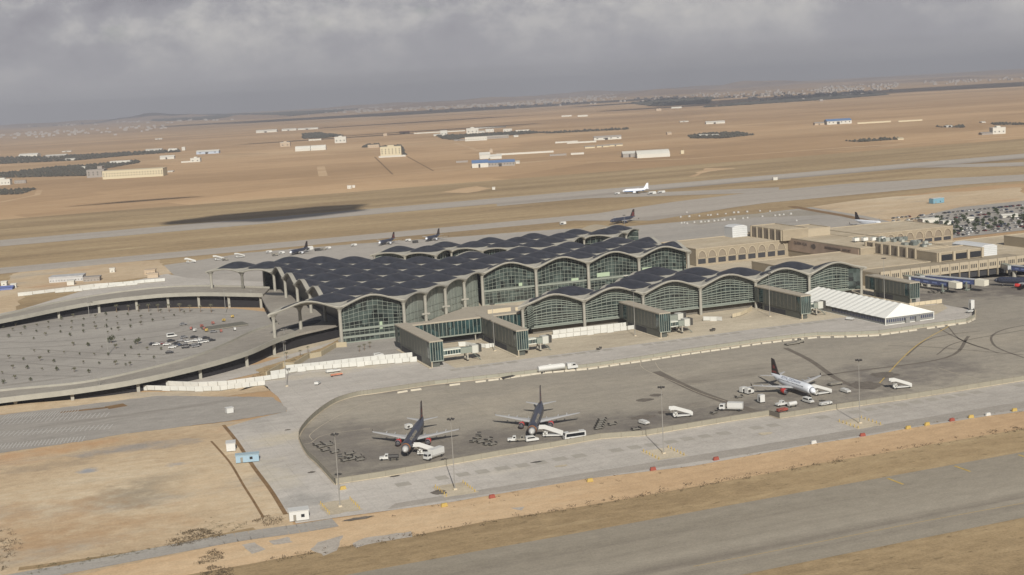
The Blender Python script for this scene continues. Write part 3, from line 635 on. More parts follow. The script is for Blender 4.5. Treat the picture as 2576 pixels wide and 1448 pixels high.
for n_ in [(1, 1), (1, 3), (1, 5), (1, 7), (1, 9), (1, 11), (-1, 11)]: rm.column(n_[0], n_[1], main)
hs_m = (.18, .27, .36, .45, .54, .63, .72, .81, .90, .97)
facade(rm, (0, 0), (2, 0), main, 0, nv=13, hs=hs_m)
for k in range(4): facade(rm, (2+k, k), (3+k, k+1), main, 0, nv=6, hs=(.18, .36, .54), gm=glass2)
for k in range(4): facade(rm, (6+2*k, 4), (8+2*k, 4), main, 0, nv=14, hs=hs_m)
facade(rm, (14, 4), (14, 6), main, 0, nv=9, hs=hs_m); facade(rm, (14, 6), (14, 8), main, 0, nv=9, hs=hs_m)
for k in range(4): facade(rm, (14-2*k, 8), (12-2*k, 8), main, 0, nv=9, hs=(.3, .6, .9))
for k in range(4): facade(rm, (6-k, 8+k), (5-k, 9+k), main, 0, nv=5, hs=(.3, .6, .9))
facade(rm, (2, 12), (0, 12), main, 0, nv=9, hs=(.3, .6, .9))
x0, y0 = rm.xy(0, 0); x1, y12 = rm.xy(.4, 12)
dglass = mat('canopy_shade_glazing', (.010, .011, .012), .35, spec=.25)  # near-black glazing, the shade under the canopy is put into its colour
wall('entrance_wall', (x0+1, y0+4), (x1, y0+10), 0, ZM, dglass, main)
wall('entrance_wall', (x1, y0+10), (x1, y12-3), 0, ZM-.8, dglass, main)
# solid lower storey bands behind the lattice
for (ia, ja, ib, jb, z) in ((0, 0, 2, 0, 7.4), (0, 0, 2, 0, 3.4), (6, 4, 14, 4, 9.0)):
    A, B = Vector(rm.xy(ia, ja)), Vector(rm.xy(ib, jb)); mb = MB(); mb.box(A.x+.8, A.y+2.6, z-.6, B.x-.8, A.y+3.1, z+.6); mb.build('floor_band', mull, main)
mb = MB()
for (i_, w_, z_, h_) in ((1.25, 1.6, 8, 4), (10.4, 9, 11.5, 2.6), (9.4, 5, 10.2, 2), (12.2, 7, 12, 2.2), (7.4, 2.4, 11, 2)):
    x, y = rm.xy(i_, 4 if i_ > 5 else 0); mb.box(x, y+2.7, z_-h_/2, x+w_, y+3.05, z_+h_/2)
mb.build('blind_panel', mat('pale_green_panel', lin((150, 166, 140)), .6), main)
# diagonal wall: white concrete brackets on the columns
mb = MB()
for k in range(1, 4):
    x, y = rm.xy(2+k, k)
    for z in (3.2, 8.5): MB().box(x-2.6, y-1.2, z, x+2.2, y-.1, z+.9).build('wall_bracket', concrete, main)
# ---- the two gate piers either side
def pier(ox, oy, sy, label, dist):
    r = empty('gate_pier', (0, 0, 0), 0, label, 'terminal')
    pc = [(i, 0) for i in (-1, 1, 3, 5, 7, 9)]+[(i, 1) for i in (0, 2, 4, 6, 8)]+[(3, 2), (5, 2), (4, 3)]
    p = Roof(ox, oy, 17.2, pc, [], sy)
    clip_cells(p, r, lambda c: [(0, -1, 0)] if c[1] == 0 else [])
    nd = [(-2, 0), (0, 0), (2, 0), (4, 0), (6, 0), (8, 0), (10, 0), (9, 1), (8, 2), (7, 1), (6, 2), (5, 3), (4, 4), (3, 3), (2, 2), (1, 1), (0, 2), (-1, 1)]
    p.rim(nd, r, out=sy)
    for n_ in nd: p.column(n_[0], n_[1], r, w=.85)
    louvers = (.16, .24, .33, .42, .52, .62, .72, .80, .87, .93, .985)
    for k in range(-1, 5): facade(p, (2*k, 0), (2*k+2, 0), r, 4.2, nv=12 if dist else 5, hs=louvers if dist else (.3, .6, .9), louv=True, out=sy, mw=.22)
    facade(p, (-1, 1), (-2, 0), r, 4.2, nv=6, hs=louvers, louv=True, out=sy, mw=.22)
    for a_, b_ in (((1, 1), (0, 2)), ((0, 2), (-1, 1)), ((4, 4), (3, 3)), ((3, 3), (2, 2)), ((2, 2), (1, 1)), ((10, 0), (9, 1)), ((9, 1), (8, 2)), ((8, 2), (7, 1)), ((7, 1), (6, 2)), ((6, 2), (5, 3)), ((5, 3), (4, 4))):
        facade(p, a_, b_, r, 4.2, nv=6, hs=(.3, .6, .9), louv=False, out=sy, mw=.25)
    A, B = p.xy(-1.6, .25), p.xy(9.8, .25)
    mb = MB(); mb.box(A[0], min(A[1], A[1]+sy*8), 0, B[0], max(A[1], A[1]+sy*8), 4.0); mb.build('ground_floor', mat('pier_ground_floor', lin((96, 92, 84)), .9, var=.2, vs=.3), r)
    mb = MB(); q0, q1 = p.xy(-2, 0), p.xy(10, 0); mb.box(q0[0]+1, min(q0[1]+sy*.3, q0[1]+sy*12), 3.9, q1[0]-1, max(q0[1]+sy*.3, q0[1]+sy*12), 4.35); mb.build('floor_slab', mull, r)
    return p
pn = pier(294.6, 668.0, 1, 'near gate pier with stepped domed roof and louvred glass front beside the white tent', True)
pf = pier(294.6, 709+12*GG+41, -1, 'far gate pier whose domed roof shows behind the main terminal hall', False)
# ================================================================== ELEVATED ROADS
road_grey = gmat('viaduct_asphalt', [lin((128, 122, 112)), lin((140, 134, 123)), lin((150, 144, 132))], .05, .5, (.3, .3, 1), 0, .3)
tunw = mat('underdeck_shade_wall', lin((28, 26, 28)), .9, var=.2, vs=.15)  # near-black colour keeps the space under the decks dark in sun
def viaduct(label, outer, inner, hts, piers, wall_off=4.4):
    """deck between two plan curves with parapets; hts = deck height along it"""
    r = empty('road_viaduct', (0, 0, 0), 0, label, 'viaduct', 'elevated approach roads looping round the car park')
    O = curve_pts([Vector((x, y, z)) for (x, y), z in zip(outer, hts)], 6); I = curve_pts([Vector((x, y, z)) for (x, y), z in zip(inner, hts)], 6)
    n = len(O); d = MB(); vs = []
    for k in range(n): vs += [O[k], I[k], I[k]-Vector((0, 0, 1.1)), O[k]-Vector((0, 0, 1.1))]
    fs = []
    for k in range(n-1):
        for i in range(4): fs.append((4*k+i, 4*k+(i+1) % 4, 4*k+4+(i+1) % 4, 4*k+4+i))
    fs += [(0, 1, 2, 3), (4*n-1, 4*n-2, 4*n-3, 4*n-4)]
    d.add(vs, fs); d.build('deck', road_grey, r)
    for C_, S_ in ((O, I), (I, O)):
        p = MB(); vs = []
        for k in range(n):
            u = (C_[k]-S_[k]).normalized(); q = C_[k]+u*.05
            vs += [q-u*.3+Vector((0, 0, 0)), q-u*.3+Vector((0, 0, 1.05)), q+u*.55+Vector((0, 0, 1.05)), q+u*.55-Vector((0, 0, 1.5)), q-u*.0-Vector((0, 0, 1.3))]
        fs = []
        for k in range(n-1):
            for i in range(5): fs.append((5*k+i, 5*k+(i+1) % 5, 5*k+5+(i+1) % 5, 5*k+5+i))
        p.add(vs, fs); p.build('parapet', concrete, r)
    for (x, y, z) in piers:
        m_ = MB(); m_.box(x-.75, y-.75, 0, x+.75, y+.75, z-1.2)
        m_.loft([[(x+sx*a, y+sy*a, zz) for sx, sy in ((-1, -1), (1, -1), (1, 1), (-1, 1))] for a, zz in ((.75, z-2.6), (1.5, z-1.15))], cap=False)
        m_.build('viaduct_pier', concrete, r)
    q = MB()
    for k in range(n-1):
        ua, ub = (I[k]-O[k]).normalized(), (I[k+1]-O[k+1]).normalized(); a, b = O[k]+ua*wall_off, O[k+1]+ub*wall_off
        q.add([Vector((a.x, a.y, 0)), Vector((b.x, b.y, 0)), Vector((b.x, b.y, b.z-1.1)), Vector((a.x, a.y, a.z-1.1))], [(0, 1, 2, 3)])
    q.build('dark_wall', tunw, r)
    return r
no = [(-160, 668), (-60, 652), (-7, 655), (25, 647.5), (54, 648), (85, 660), (111, 677.5), (130, 700), (146, 716)]
ni = [(-160, 690), (-60, 675), (-7, 676), (30, 664), (62, 674), (88, 690), (108, 713), (124, 735), (142, 752)]
nh = [3.2, 3.4, 3.6, 5.0, 6.0, 6.9, 7.7, 8.3, 8.4]
va = viaduct('lower elevated road curving from the left edge up to the terminal canopy, nearer the camera', no, ni, nh,
             [(-1, 658, 3.6), (24, 650.5, 5), (54, 651, 6), (85, 663.5, 6.9), (111, 681, 7.7), (129.5, 703, 8.3)])
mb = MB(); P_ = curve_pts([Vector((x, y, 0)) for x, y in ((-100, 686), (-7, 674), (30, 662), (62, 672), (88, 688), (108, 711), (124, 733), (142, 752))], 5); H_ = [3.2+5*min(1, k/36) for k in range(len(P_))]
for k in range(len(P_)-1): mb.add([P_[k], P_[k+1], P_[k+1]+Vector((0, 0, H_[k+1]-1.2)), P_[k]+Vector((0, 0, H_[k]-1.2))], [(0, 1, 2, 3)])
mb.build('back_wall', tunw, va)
fo = [(-160, 860), (-60, 878), (-5, 903), (31, 922), (57, 928), (81, 924), (101, 917), (121, 903.5), (138, 888), (156, 871)]
fi = [(-160, 884), (-60, 902), (-5, 927), (26, 949), (60, 962), (85, 961), (107, 955), (128, 940), (146, 922), (166, 899)]
fh = [3.5, 4.4, 5.4, 6.6, 7.8, 8.8, 9.4, 9.6, 9.5, 9.2]
vb = viaduct('upper elevated road sweeping behind the car park to the far end of the terminal', fo, fi, fh,
             [(31, 925.5, 6.6), (57, 931.5, 7.8), (81, 927.5, 8.8), (101, 920.5, 9.4), (119.5, 907.5, 9.6), (137, 892, 9.5), (155, 875, 9.3)])
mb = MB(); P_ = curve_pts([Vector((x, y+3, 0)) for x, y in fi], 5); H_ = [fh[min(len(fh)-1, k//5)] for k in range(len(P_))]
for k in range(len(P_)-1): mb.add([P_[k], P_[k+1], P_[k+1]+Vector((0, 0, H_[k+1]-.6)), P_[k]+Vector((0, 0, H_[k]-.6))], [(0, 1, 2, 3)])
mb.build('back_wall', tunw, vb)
# forecourt deck under the canopy, joining both roads
fc = empty('forecourt_deck', (0, 0, 0), 0, 'raised forecourt deck in the shade under the terminal canopy', 'deck')
MB().prism([(131, 704), (148, 716), (166, 726), (181, 735), (181, 890), (166, 899), (155, 872), (150, 830), (146, 790), (143, 753), (134, 738)], 6.9, 8.15).build('deck', road_grey, fc)
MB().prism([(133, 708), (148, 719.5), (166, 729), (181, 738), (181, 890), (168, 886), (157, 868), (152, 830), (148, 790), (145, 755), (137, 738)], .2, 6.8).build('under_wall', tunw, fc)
for (cx, cy, rx, ry, rot) in ((141, 725, 13, 4.2, R(48)), (155, 742, 14, 5.2, R(42)), (166, 875, 12, 5, R(120))):
    M_ = Matrix.Translation((cx, cy, 0)) @ Matrix.Rotation(rot, 4, 'Z'); q = MB()
    pts = [(rx*math.cos(a)*(1 if abs(math.cos(a)) < .9 else 1.05), ry*math.sin(a)) for a in [6.2832*k/28 for k in range(28)]]
    q.prism(pts, 8.16, 8.3, M_); q.build('deck_opening_shade', darkin, fc)  # dark slabs laid on the deck, painting shaded openings
# plinth walls that step along the bank
pw = MB(); PT = [G('z1', x, y) for x, y in [(610, 1448), (760, 1440), (870, 1395), (960, 1420), (965, 1420), (1120, 1290), (1125, 1320), (1210, 1300), (1360, 1200), (1365, 1215), (1445, 1215)]]
PT = [G('v3', x, y) for x, y in [(1840, 870), (2065, 735), (2215, 740), (2450, 590)]]+[G('z1', x, y) for x, y in [(1120, 1318), (1215, 1300), (1352, 1218), (1450, 1212)]]
wl = empty('retaining_wall', (0, 0, 0), 0, 'stepped cream retaining wall along the bank left of the glass hall', 'wall')
q = MB()
for k in range(len(PT)-1): q.bar(PT[k]+Vector((0, 0, 1.4)), PT[k+1]+Vector((0, 0, 1.4)), .6, 2.8)
q.build('wall_panels', mat('cream_wall', lin((158, 147, 122)), .85, var=.06, vs=.4), wl)
# ================================================================== GATE BLOCKS (grey clad) with glazed ends
def gate_block(x0, x1, y0, y1, z1, label, strip_door=False, notch=True):
    r = empty('gate_block', ((x0+x1)/2, (y0+y1)/2, 0), 0, label, 'gate building', 'grey gate buildings along the piers')
    cx, cy = (x0+x1)/2, (y0+y1)/2; X0, X1, Y0, Y1 = x0-cx, x1-cx, y0-cy, y1-cy
    MB().box(X0, Y0+1.6, 4.2, X1, Y1, z1-.6).build('upper_box', greypanel, r)
    b = MB(); b.box(X0+.25, Y0+1.2, 0, X1-1.6, Y1-8, 4.2); b.box(X0+.3, Y0+3.8, .0, X1-.3, Y0+4.4, 4.2); b.build('ground_storey', greypanel, r)
    MB().box(X0-.2, Y0-.25, z1-.6, X1+.2, Y1, z1).build('roof', greypanel2, r)
    g_ = MB().box(X0+.1, Y0, 3.4, X1-.1, Y0+1.59, z1-.6).build('end_glazing', tealglass, r)
    f = MB()
    for k in range(6):
        x = X0+(X1-X0)*k/5; f.box(x-.14, Y0-.16, 3.2, x+.14, Y0-.01, z1-.6)
    f.box(X0-.05, Y0-.2, 2.9, X1+.05, Y0+.1, 3.4); f.box(X0-.1, Y0-.15, 3.4, X0+.09, Y0+.1, z1-.6); f.build('mullions', mull, g_)
    MB().box(X0-.03, Y0+1.7, 4.6, X0+.2, Y0+4.4, z1-1).build('side_glazing', tealglass, r)
    MB().box(X0-.03, Y1-9, 4.8, X0+.2, Y1-5, z1-1.2).build('side_glazing', tealglass, r)
    sdw = MB(); sdw.box(X0+.2, Y0+16, .1, X0+.24, Y1-10, 3.2); sdw.build('undercroft_shade', darkin, r)  # thin dark sheet on the side, painted as undercroft shade
    k_ = MB(); k_.box(X0-1.2, Y0-.5, .02, X0+.2, Y1-4, .35); k_.box(X0+.3, Y0-.3, 0, X0+.7, Y0+.6, 3.2); k_.build('kerb', conc2, r)
    s_ = MB()                                                    # cladding joints
    for k in range(1, 12): s_.box(X0-.025, Y0+1.6+k*(Y1-Y0-1.6)/12-.03, 4.3, X0, Y0+1.6+k*(Y1-Y0-1.6)/12+.03, z1-.7)
    s_.build('cladding_joints', conc_dark, r)
    return r
gate_block(190, 196.6, 619, 680, 13.3, 'leftmost grey gate building, standing beside the white hoarding')
gate_block(236, 242, 620, 680, 13.3, 'second grey gate building from the left, at the end of the teal glass bridge')
gate_block(315.8, 322, 619.5, 668, 13.3, 'third grey gate building from the left, in front of the louvred pier')
gate_block(402.3, 408.4, 620, 668, 13.3, 'grey gate building immediately left of the white tent')
gate_block(477, 483.5, 624, 666, 12.4, 'grey gate building right of the white tent, before the blue boarding bridges')
lb = empty('link_bridge', (216, 675.5, 0), 0, 'glazed link bridge with teal panes joining the two left gate buildings to the pier', 'bridge')
for (xa, xb) in ((-19, 19.8), (26.1, 66)):
    MB().box(xa, -3, 12.3, xb, 3.2, 13.1).build('roof', greypanel2, lb)
    g_ = MB().box(xa, -2.6, 4.9, xb, 2.8, 12.28).build('glazing', tealglass, lb)
    f = MB(); n = int((xb-xa)/2.1)
    for k in range(n+1):
        x = xa+(xb-xa)*k/n; f.box(x-.13, -2.78, 4.9, x+.13, -2.61, 12.28)
    f.build('mullions', mull, g_)
    MB().box(xa, -3, 4.2, xb, 3, 4.88).build('floor_beam', mull, lb)
    for x in (xa+8, xb-3): MB().tube((x, -1.5, 0), (x, -1.5, 4.2), .35, n=8).build('support', concrete, lb)
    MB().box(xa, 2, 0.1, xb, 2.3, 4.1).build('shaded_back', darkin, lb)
# roof terrace behind the bridge and cream crates
tb = empty('terrace_block', (0, 0, 0), 0, 'low flat roofed block between the glass hall and the left end of the pier', 'building')
MB().prism([(205, 691), (300, 688), (300, 705), (262, 735), (250, 737), (225, 715)], 0, 7.6).build('walls', conc_dark, tb)
MB().prism([(204.5, 690.5), (300.5, 687.5), (300.5, 705), (262, 735.5), (250, 737.5), (225, 715.5)], 7.6, 8.2).build('roof', greypanel2, tb)
creamb = mat('cream_hoarding', lin((180, 168, 142)), .8)
for (x, y, w_) in ((252, 706, 14), (268, 704, 12), (281, 703, 18)):
    o = MB().box(0, 0, 0, w_, .5, 2.4).build('site_hoarding', creamb); o.location = (x, y, 8.2)
    tag(o, 'run of cream hoarding boards on the terrace roof at the pier end', 'hoarding', 'cream hoardings on the terrace')
# ================================================================== BOARDING BRIDGES
def boarding_bridge(p, ang, ln, label, body, zt=4.2, cabw=3.8, group=None, window=True, glassm=None, strut=True):
    r = empty('boarding_bridge', p, ang, label, 'jet bridge', group)
    MB().box(0, -1.7, zt, ln*.62, 1.7, zt+3).build('tunnel', body, r)
    MB().box(ln*.55, -1.45, zt-.1, ln, 1.45, zt+2.7).build('inner_tunnel', mull if body is not mull else concrete, r)
    if window:
        wv = MB(); n = 7
        for k in range(n): wv.box(.8+k*ln*.58/n, -1.76, zt+.5, .8+(k+.86)*ln*.58/n, -1.68, zt+2.4)
        wv.build('window_band', glassm or tealglass, r)
    c = MB(); c.prism([(ln-.4, -2), (ln+2.6, -2), (ln+4.6, -.6), (ln+4.6, 1.8), (ln+3, 2.4), (ln-.4, 2.2)], zt-.5, zt+3.3); cab = c.build('cab', mat('bridge_cab', lin((176, 176, 166)), .6), r)
    h_ = MB()
    for k in range(4): h_.box(ln+3.2+k*.4, -2.2, zt-.3, ln+3.3+k*.4, 2.3, zt+3.5)
    h_.build('canopy_bellows', mat('bellows', lin((96, 94, 88)), .8), cab)
    s = MB(); x = ln*.82; s.box(x-.35, -2.2, 1, x+.35, -1.6, zt); s.box(x-.35, 1.6, 1, x+.35, 2.2, zt); s.box(x-.5, -2.4, .9, x+.5, 2.4, 1.4)
    st = s.build('lift_column', mat('bridge_leg', lin((150, 146, 134)), .5), r)
    wq = MB()
    for sy_ in (-1.6, 1.6): wq.tube((x, sy_-.3, .62), (x, sy_+.3, .62), .6, n=12)
    wq.build('wheel', mat('rubber_tyre', (.02, .02, .02), .9), st)
    k_ = MB()
    for q in range(9): k_.box(ln-.2+q*.42, -3.1, zt-.6-q*.42, ln+.35+q*.42, -2.25, zt-.45-q*.42)
    k_.bar((ln-.2, -3.1, zt-.1), (ln+3.6, -3.1, .5), .1, .1); k_.build('service_stair', mull, r)
    if strut: MB().box(-.6, -.6, 0, .6, .6, zt).build('support', concrete, r)
    return r
wbody = mat('white_bridge_body', lin((186, 188, 176)), .55)
boarding_bridge((197, 626, 0), R(2), 17, 'pale boarding bridge with teal windows at the leftmost grey gate building', wbody)
boarding_bridge((242.3, 627, 0), R(1), 10, 'short boarding bridge beside the second grey gate building from the left', wbody)
boarding_bridge((322.3, 626, 0), R(1), 11, 'boarding bridge nearer the apron at the third grey gate building', wbody)
boarding_bridge((322.3, 637, 0), R(1), 13, 'upper boarding bridge behind its twin at the third grey gate building', wbody, zt=5.4)
boarding_bridge((408.7, 628, 0), R(1), 9, 'short boarding bridge between a grey gate building and the white tent', wbody)
blue = mat('blue_livery', lin((66, 76, 112)), .5, var=.15, vs=.4); silver = mat('ribbed_silver', lin((170, 172, 172)), .4, .2, var=.1, vs=.5)
def old_bridge(f, a, b, w_, z, label):
    A, B = G(f, *a, z), G(f, *b, z); d = B-A; ang = math.atan2(d.y, d.x); ln = math.hypot(d.x, d.y); r = empty('boarding_bridge', (A.x, A.y, 0), ang, label, 'jet bridge', 'blue boarding bridges of the old terminal')
    MB().box(0, -1.7, z-1.4, ln, 1.7, z+1.4).build('tunnel', blue, r)
    MB().box(-.2, -1.85, z+1.4, ln, 1.85, z+1.7).build('roof', silver, r)
    MB().prof([(ln-1, z-1.7), (ln+5.4, z-1.7), (ln+5.4, z+1.6), (ln-1, z+2)], -2.3, 2.3).build('cab', mat('white_cab', lin((196, 192, 176)), .6), r)
    sg = MB()
    for k in range(4): sg.box(3+k*ln*.22, -1.76, z-.5, 3+k*ln*.22+ln*.13, -1.7, z+.3)
    sg.build('pale_lettering_panel', mat('faded_blue', lin((110, 124, 164)), .6), r)
    s = MB(); s.box(ln*.8, -2.4, .8, ln*.8+.8, -1.8, z); s.box(ln*.8, 1.8, .8, ln*.8+.8, 2.4, z); s.box(ln*.8-.4, -2.6, .4, ln*.8+1.2, 2.6, 1.1); s.build('lift_column', mull, r)
    MB().tube((1, 0, 0), (1, 0, z), 1.3, n=10).build('rotunda', concrete, r)
    return r
old_bridge('r1', (600, 700), (1300, 800), 3.4, 5.2, 'front blue boarding bridge beside the rightmost grey gate building')
old_bridge('r1', (840, 680), (1760, 760), 3.4, 5.6, 'long blue boarding bridge behind the first, ending in a white cab')
old_bridge('r1', (2380, 500), (2900, 560), 3.4, 6.2, 'blue boarding bridge at the right edge of the picture')
for (a, b, lb_) in (((340, 620), (560, 680), 'grey corridor from the old terminal wall to the front blue bridge'), ((520, 590), (760, 660), 'grey corridor from the old terminal wall to the rear blue bridge'), ((2080, 410), (2330, 480), 'grey corridor from the old terminal wall to the rightmost blue bridge')):
    A, B = G('r1', *a, 6), G('r1', *b, 6); d = B-A; r = empty('fixed_corridor', (A.x, A.y, 0), math.atan2(d.y, d.x), lb_, 'corridor', 'grey corridors of the old terminal'); ln = math.hypot(d.x, d.y)
    MB().box(0, -1.6, 3.6, ln, 1.6, 6.6).build('walls', silver, r); MB().box(-.2, -1.8, 6.6, ln, 1.8, 6.85).build('roof', mull, r); MB().box(ln-1.6, -.5, 0, ln-.6, .5, 3.6).build('support', concrete, r)
# ================================================================== OLD TERMINAL
stone = mat('beige_stone', lin((140, 129, 109)), .85, var=.12, vs=.12, stretch=(1, 1, 2)); stone_l = mat('light_stone', lin((156, 145, 124)), .8, var=.05, vs=.3)
stone_g = mat('grey_stone', lin((116, 107, 94)), .85, var=.10, vs=.15); rooff = gmat('flat_roof_felt', [lin((160, 146, 122)), lin((174, 160, 136)), lin((184, 172, 150))], .05, .5, (.6, 1, 1), 0, .4, [(lin((138, 122, 96)), .09, .62, 9, (.4, 1.6, 1), (3, 1, 0), .6)])
winm = mat('dark_window', (.02, .022, .026), .2, spec=.6)
oldt = empty('old_terminal', (0, 0, 0), 0, 'older beige stone terminal with flat roofs, blind arches and rows of small windows', 'terminal')
def bld(x0, y0, x1, y1, z0, z1, m=None, roof=True, nm='block'):
    b = MB().box(x0, y0, z0, x1, y1, z1).build(nm, m or stone, oldt)
    if roof:
        q = MB(); q.box(x0+.6, y0+.6, z1, x1-.6, y1-.6, z1+.05); q.build('flat_roof', rooff, oldt)
        p = MB(); h = .55
        p.box(x0-.1, y0-.1, z1, x1+.1, y0+.5, z1+h); p.box(x0-.1, y1-.5, z1, x1+.1, y1+.1, z1+h); p.box(x0-.1, y0+.5, z1, x0+.5, y1-.5, z1+h); p.box(x1-.5, y0+.5, z1, x1+.1, y1-.5, z1+h)
        p.build('parapet', stone_l, oldt)
    return b
def arches(x0, x1, n, yf, zs, w_, hgt, open_h, nm='blind_arch'):
    """recessed arches: a dark ring and a recessed panel, with a dark opening beneath"""
    st = (x1-x0)/n
    for k in range(n):
        cx = x0+(k+.5)*st; r = w_/2; a = MB(); K = 12
        outer = [(cx+(r+.35)*math.cos(math.pi*i/K), zs+(hgt+.35)*math.sin(math.pi*i/K)) for i in range(K+1)]; inner = [(cx+r*.93*math.cos(math.pi*i/K), zs+hgt*.93*math.sin(math.pi*i/K)) for i in range(K+1)]
        vs = [(x, yf-.55, z) for x, z in outer]+[(x, yf-.55, z) for x, z in inner]+[(x, yf, z) for x, z in outer]+[(x, yf, z) for x, z in inner]; M1 = K+1
        fs = []
        for i in range(K): fs += [(i, i+1, i+1+M1, i+M1), (i+M1, i+1+M1, i+1+3*M1, i+3*M1), (i, i+2*M1, i+1+2*M1, i+1)]
        a.add(vs, fs); ar = a.build(nm, stone_l, oldt)
        MB().add([(x, yf-.04, z) for x, z in inner], [tuple(range(K+1))]).build('recess', mat('recess_shade_stone', lin((122, 112, 96)), .85), ar)  # panel coloured darker than the wall, recess shade painted in
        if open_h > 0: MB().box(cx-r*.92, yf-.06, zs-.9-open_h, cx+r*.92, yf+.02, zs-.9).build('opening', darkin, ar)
bld(464, 849, 541, 905, 0, 12.2)
arches(464.5, 539, 9, 849, 6.0, 6.7, 5.0, 3.6)
bld(541, 760, 590, 905, 0, 13.6, nm='long_block')
MB().box(540.6, 762, 5, 540.95, 848, 13.2).build('rendered_wall', mat('brown_grey_wall', lin((146, 128, 112)), .85, var=.16, vs=.1), oldt)
for i_, (txt, y_, sz) in enumerate((("QUEEN ALIA", 838, 2.0), ("INTERNATIONAL AIRPORT", 792, 1.7))):
    cu = bpy.data.curves.new('wall_lettering', 'FONT'); cu.body = txt; cu.size = sz*1.5; cu.extrude = .08; cu.align_x = 'CENTER'
    tmp = bpy.data.objects.new('tmp', cu); COL.objects.link(tmp); bpy.context.view_layer.update()
    me = bpy.data.meshes.new_from_object(tmp.evaluated_get(bpy.context.evaluated_depsgraph_get())); bpy.data.objects.remove(tmp)
    me.name = 'wall_lettering'; me.materials.clear(); me.materials.append(mat('dark_letters', lin((84, 74, 66)), .7))
    ob = bpy.data.objects.new('wall_lettering', me); COL.objects.link(ob); ob.parent = oldt
    ob.rotation_euler = (R(90), 0, R(-90)); ob.location = (540.5, y_-6, 10.2)
q = MB(); q.prism([(1.9*math.cos(6.283*k/12), 2.4*math.sin(6.283*k/12)) for k in range(12)], 0, .15, Matrix.Translation((540.55, 815, 10.4)) @ Matrix.Rotation(R(-90), 4, 'Y')); q.prism([(-.9, 2.2), (.9, 2.2), (1.1, 3.4), (.5, 2.8), (0, 3.8), (-.5, 2.8), (-1.1, 3.4)], 0, .15, Matrix.Translation((540.55, 815, 10.4)) @ Matrix.Rotation(R(-90), 4, 'Y')); q.build('wall_crest', mat('crest', lin((84, 76, 70)), .7), oldt)
bld(534, 845, 556, 890, 12.3, 20, nm='penthouse')
for k in range(6): MB().box(533.2, 846+k*8.4, 12.3, 533.95, 847.2+k*8.4, 20.3).build('wall_fin', stone_l, oldt)
MB().box(533.9, 846, 12.6, 533.98, 889, 19.4).build('panel_strip', stone_g, oldt)
bld(556, 845, 575, 872, 12.3, 19, stone_l, nm='penthouse')
bld(575, 822, 668, 880, 0, 13.4, nm='arcade_block'); arches(590, 667, 9, 822, 7.2, 7.2, 5.2, 2.6)
bld(553, 716, 578, 772, 9.6, 16, stone_g, nm='plant_block')
for k in range(7): MB().box(552.1, 716.3+k*8.9, 9.6, 553, 717.8+k*8.9, 16.6).build('wall_fin', stone_l, oldt)
bld(553, 696, 590, 716, 9.6, 15.2, nm='end_block')
for k in range(3):
    x = 556.5+k*11.2; MB().box(x, 695.5, 10.3, x+8.2, 695.98, 14).build('window', winm, oldt)
for k in range(4): MB().box(553.6+k*11.2+.2, 694.9, 9.6, 555.4+k*11.2, 695.95, 15.6).build('pilaster', stone_l, oldt)
bld(470, 701, 552, 783, 0, 9.4, nm='low_block')
bld(553, 682, 760, 776, 0, 9.2, nm='low_block')
for k in range(15):
    x = 499+k*7.4; y = 681.6
    p_ = MB().box(x, y-1.1, 4.3, x+6.9, y+.3, 10.4).build('window_bay', stone_l, oldt)
    q = MB()
    for c_ in range(4): q.box(x+1.0+c_*1.35, y-1.17, 6.1, x+1.65+c_*1.35, y-1.09, 8.5)
    q.build('window', winm, p_)
    MB().box(x-.45, y-1.5, 0, x-.05, y-.3, 10.6).build('pilaster', stone_l, oldt)
MB().box(498, 682, 0, 612, 700, 9.3).build('block', stone, oldt)
MB().box(499, 681.85, .2, 610, 681.95, 4.2).build('undercroft_shade', darkin, oldt)  # dark sheet painting the shade below the window bays
bld(640, 690, 680, 735, 9.3, 15.5, nm='block'); bld(700, 700, 790, 760, 9.3, 12, nm='block')
for k in range(26):
    x, y = random.uniform(560, 576), random.uniform(722, 768)
    MB().box(x, y, 16.05, x+random.uniform(1.5, 4), y+random.uniform(1.5, 4), 16.05+random.uniform(1, 2.8)).build('roof_plant', mat('plant_grey'+str(k % 3), lin([(118, 122, 116), (92, 98, 94), (150, 152, 144)][k % 3]), .6), oldt)
def tank(x0, y0, x1, y1, z0, z1, label):
    r = empty('water_tank', ((x0+x1)/2, (y0+y1)/2, z0), 0, label, 'water tank'); a, b = (x1-x0)/2, (y1-y0)/2; wp = mat('white_tank_panel', lin((186, 188, 187)), .5, var=.04, vs=.3)
    MB().box(-a, -b, 0, a, b, z1-z0).build('tank_body', wp, r)
    MB().prof([(-a-.2, z1-z0), (a+.2, z1-z0), (a*.5, z1-z0+1.2), (-a*.5, z1-z0+1.2)], -b-.2, b+.2).build('lid', wp, r)
    q = MB()
    for k in range(1, 5): q.box(-a-.04, -b-.05, (z1-z0)*k/5-.05, a+.04, -b, (z1-z0)*k/5+.05)
    q.build('seams', mull, r)
tank(520, 893, 533, 905, 12.2, 20, 'large white box tank on the left roof of the old terminal')
tank(591, 700, 604, 728, 9.3, 15.4, 'large white box tank behind the windowed end block of the old terminal')
for k in range(4):
    r = empty('roof_unit', (560+k*5.2, 792-k*3, 13.7), 0, 'white rooftop cooling unit in the row on the long terminal roof', 'air unit', 'white cooling units on the old terminal roof')
    MB().box(-1.9, -1.6, 1, 1.9, 1.6, 3.1).build('unit_body', mat('white_metal', lin((202, 202, 196)), .5), r); MB().tube((0, 0, 3.1), (0, 0, 3.5), 1.1, n=12).build('fan', mull, r)
    q = MB(); [q.box(sx*1.6-.1, sy_*1.3-.1, 0, sx*1.6+.1, sy_*1.3+.1, 1) for sx in (-1, 1) for sy_ in (-1, 1)]; q.build('frame', mull, r)
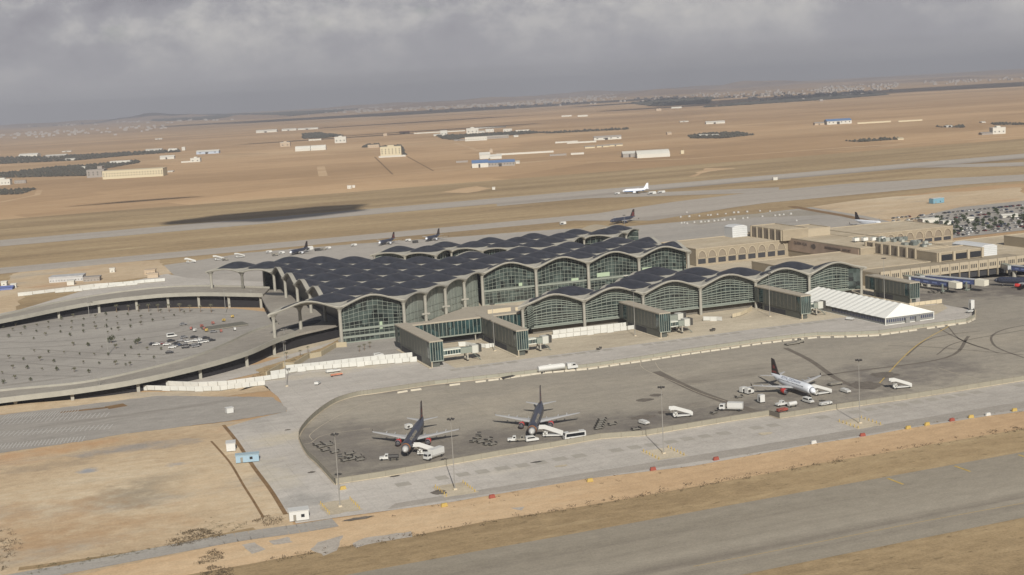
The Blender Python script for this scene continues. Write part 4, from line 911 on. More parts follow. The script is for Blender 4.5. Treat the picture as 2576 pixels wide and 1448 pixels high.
# brown curved roof peeping behind the far pier
cr = empty('curved_hangar', (0, 0, 0), 0, 'low curved building with brown front behind the far end of the domed roofs', 'building')
c0 = G('z2', 1395, 262); w_ = 33
pts = [(c0.x-w_/2, 0)]+[(c0.x-w_/2+w_*k/10, 8+4.6*math.sin(math.pi*k/10)) for k in range(11)]+[(c0.x+w_/2, 0)]
MB().prof(pts, c0.y, c0.y+26).build('front_wall', mat('rust_brown', lin((122, 92, 74)), .85, var=.2, vs=.2), cr)
q = MB()
for k in range(10): q.bar((pts[k+1][0], c0.y+12, pts[k+1][1]+.25), (pts[k+2][0], c0.y+12, pts[k+2][1]+.25), 28, .5)
q.build('roof', stone_l, cr)
cp = [G('z2', x, y, 9.5) for x, y in [(1385, 520), (1440, 503), (1530, 508), (1645, 542), (1560, 566), (1500, 562)]]
wc = empty('canopy_building', (0, 0, 0), 0, 'small building with a bright white roof between the hall and the louvred pier', 'building')
MB().prism([(p.x, p.y) for p in reversed(cp)], 0, 9).build('walls', tealglass, wc); MB().prism([(p.x, p.y) for p in reversed(cp)], 9.02, 9.6).build('roof', mat('bright_roof', lin((196, 192, 182)), .6), wc)
# ================================================================== TENT
tt = empty('marquee', (443, 612, 0), 0, 'long white marquee tent with glazed side walls standing on the apron', 'tent')
tw = mat('white_canvas', lin((214, 214, 206)), .6, var=.03, vs=.5); tgrey = mat('tent_wall', lin((120, 120, 116)), .5, var=.1, vs=.8)
x0, x1, y0, y1, ze, zr = -16, 14.5, -33, 52, 3.9, 9.2; xm = 0
q = MB(); n = 15
for k in range(n):
    ya, yb = y0+8+(y1-y0-8)*k/n, y0+8+(y1-y0-8)*(k+1)/n; mid = (ya+yb)/2
    for (xa, za, xb, zb) in ((x0-.6, ze, xm, zr), (xm, zr, x1+.6, ze)):
        q.add([(xa, ya, za), (xb, ya, zb), (xb, mid, zb-.28), (xa, mid, za-.16), (xb, yb, zb), (xa, yb, za)], [(0, 1, 2, 3), (3, 2, 4, 5)])
q.add([(x0-.6, y0-.4, ze), (x1+.6, y0-.4, ze), (xm, y0+8, zr), (x0-.6, y0+8, ze), (x1+.6, y0+8, ze)], [(0, 1, 2), (0, 2, 3), (1, 4, 2)])
q.add([(x0-.6, y1, ze), (x1+.6, y1, ze), (xm, y1, zr)], [(0, 2, 1)])
q.build('roof', tw, tt)
MB().box(x0, y0, 0, x1, y1, ze-.05).build('side_walls', tgrey, tt)
q = MB()
for k in range(22): q.box(x0+.6+k*1.36, y0-.06, 1.4, x0+1.4+k*1.36, y0-.01, 3)
for k in range(34): q.box(x0-.06, y0+1+k*1.4, 1.2, x0-.01, y0+1.95+k*1.4, 3.2)
q.build('window', mat('tent_window', lin((58, 64, 84)), .2), tt)
q = MB(); q.box(x0-.3, y0-.3, 0, x1+.3, y0-.02, .3); q.box(x0-.3, y0, 0, x0-.02, y1, .25)
for x in (x0-.1, x1+.1): q.box(x-.15, y0-.2, 0, x+.15, y0+.1, ze)
q.build('base_rail', tw, tt)
for x in (-4, 2.5): MB().box(x, y0-1.2, 0, x+2.4, y0-.08, 2.9).build('entrance_porch', tgrey, tt)
# ================================================================== FENCES AND HOARDINGS
fenm = mat('fence_mesh', lin((132, 127, 112)), .8, var=.08, vs=.2); fpost = mat('fence_post', lin((120, 114, 100)), .7)
def fence(pts, h, label, m, th=.12, post=6.0, nm='perimeter_fence', cat='fence', kerb=True):
    r = empty(nm, (0, 0, 0), 0, label, cat); q = MB(); p = MB()
    for k in range(len(pts)-1):
        a, b = Vector((pts[k].x, pts[k].y, .16)), Vector((pts[k+1].x, pts[k+1].y, .16)); q.bar(a+Vector((0, 0, h/2)), b+Vector((0, 0, h/2)), th, h)
        n = max(1, int((b-a).length/post))
        for i in range(n): c = a.lerp(b, i/n); p.box(c.x-.1, c.y-.1, .1, c.x+.1, c.y+.1, h+.45)
        p.bar(a+Vector((0, 0, h+.1)), b+Vector((0, 0, h+.1)), .16, .12)
    q.build('panels', m, r); p.build('posts', fpost, r)
    if kerb:
        w2 = MB()
        for k in range(len(pts)-1): w2.bar(Vector((pts[k].x, pts[k].y, .3)), Vector((pts[k+1].x, pts[k+1].y, .3)), .8, .2)
        w2.build('kerb', conc2, r)
    return r
sq = [G('q2', x, y) for x, y in [(430, 1075), (820, 1015), (1280, 930), (1700, 855), (2100, 790), (2482, 722)]]+[G('q3', x, y) for x, y in [(450, 940), (1160, 822), (1470, 775)]]
fence(sq, 2.1, 'beige mesh fence along the near edge of the dark apron, left of the jog', fenm)
fence([G('q3', x, y) for x, y in [(1555, 800), (2030, 722), (2576, 645)]]+[Vector((900, 442, 0)), Vector((1500, 446, 0))], 2.1, 'beige mesh fence along the near edge of the dark apron, right of the jog', fenm)
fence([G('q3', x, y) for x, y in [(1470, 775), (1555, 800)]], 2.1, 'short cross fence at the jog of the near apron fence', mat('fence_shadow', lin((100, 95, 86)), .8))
fence(curve_pts([G('q2', x, y) for x, y in [(430, 1075), (300, 930), (215, 850), (165, 765), (150, 705), (185, 640), (260, 560), (360, 482), (460, 428), (600, 388), (720, 372), (1000, 330), (1200, 300)]], 4), 2.0, 'grey fence curving round the left end of the dark apron', mat('fence_mesh_grey', lin((128, 124, 110)), .8, var=.06, vs=.2))
fence([G('q2', 1200, 300)]+[G('q3', x, y) for x, y in [(0, 390), (430, 328), (750, 275), (1145, 220), (1400, 182), (1650, 152), (1860, 132), (2080, 130), (2350, 118)]]+[G('r3', x, y) for x, y in [(1010, 882), (1600, 797), (1950, 752), (2040, 705), (2045, 625)]], 1.8, 'grey green fence along the far side of the dark apron below the tent', mat('fence_mesh_green', lin((136, 134, 120)), .8, var=.06, vs=.2))
# white concrete barriers laid end to end inside the fence
jb = MB(); jb.prof([(-.4, 0), (.4, 0), (.22, .3), (.14, .72), (-.14, .72), (-.22, .3)], -2.5, 2.5); bar0 = jb.build('concrete_barrier', mat('whitewash', lin((172, 165, 148)), .8, var=.08, vs=.3))
tag(bar0, 'white concrete barrier in the row along the far fence of the dark apron', 'barrier', 'white barriers along the far apron fence')
line = [G('q2', x, y) for x, y in [(780, 385), (1000, 348), (1300, 308), (1700, 258), (2020, 212)]]+[G('q3', x, y) for x, y in [(0, 402), (430, 340), (750, 290), (1145, 234), (1400, 196), (1650, 166), (1860, 146), (2080, 142), (2350, 130)]]+[G('r3', x, y) for x, y in [(1010, 895), (1600, 812), (1950, 762), (2040, 715)]]
first = True; rr = random.Random(3)
for k in range(len(line)-1):
    a, b = line[k], line[k+1]; d = b-a; n = int(d.length/5.2)
    for i in range(n):
        if rr.random() < (.25 if k < 3 else .05): continue
        c = a+d*((i+.5)/max(1, n)); o = bar0 if first else bar0.copy()
        if not first: COL.objects.link(o)
        first = False; o.location = (c.x, c.y-.8, .16); o.rotation_euler = (0, 0, math.atan2(d.y, d.x)-R(90)+rr.uniform(-.03, .03))
wpan = mat('white_hoarding', lin((184, 184, 177)), .75, var=.08, vs=.25)
def hoarding(pts, h, label, off=0, wd=4.0, m=None, z0=0):
    h *= .88; r = empty('hoarding_fence', (0, 0, 0), 0, label, 'hoarding'); q = MB(); p = MB()
    for k in range(len(pts)-1):
        a, b = pts[k], pts[k+1]; d = b-a; n = max(1, round(d.length/wd)); u = Vector((-d.y, d.x, 0)).normalized()
        for i in range(n):
            s, e = a+d*((i+.012)/n), a+d*((i+.988)/n); o = u*random.uniform(-.04, .04)
            q.bar(Vector((s.x, s.y, z0+.15+h/2))+o, Vector((e.x, e.y, z0+.15+h/2))+o, .3, h)
            p.box(s.x-.07, s.y-.2, 0, s.x+.07, s.y+.2, z0+h*.9)
        p.bar(Vector((a.x, a.y, z0+.3)), Vector((b.x, b.y, z0+.3)), .34, .3)
    q.build('panels', m or wpan, r); p.build('posts', fpost, r); return r
hoarding(GP('v3', [(90, 1050), (400, 1058), (850, 1068), (1200, 1062), (1500, 1015), (1820, 985)]), 2.8, 'near row of white hoarding panels below the viaduct, left half')
hoarding(GP('v3', [(380, 990), (900, 1010), (1300, 990), (1800, 925), (2100, 880)]), 2.9, 'far row of white hoarding panels below the viaduct, directly behind the near row')
hoarding(GP('z1', [(760, 1480), (1000, 1440), (1400, 1405), (1750, 1375), (2085, 1345)]), 2.9, 'white hoarding panels running up to the leftmost grey gate building, front row')
hoarding(GP('z1', [(900, 1425), (1200, 1395), (1600, 1348), (2060, 1305)]), 2.9, 'white hoarding panels running up to the leftmost grey gate building, back row')
hoarding(GP('z2', [(890, 1145), (1150, 1115), (1570, 1065), (1640, 1055)]), 2.8, 'white hoarding panels left of the third grey gate building, front row')
hoarding(GP('z2', [(900, 1105), (1150, 1075), (1570, 1030)]), 2.8, 'white hoarding panels left of the third grey gate building, back row')
hoarding(GP('g2', [(1240, 940), (1430, 940), (1500, 945)]), 2.8, 'white hoarding panels under the louvred pier between two grey gate buildings')
hoarding(GP('g2', [(1640, 900), (1760, 870), (1850, 830), (1910, 790)]), 2.6, 'cream hoarding curving up to a pier column', m=creamb)
hoarding(GP('r3', [(1330, 590), (1440, 575), (1685, 545)]), 2.6, 'cream hoarding panels beside the rightmost grey gate building', m=creamb)
hoarding(GP('g1', [(880, 665), (980, 660), (1090, 680), (1250, 690), (1370, 680)]), 2.6, 'white crates and boards stacked between the two left gate buildings', wd=3)
hoarding(GP('v2', [(245, 415), (450, 395), (620, 375), (900, 340), (1300, 290), (1700, 262), (2000, 232), (2280, 210)]), 3.0, 'long row of white hoarding beyond the upper viaduct', wd=9)
hoarding(GP('v2', [(760, 372), (1140, 340), (1600, 285), (1900, 258)]), 2.2, 'second line of white boards just in front of the long far hoarding', wd=7)
# ================================================================== AIRCRAFT
tyre = mat('rubber_tyre', (.02, .02, .02), .9); metal = mat('bare_metal', (.45, .45, .46), .35, .7); blackg = mat('dark_glass', (.015, .017, .02), .15, spec=.7)
def airliner(pos, ang, L_, label, body, fin, engc, wing=None, nose=None, gold=None, belly=None, group='parked airliners', span=17.0, title=None, emblem=None):
    r = empty('airliner', (pos[0], pos[1], pos[2] if len(pos) > 2 else .2), ang, label, 'aeroplane', group)
    R0, ZC = 1.98, 3.75; h = L_/2; wing = wing or mat('wing_grey', lin((164, 164, 162)), .5, .05)
    prof = [(h, .02, -.55), (h-.35, .48, -.5), (h-1.1, .98, -.38), (h-2.2, 1.45, -.22), (h-3.6, 1.78, -.08), (h-5.2, 1.94, 0), (h-6.5, R0, 0), (-h+12, R0, 0), (-h+9.5, 1.85, .12), (-h+6.5, 1.42, .48), (-h+3.5, .9, .92), (-h+1.2, .45, 1.25), (-h, .14, 1.42)]
    def ring(x, rad, dz, n=20): return [Vector((x, rad*math.cos(6.28318*k/n), ZC+dz+rad*1.03*math.sin(6.28318*k/n))) for k in range(n)]
    cut = 4
    f = MB().loft([ring(*p) for p in prof[cut-1:]]).build('fuselage', body, r, True)
    nb = MB().loft([ring(p[0], p[1]+(.004 if p is prof[cut-1] else 0), p[2]) for p in prof[:cut]]).build('nose', nose or body, r, True)
    cw = MB()
    for sy_ in (-1, 1):
        for k in range(3):
            a0, a1 = .25+.42*k, .25+.42*(k+1)-.06; x0_, x1_ = h-2.05-.16*k*k, h-2.75-.16*k*k
            def P_(x, a, rr_): return Vector((x, sy_*rr_*math.sin(a), ZC-.18+rr_*math.cos(a)*1.0))
            cw.add([P_(h-2.1-.25*k, a0, 1.36+.1*k), P_(h-2.1-.3*(k+1), a1, 1.36+.11*k), P_(h-3.0-.2*k, a1, 1.66+.05*k), P_(h-3.0-.2*k, a0, 1.66+.05*k)], [(0, 1, 2, 3)])
    cw.build('cockpit_windows', blackg, nb)
    if gold:
        MB().loft([ring(h-2.5, 1.525, -.2), ring(h-3.3, 1.74, -.12)], cap=False).build('nose_band', gold, nb)
    wn = MB(); n = int((L_-14)/.95)
    for sy_ in (-1, 1):
        for k in range(n):
            x = h-6+-.95*k; a = R(16); y = sy_*(R0*math.cos(a)+.012); z = ZC+R0*1.03*math.sin(a)
            wn.add([(x, y, z), (x-.42, y, z), (x-.42, y-sy_*.09, z+.46), (x, y-sy_*.09, z+.46)], [(0, 1, 2, 3)])
    wn.build('cabin_windows', blackg, f)
    if belly: MB().loft([[Vector((x, rr_*1.01*math.cos(a), ZC+dz+rr_*1.035*math.sin(a))) for a in [math.pi+math.pi*.84*(k/10-.5)*1.0+math.pi/2-math.pi/2+math.pi/2 for k in range(11)]] for x, rr_, dz in prof[3:-3]], cap=False).build('belly_paint', belly, f, True)
    for sy_ in (-1, 1):
        def af(x0_, c, y, z, t): return [Vector((x0_, y, z)), Vector((x0_-c*.25, y, z+t)), Vector((x0_-c*.7, y, z+t*.7)), Vector((x0_-c, y, z)), Vector((x0_-c*.6, y, z-t*.4)), Vector((x0_-c*.2, y, z-t*.6))]
        s_ = sy_
        secs = [(3.6, 7.2, 1.5*s_, ZC-1.25, .5), (.9, 4.6, 6.0*s_, ZC-.85, .34), (-3.6, 1.7, (span-.3)*s_, ZC+.35, .12), (-3.9, 1.1, span*s_, ZC+.55, .08)]
        w_ = MB().loft([af(*q) for q in secs]).build('wing', wing, r)
        MB().loft([af(-3.95, 1.05, span*s_, ZC+.3, .06), af(-4.5, .5, (span+.12)*s_, ZC+1.45, .04)]).build('wing_tip', fin, w_)
        fl = MB()
        for yy in (3.6, 8.2, 11.6): fl.bar((-.6-yy*.33, yy*s_, ZC-1.35+yy*.1), (-3.6-yy*.22, yy*s_, ZC-1.25+yy*.1), .32, .36)
        fl.build('flap_fairing', wing, w_)
        ex, ey, ez = 4.6, 5.75*s_, ZC-2.0
        def er(x, rad, n=16): return [Vector((x, ey+rad*math.cos(6.28318*k/n), ez+rad*math.sin(6.28318*k/n))) for k in range(n)]
        en = MB().loft([er(ex-.35, 1.0), er(ex-.6, 1.12), er(ex-2.2, 1.16), er(ex-3.6, .92), er(ex-4.0, .7)], cap=False).build('engine', engc, r, True)
        MB().loft([er(ex, .98), er(ex-.36, 1.09)], cap=False).build('intake_lip', mat('polished_lip', (.62, .62, .62), .25, .8), en, True)
        MB().loft([er(ex-.1, .93), er(ex-1.2, .85)], cap=False).build('intake_lining', mat('intake_dark', (.06, .06, .06), .8), en)
        MB().loft([er(ex-1.0, .86), er(ex-1.05, .86)]).build('fan', mat('fan_grey', (.09, .09, .10), .5, .4), en)
        MB().tube((ex-.75, ey, ez), (ex-1.0, ey, ez), .08, .3).build('spinner', metal, en)
        MB().tube((ex-3.9, ey, ez), (ex-5.0, ey, ez), .5, .25, 10).build('exhaust_cone', metal, en)
        MB().loft([[Vector((ex-1.2, ey-.16, ez+1.05)), Vector((ex-1.2, ey+.16, ez+1.05)), Vector((ex-4.4, ey+.16, ez+.75)), Vector((ex-4.4, ey-.16, ez+.75))], [Vector((1.2, ey-.16, ZC-.75)), Vector((1.2, ey+.16, ZC-.75)), Vector((-1.4, ey+.16, ZC-.85)), Vector((-1.4, ey-.16, ZC-.85))]]).build('pylon', wing, en)
        tp = [(-h+5.4, 3.6, .6*s_, ZC+.95, .2), (-h+2.0, 1.3, 6.2*s_, ZC+1.45, .08)]
        MB().loft([af(*q) for q in tp]).build('tailplane', wing, r)
    fv = [(-h+8.2, 1.35), (-h+6.4, 2.2), (-h+3.2, 7.6), (-h+1.0, 7.9), (-h+1.15, 1.2)]
    q = MB(); M_ = len(fv); vs = [(x, y, ZC+.35+z) for y in (-.17, .17) for x, z in fv]
    q.add(vs, [tuple(range(M_)), tuple(range(2*M_-1, M_-1, -1))]+[((i+1) % M_, i, i+M_, (i+1) % M_+M_) for i in range(M_)]); fo = q.build('fin', fin, r)
    if emblem:
        e = MB()
        for sy_ in (-.19, .19):
            e.add([(-h+4.1, sy_, ZC+4.0), (-h+2.2, sy_, ZC+4.0), (-h+1.9, sy_, ZC+5.6), (-h+2.5, sy_, ZC+4.9), (-h+2.9, sy_, ZC+5.9), (-h+3.4, sy_, ZC+4.9), (-h+3.9, sy_, ZC+5.5)], [(0, 1, 2, 3, 4, 5, 6)])
            e.add([(-h+5.2, sy_, ZC+2.2), (-h+1.3, sy_, ZC+2.2), (-h+1.3, sy_, ZC+2.9), (-h+4.7, sy_, ZC+3.1)], [(0, 1, 2, 3)])
        e.build('tail_emblem', emblem, fo)
    for (gx, gy, n2) in ((h-5.2, 0, .38), (-1.6, 3.8, .58), (-1.6, -3.8, .58)):
        g_ = MB().tube((gx, gy, n2), (gx, gy, ZC-1.4), .13).build('landing_gear', metal, r)
        t_ = MB()
        for o in (-.3, .3): t_.tube((gx, gy+o-.14, n2), (gx, gy+o+.14, n2), n2, n=14)
        t_.build('wheels', tyre, g_)
    if title:
        txt, tm, sz = title
        for sy_ in (-1, 1):
            cu = bpy.data.curves.new('t', 'FONT'); cu.body = txt; cu.size = sz; tmp = bpy.data.objects.new('tmp', cu); COL.objects.link(tmp); bpy.context.view_layer.update()
            me = bpy.data.meshes.new_from_object(tmp.evaluated_get(bpy.context.evaluated_depsgraph_get())); bpy.data.objects.remove(tmp); me.name = 'fuselage_title'; me.materials.clear(); me.materials.append(tm)
            ob = bpy.data.objects.new('fuselage_title', me); COL.objects.link(ob); ob.parent = r
            a = R(58)
            xe = h-7.5-(0 if sy_ < 0 else 0)
            M1 = Matrix.Translation((xe if sy_ > 0 else xe-len(txt)*sz*.66, sy_*(R0*math.sin(R(48))+.03), ZC+R0*1.03*math.cos(R(48))+.03)) @ Matrix.Rotation(R(180) if sy_ > 0 else 0, 4, 'Z') @ Matrix.Rotation(R(48), 4, 'X')
            ob.matrix_local = M1
    return r
char = mat('charcoal_paint', lin((50, 54, 68)), .42, .1, coat=.15); finb = mat('brown_black_fin', lin((44, 36, 34)), .5, var=.35, vs=.6); redm = mat('red_nacelle', lin((170, 52, 46)), .4)
whitep = mat('white_paint_gloss', lin((206, 210, 214)), .35, coat=.2); gold = mat('gold_band', lin((150, 104, 62)), .4, .3); redem = mat('dull_red_emblem', lin((116, 50, 48)), .5); goldt = mat('gold_lettering', lin((186, 176, 150)), .5); navy = mat('navy_lettering', lin((70, 80, 104)), .5)
def heading(a, b): return math.atan2(b[1]-a[1], b[0]-a[0])
h1 = heading((150.2, 504.5), (130.1, 463.9)); c1 = (140.1, 484.2)
airliner(c1, h1, 44.5, 'charcoal airliner with red engine pods and passenger steps, leftmost on the apron', char, finb, redm, nose=mat('pale_nose', lin((168, 168, 164)), .4), gold=gold, title=('ROYAL JORDANIAN', goldt, 1.5), emblem=redem)
h2 = heading((200.3, 502.2), (180, 463.1))
airliner((190.2, 482.6), h2, 44.5, 'charcoal airliner with red engine pods in the middle of the apron, bus beside it', char, finb, redm, nose=mat('pale_nose', lin((168, 168, 164)), .4), gold=gold, title=('ROYAL JORDANIAN', goldt, 1.5), emblem=redem)
airliner((304.3, 477.0), R(-90), 33.8, 'white airliner with black tail fin and one red engine showing, right on the apron', whitep, finb, redm, title=('ROYAL JORDANIAN', navy, 1.6), emblem=redem)
gp = G('z1', 1020, 372); airliner((gp.x, gp.y), math.atan2(-.62, -.78), 31, 'dark airliner with a tall fin, leftmost of three parked behind the terminal roofs', char, finb, whitep, nose=whitep, group='airliners behind the terminal', belly=None)
gp = G('z1', 1815, 285); airliner((gp.x, gp.y), math.atan2(-.62, -.78), 31, 'dark airliner with reddish fin, middle of three parked behind the terminal roofs', char, finb, whitep, nose=whitep, group='airliners behind the terminal', emblem=redem)
gp = G('z1', 2230, 250); airliner((gp.x, gp.y), math.atan2(-.62, -.78), 29, 'dark airliner, rightmost of three parked behind the terminal roofs', char, finb, whitep, nose=whitep, group='airliners behind the terminal')
for o in bpy.data.objects:
    if o.get('group') == 'airliners behind the terminal': o.scale = (.84, .84, .84)
gp = G('z2', 1535, 92); airliner((gp.x, gp.y), math.atan2(-.62, -.78)-R(20), 34, 'dark airliner taxiing alone on the grey concrete beyond the domed roofs', char, finb, char, group='airliners beyond the terminal', emblem=redem)
gp = G('fr', 290, 748); airliner((gp.x, gp.y), R(160), 33, 'white airliner with blue belly and pale tail on the far taxiway', whitep, whitep, whitep, belly=mat('blue_belly', lin((62, 96, 140)), .4), group='airliners beyond the terminal')
gp = G('f4', 545, 600); airliner((gp.x, gp.y), R(-82), 34, 'white airliner with dark fin standing behind the old terminal roof', whitep, finb, whitep, group='airliners beyond the terminal')
gp = G('r1', 2050, 830)-Vector((math.cos(R(122)), math.sin(R(122)), 0))*18; airliner((gp.x, gp.y), R(122), 37, 'charcoal airliner at the blue boarding bridge, cut by the right picture edge', char, finb, redm, nose=char, group='parked airliners', emblem=redem)
# ================================================================== APRON VEHICLES
vwhite = mat('vehicle_white', lin((186, 186, 181)), .45, coat=.1); vdark = mat('vehicle_dark', lin((52, 50, 48)), .6); vgrey = mat('vehicle_grey', lin((122, 118, 108)), .6); vyel = mat('vehicle_yellow', lin((170, 144, 70)), .5); vred = mat('vehicle_red', lin((136, 70, 58)), .5)
def wheels(r, pts, rad=.4, w=.3):
    for x, y in pts: MB().tube((x, y-w/2, rad), (x, y+w/2, rad), rad, n=12).build('wheel', tyre, r)
def at_(f, x, y, z=.2): p = G(f, x, y); return (p.x, p.y, z)
def stairs(pos, ang, label, hgt=3.5):
    """passenger steps: ang points from the foot of the steps towards the top platform"""
    r = empty('passenger_steps', pos, ang, label, 'boarding stairs', 'mobile passenger steps'); L0 = 6.6
    MB().box(-3.6, -1, .55, 4.2, 1, .95).build('chassis', vwhite, r)
    q = MB()
    for k in range(15):
        x = -3.4+k*.46; q.box(x, -.85, .9+k*(hgt-.9)/15-.06, x+.52, .85, .9+k*(hgt-.9)/15+.1)
    q.build('steps', vwhite, r)
    for s_ in (-1, 1):
        q = MB(); q.prof([(-3.6, .8), (3.5, hgt-.1), (5.6, hgt-.1), (5.6, hgt+1.05), (3.4, hgt+1.05), (-3.6, 2.0)], s_*.98-.05, s_*.98+.05); q.build('side_panel', vwhite, r)
    MB().box(3.4, -1, hgt-.15, 5.8, 1, hgt).build('platform', vwhite, r)
    q = MB(); q.bar((2.6, -.8, .9), (4.6, -.8, hgt-.2), .16, .16); q.bar((2.6, .8, .9), (4.6, .8, hgt-.2), .16, .16); q.bar((3.9, -.8, .9), (2.4, -.8, hgt-.9), .14, .14); q.bar((3.9, .8, .9), (2.4, .8, hgt-.9), .14, .14); q.build('lift_frame', vgrey, r)
    MB().prof([(2.4, .95), (4.2, .95), (4.2, 1.6), (3.6, 2.2), (2.4, 2.2)], -1, .05).build('cab', vwhite, r)
    wheels(r, [(-2.6, -.85), (-2.6, .85), (3.2, -.85), (3.2, .85)]); return r
def van(pos, ang, label, col=None, L_=5.0, H=2.2, group='white vans on the airfield', nm='van', cat='van'):
    r = empty(nm, pos, ang, label, cat, group); h = L_/2; col = col or vwhite
    MB().prof([(-h, .45), (h, .45), (h, 1.15), (h-1.0, 1.35), (h-1.75, H), (-h+.1, H)], -.95, .95).build('body', col, r)
    g_ = MB(); g_.add([(h-.96, -.82, 1.4), (h-.96, .82, 1.4), (h-1.66, .8, H-.12), (h-1.66, -.8, H-.12)], [(0, 1, 2, 3)]); g_.build('windscreen', blackg, r)
    g_ = MB()
    for s_ in (-1, 1): g_.add([(h-1.3, s_*.965, 1.35), (-h+.5, s_*.965, 1.35), (-h+.5, s_*.965, H-.25), (h-1.85, s_*.965, H-.25)], [(0, 1, 2, 3)])
    g_.build('side_windows', blackg, r)
    q = MB(); q.box(h, -.85, .5, h+.06, .85, .75); q.build('bumper', vgrey, r)
    wheels(r, [(-h+1, -.82), (-h+1, .82), (h-1, -.82), (h-1, .82)], .36, .24); return r
def pickup(pos, ang, label, col=None):
    r = empty('apron_tractor', pos, ang, label, 'tractor'); col = col or vwhite
    MB().prof([(-2.4, .6), (2.4, .6), (2.4, 1.3), (.9, 1.4), (.4, 1.35), (-2.4, 1.2)], -1, 1).build('body', col, r)
    MB().prof([(-.9, 1.2), (.7, 1.35), (.35, 2.3), (-.8, 2.3)], -.85, .85).build('cab', col, r)
    MB().box(-.65, -.87, 1.5, .25, .87, 2.1).build('windows', blackg, r)
    wheels(r, [(-1.6, -.85), (-1.6, .85), (1.6, -.85), (1.6, .85)], .45); return r
def box_truck(pos, ang, label, high=1.2, L_=8.6, boxl=5.6, col=None):
    r = empty('catering_truck', pos, ang, label, 'truck'); h = L_/2; col = col or vwhite
    MB().box(-h, -1.0, .7, h-.3, 1.0, 1.0).build('chassis', vgrey, r)
    MB().prof([(h-2.3, .75), (h, .75), (h, 1.7), (h-.25, 2.7), (h-2.3, 2.8)], -1.15, 1.15).build('cab', col, r)
    g_ = MB(); g_.add([(h+.01, -1, 1.75), (h+.01, 1, 1.75), (h-.2, 1, 2.55), (h-.2, -1, 2.55)], [(0, 1, 2, 3)])
    for s_ in (-1, 1): g_.add([(h-.3, s_*1.16, 1.75), (h-1.7, s_*1.16, 1.75), (h-1.7, s_*1.16, 2.5), (h-.45, s_*1.16, 2.5)], [(0, 1, 2, 3)])
    g_.build('cab_windows', blackg, r)
    MB().box(-h, -1.25, high, -h+boxl, 1.25, high+2.5).build('cargo_box', col, r)
    q = MB(); q.box(-h, -1.27, high+.25, -h+boxl, 1.27, high+.4); q.build('box_stripe', vgrey, r)
    if high > 1.4:
        q = MB(); [q.bar((-h+.8, s_*.8, 1), (-h+boxl-.8, s_*.8, high), .15, .15) for s_ in (-1, 1)]; [q.bar((-h+.8, s_*.8, high), (-h+boxl-.8, s_*.8, 1), .15, .15) for s_ in (-1, 1)]; q.build('scissor_lift', vgrey, r)
    wheels(r, [(-h+1.4, -1), (-h+1.4, 1), (h-1.2, -1), (h-1.2, 1)], .5); return r
def dolly(pos, ang, label='low dark baggage dolly parked among others on the apron', group=None, col=None, proto=[None]):
    if proto[0] is None:
        r = empty('baggage_dolly', pos, ang, label, 'dolly', group)
        MB().box(-1.7, -.8, .45, 1.7, .8, .6).build('deck', vgrey, r)
        q = MB(); q.box(-1.7, -.8, .6, -1.62, .8, 1.15); q.box(1.62, -.8, .6, 1.7, .8, 1.15); q.build('end_rails', vdark, r)
        MB().bar((1.7, 0, .4), (2.7, 0, .25), .1, .1).build('tow_bar', vdark, r)
        for x in (-1.1, 1.1):
            for y in (-.6, .6): MB().tube((x, y-.1, .25), (x, y+.1, .25), .25, n=10).build('wheel', tyre, r)
        proto[0] = r; return r
    return dup(proto[0], pos, ang, label, group)
def bus(pos, ang, label, L_=12.5, col=None):
    r = empty('apron_bus', pos, ang, label, 'bus'); h = L_/2; col = col or vwhite
    MB().prof([(-h, .4), (h, .4), (h, 1.5), (h-.35, 3.0), (-h+.1, 3.0)], -1.3, 1.3).build('body', col, r)
    g_ = MB(); g_.add([(h+.01, -1.15, 1.45), (h+.01, 1.15, 1.45), (h-.3, 1.15, 2.8), (h-.3, -1.15, 2.8)], [(0, 1, 2, 3)])
    for s_ in (-1, 1): g_.add([(h-.5, s_*1.315, 1.4), (-h+.6, s_*1.315, 1.4), (-h+.6, s_*1.315, 2.6), (h-.7, s_*1.315, 2.6)], [(0, 1, 2, 3)])
    g_.build('windows', blackg, r); MB().box(-h*.4, -.7, 3.0, h*.5, .7, 3.25).build('roof_unit', vgrey, r)
    wheels(r, [(-h+2.4, -1.15), (-h+2.4, 1.15), (h-2.2, -1.15), (h-2.2, 1.15)], .5); return r
def cyl_trailer(pos, ang, label, col=None):
    r = empty('ground_cart', pos, ang, label, 'service cart'); MB().tube((-1.9, 0, 1.35), (1.9, 0, 1.35), .85, n=16).build('tank', col or vwhite, r)
    MB().box(-2, -.7, .45, 2, .7, .6).build('frame', vgrey, r); MB().bar((2, 0, .5), (3.1, 0, .35), .1, .1).build('tow_bar', vdark, r); wheels(r, [(-1.2, -.7), (-1.2, .7), (1.2, -.7), (1.2, .7)], .35); return r
def cart(pos, ang, label, col=None, dims=(3, 1.6, 1.7)):
    r = empty('ground_cart', pos, ang, label, 'service cart'); a, b, c = dims
    MB().prof([(-a/2, .5), (a/2, .5), (a/2, .5+c*.7), (a/2-.4, .5+c), (-a/2, .5+c)], -b/2, b/2).build('housing', col or vwhite, r)
    MB().box(-a/2+.3, -b/2-.02, .8, 0, b/2+.02, .4+c*.7).build('grille', vdark, r); MB().bar((a/2, 0, .5), (a/2+1, 0, .35), .1, .1).build('tow_bar', vdark, r)
    wheels(r, [(-a/2+.5, -b/2+.1), (-a/2+.5, b/2-.1), (a/2-.5, -b/2+.1), (a/2-.5, b/2-.1)], .32); return r
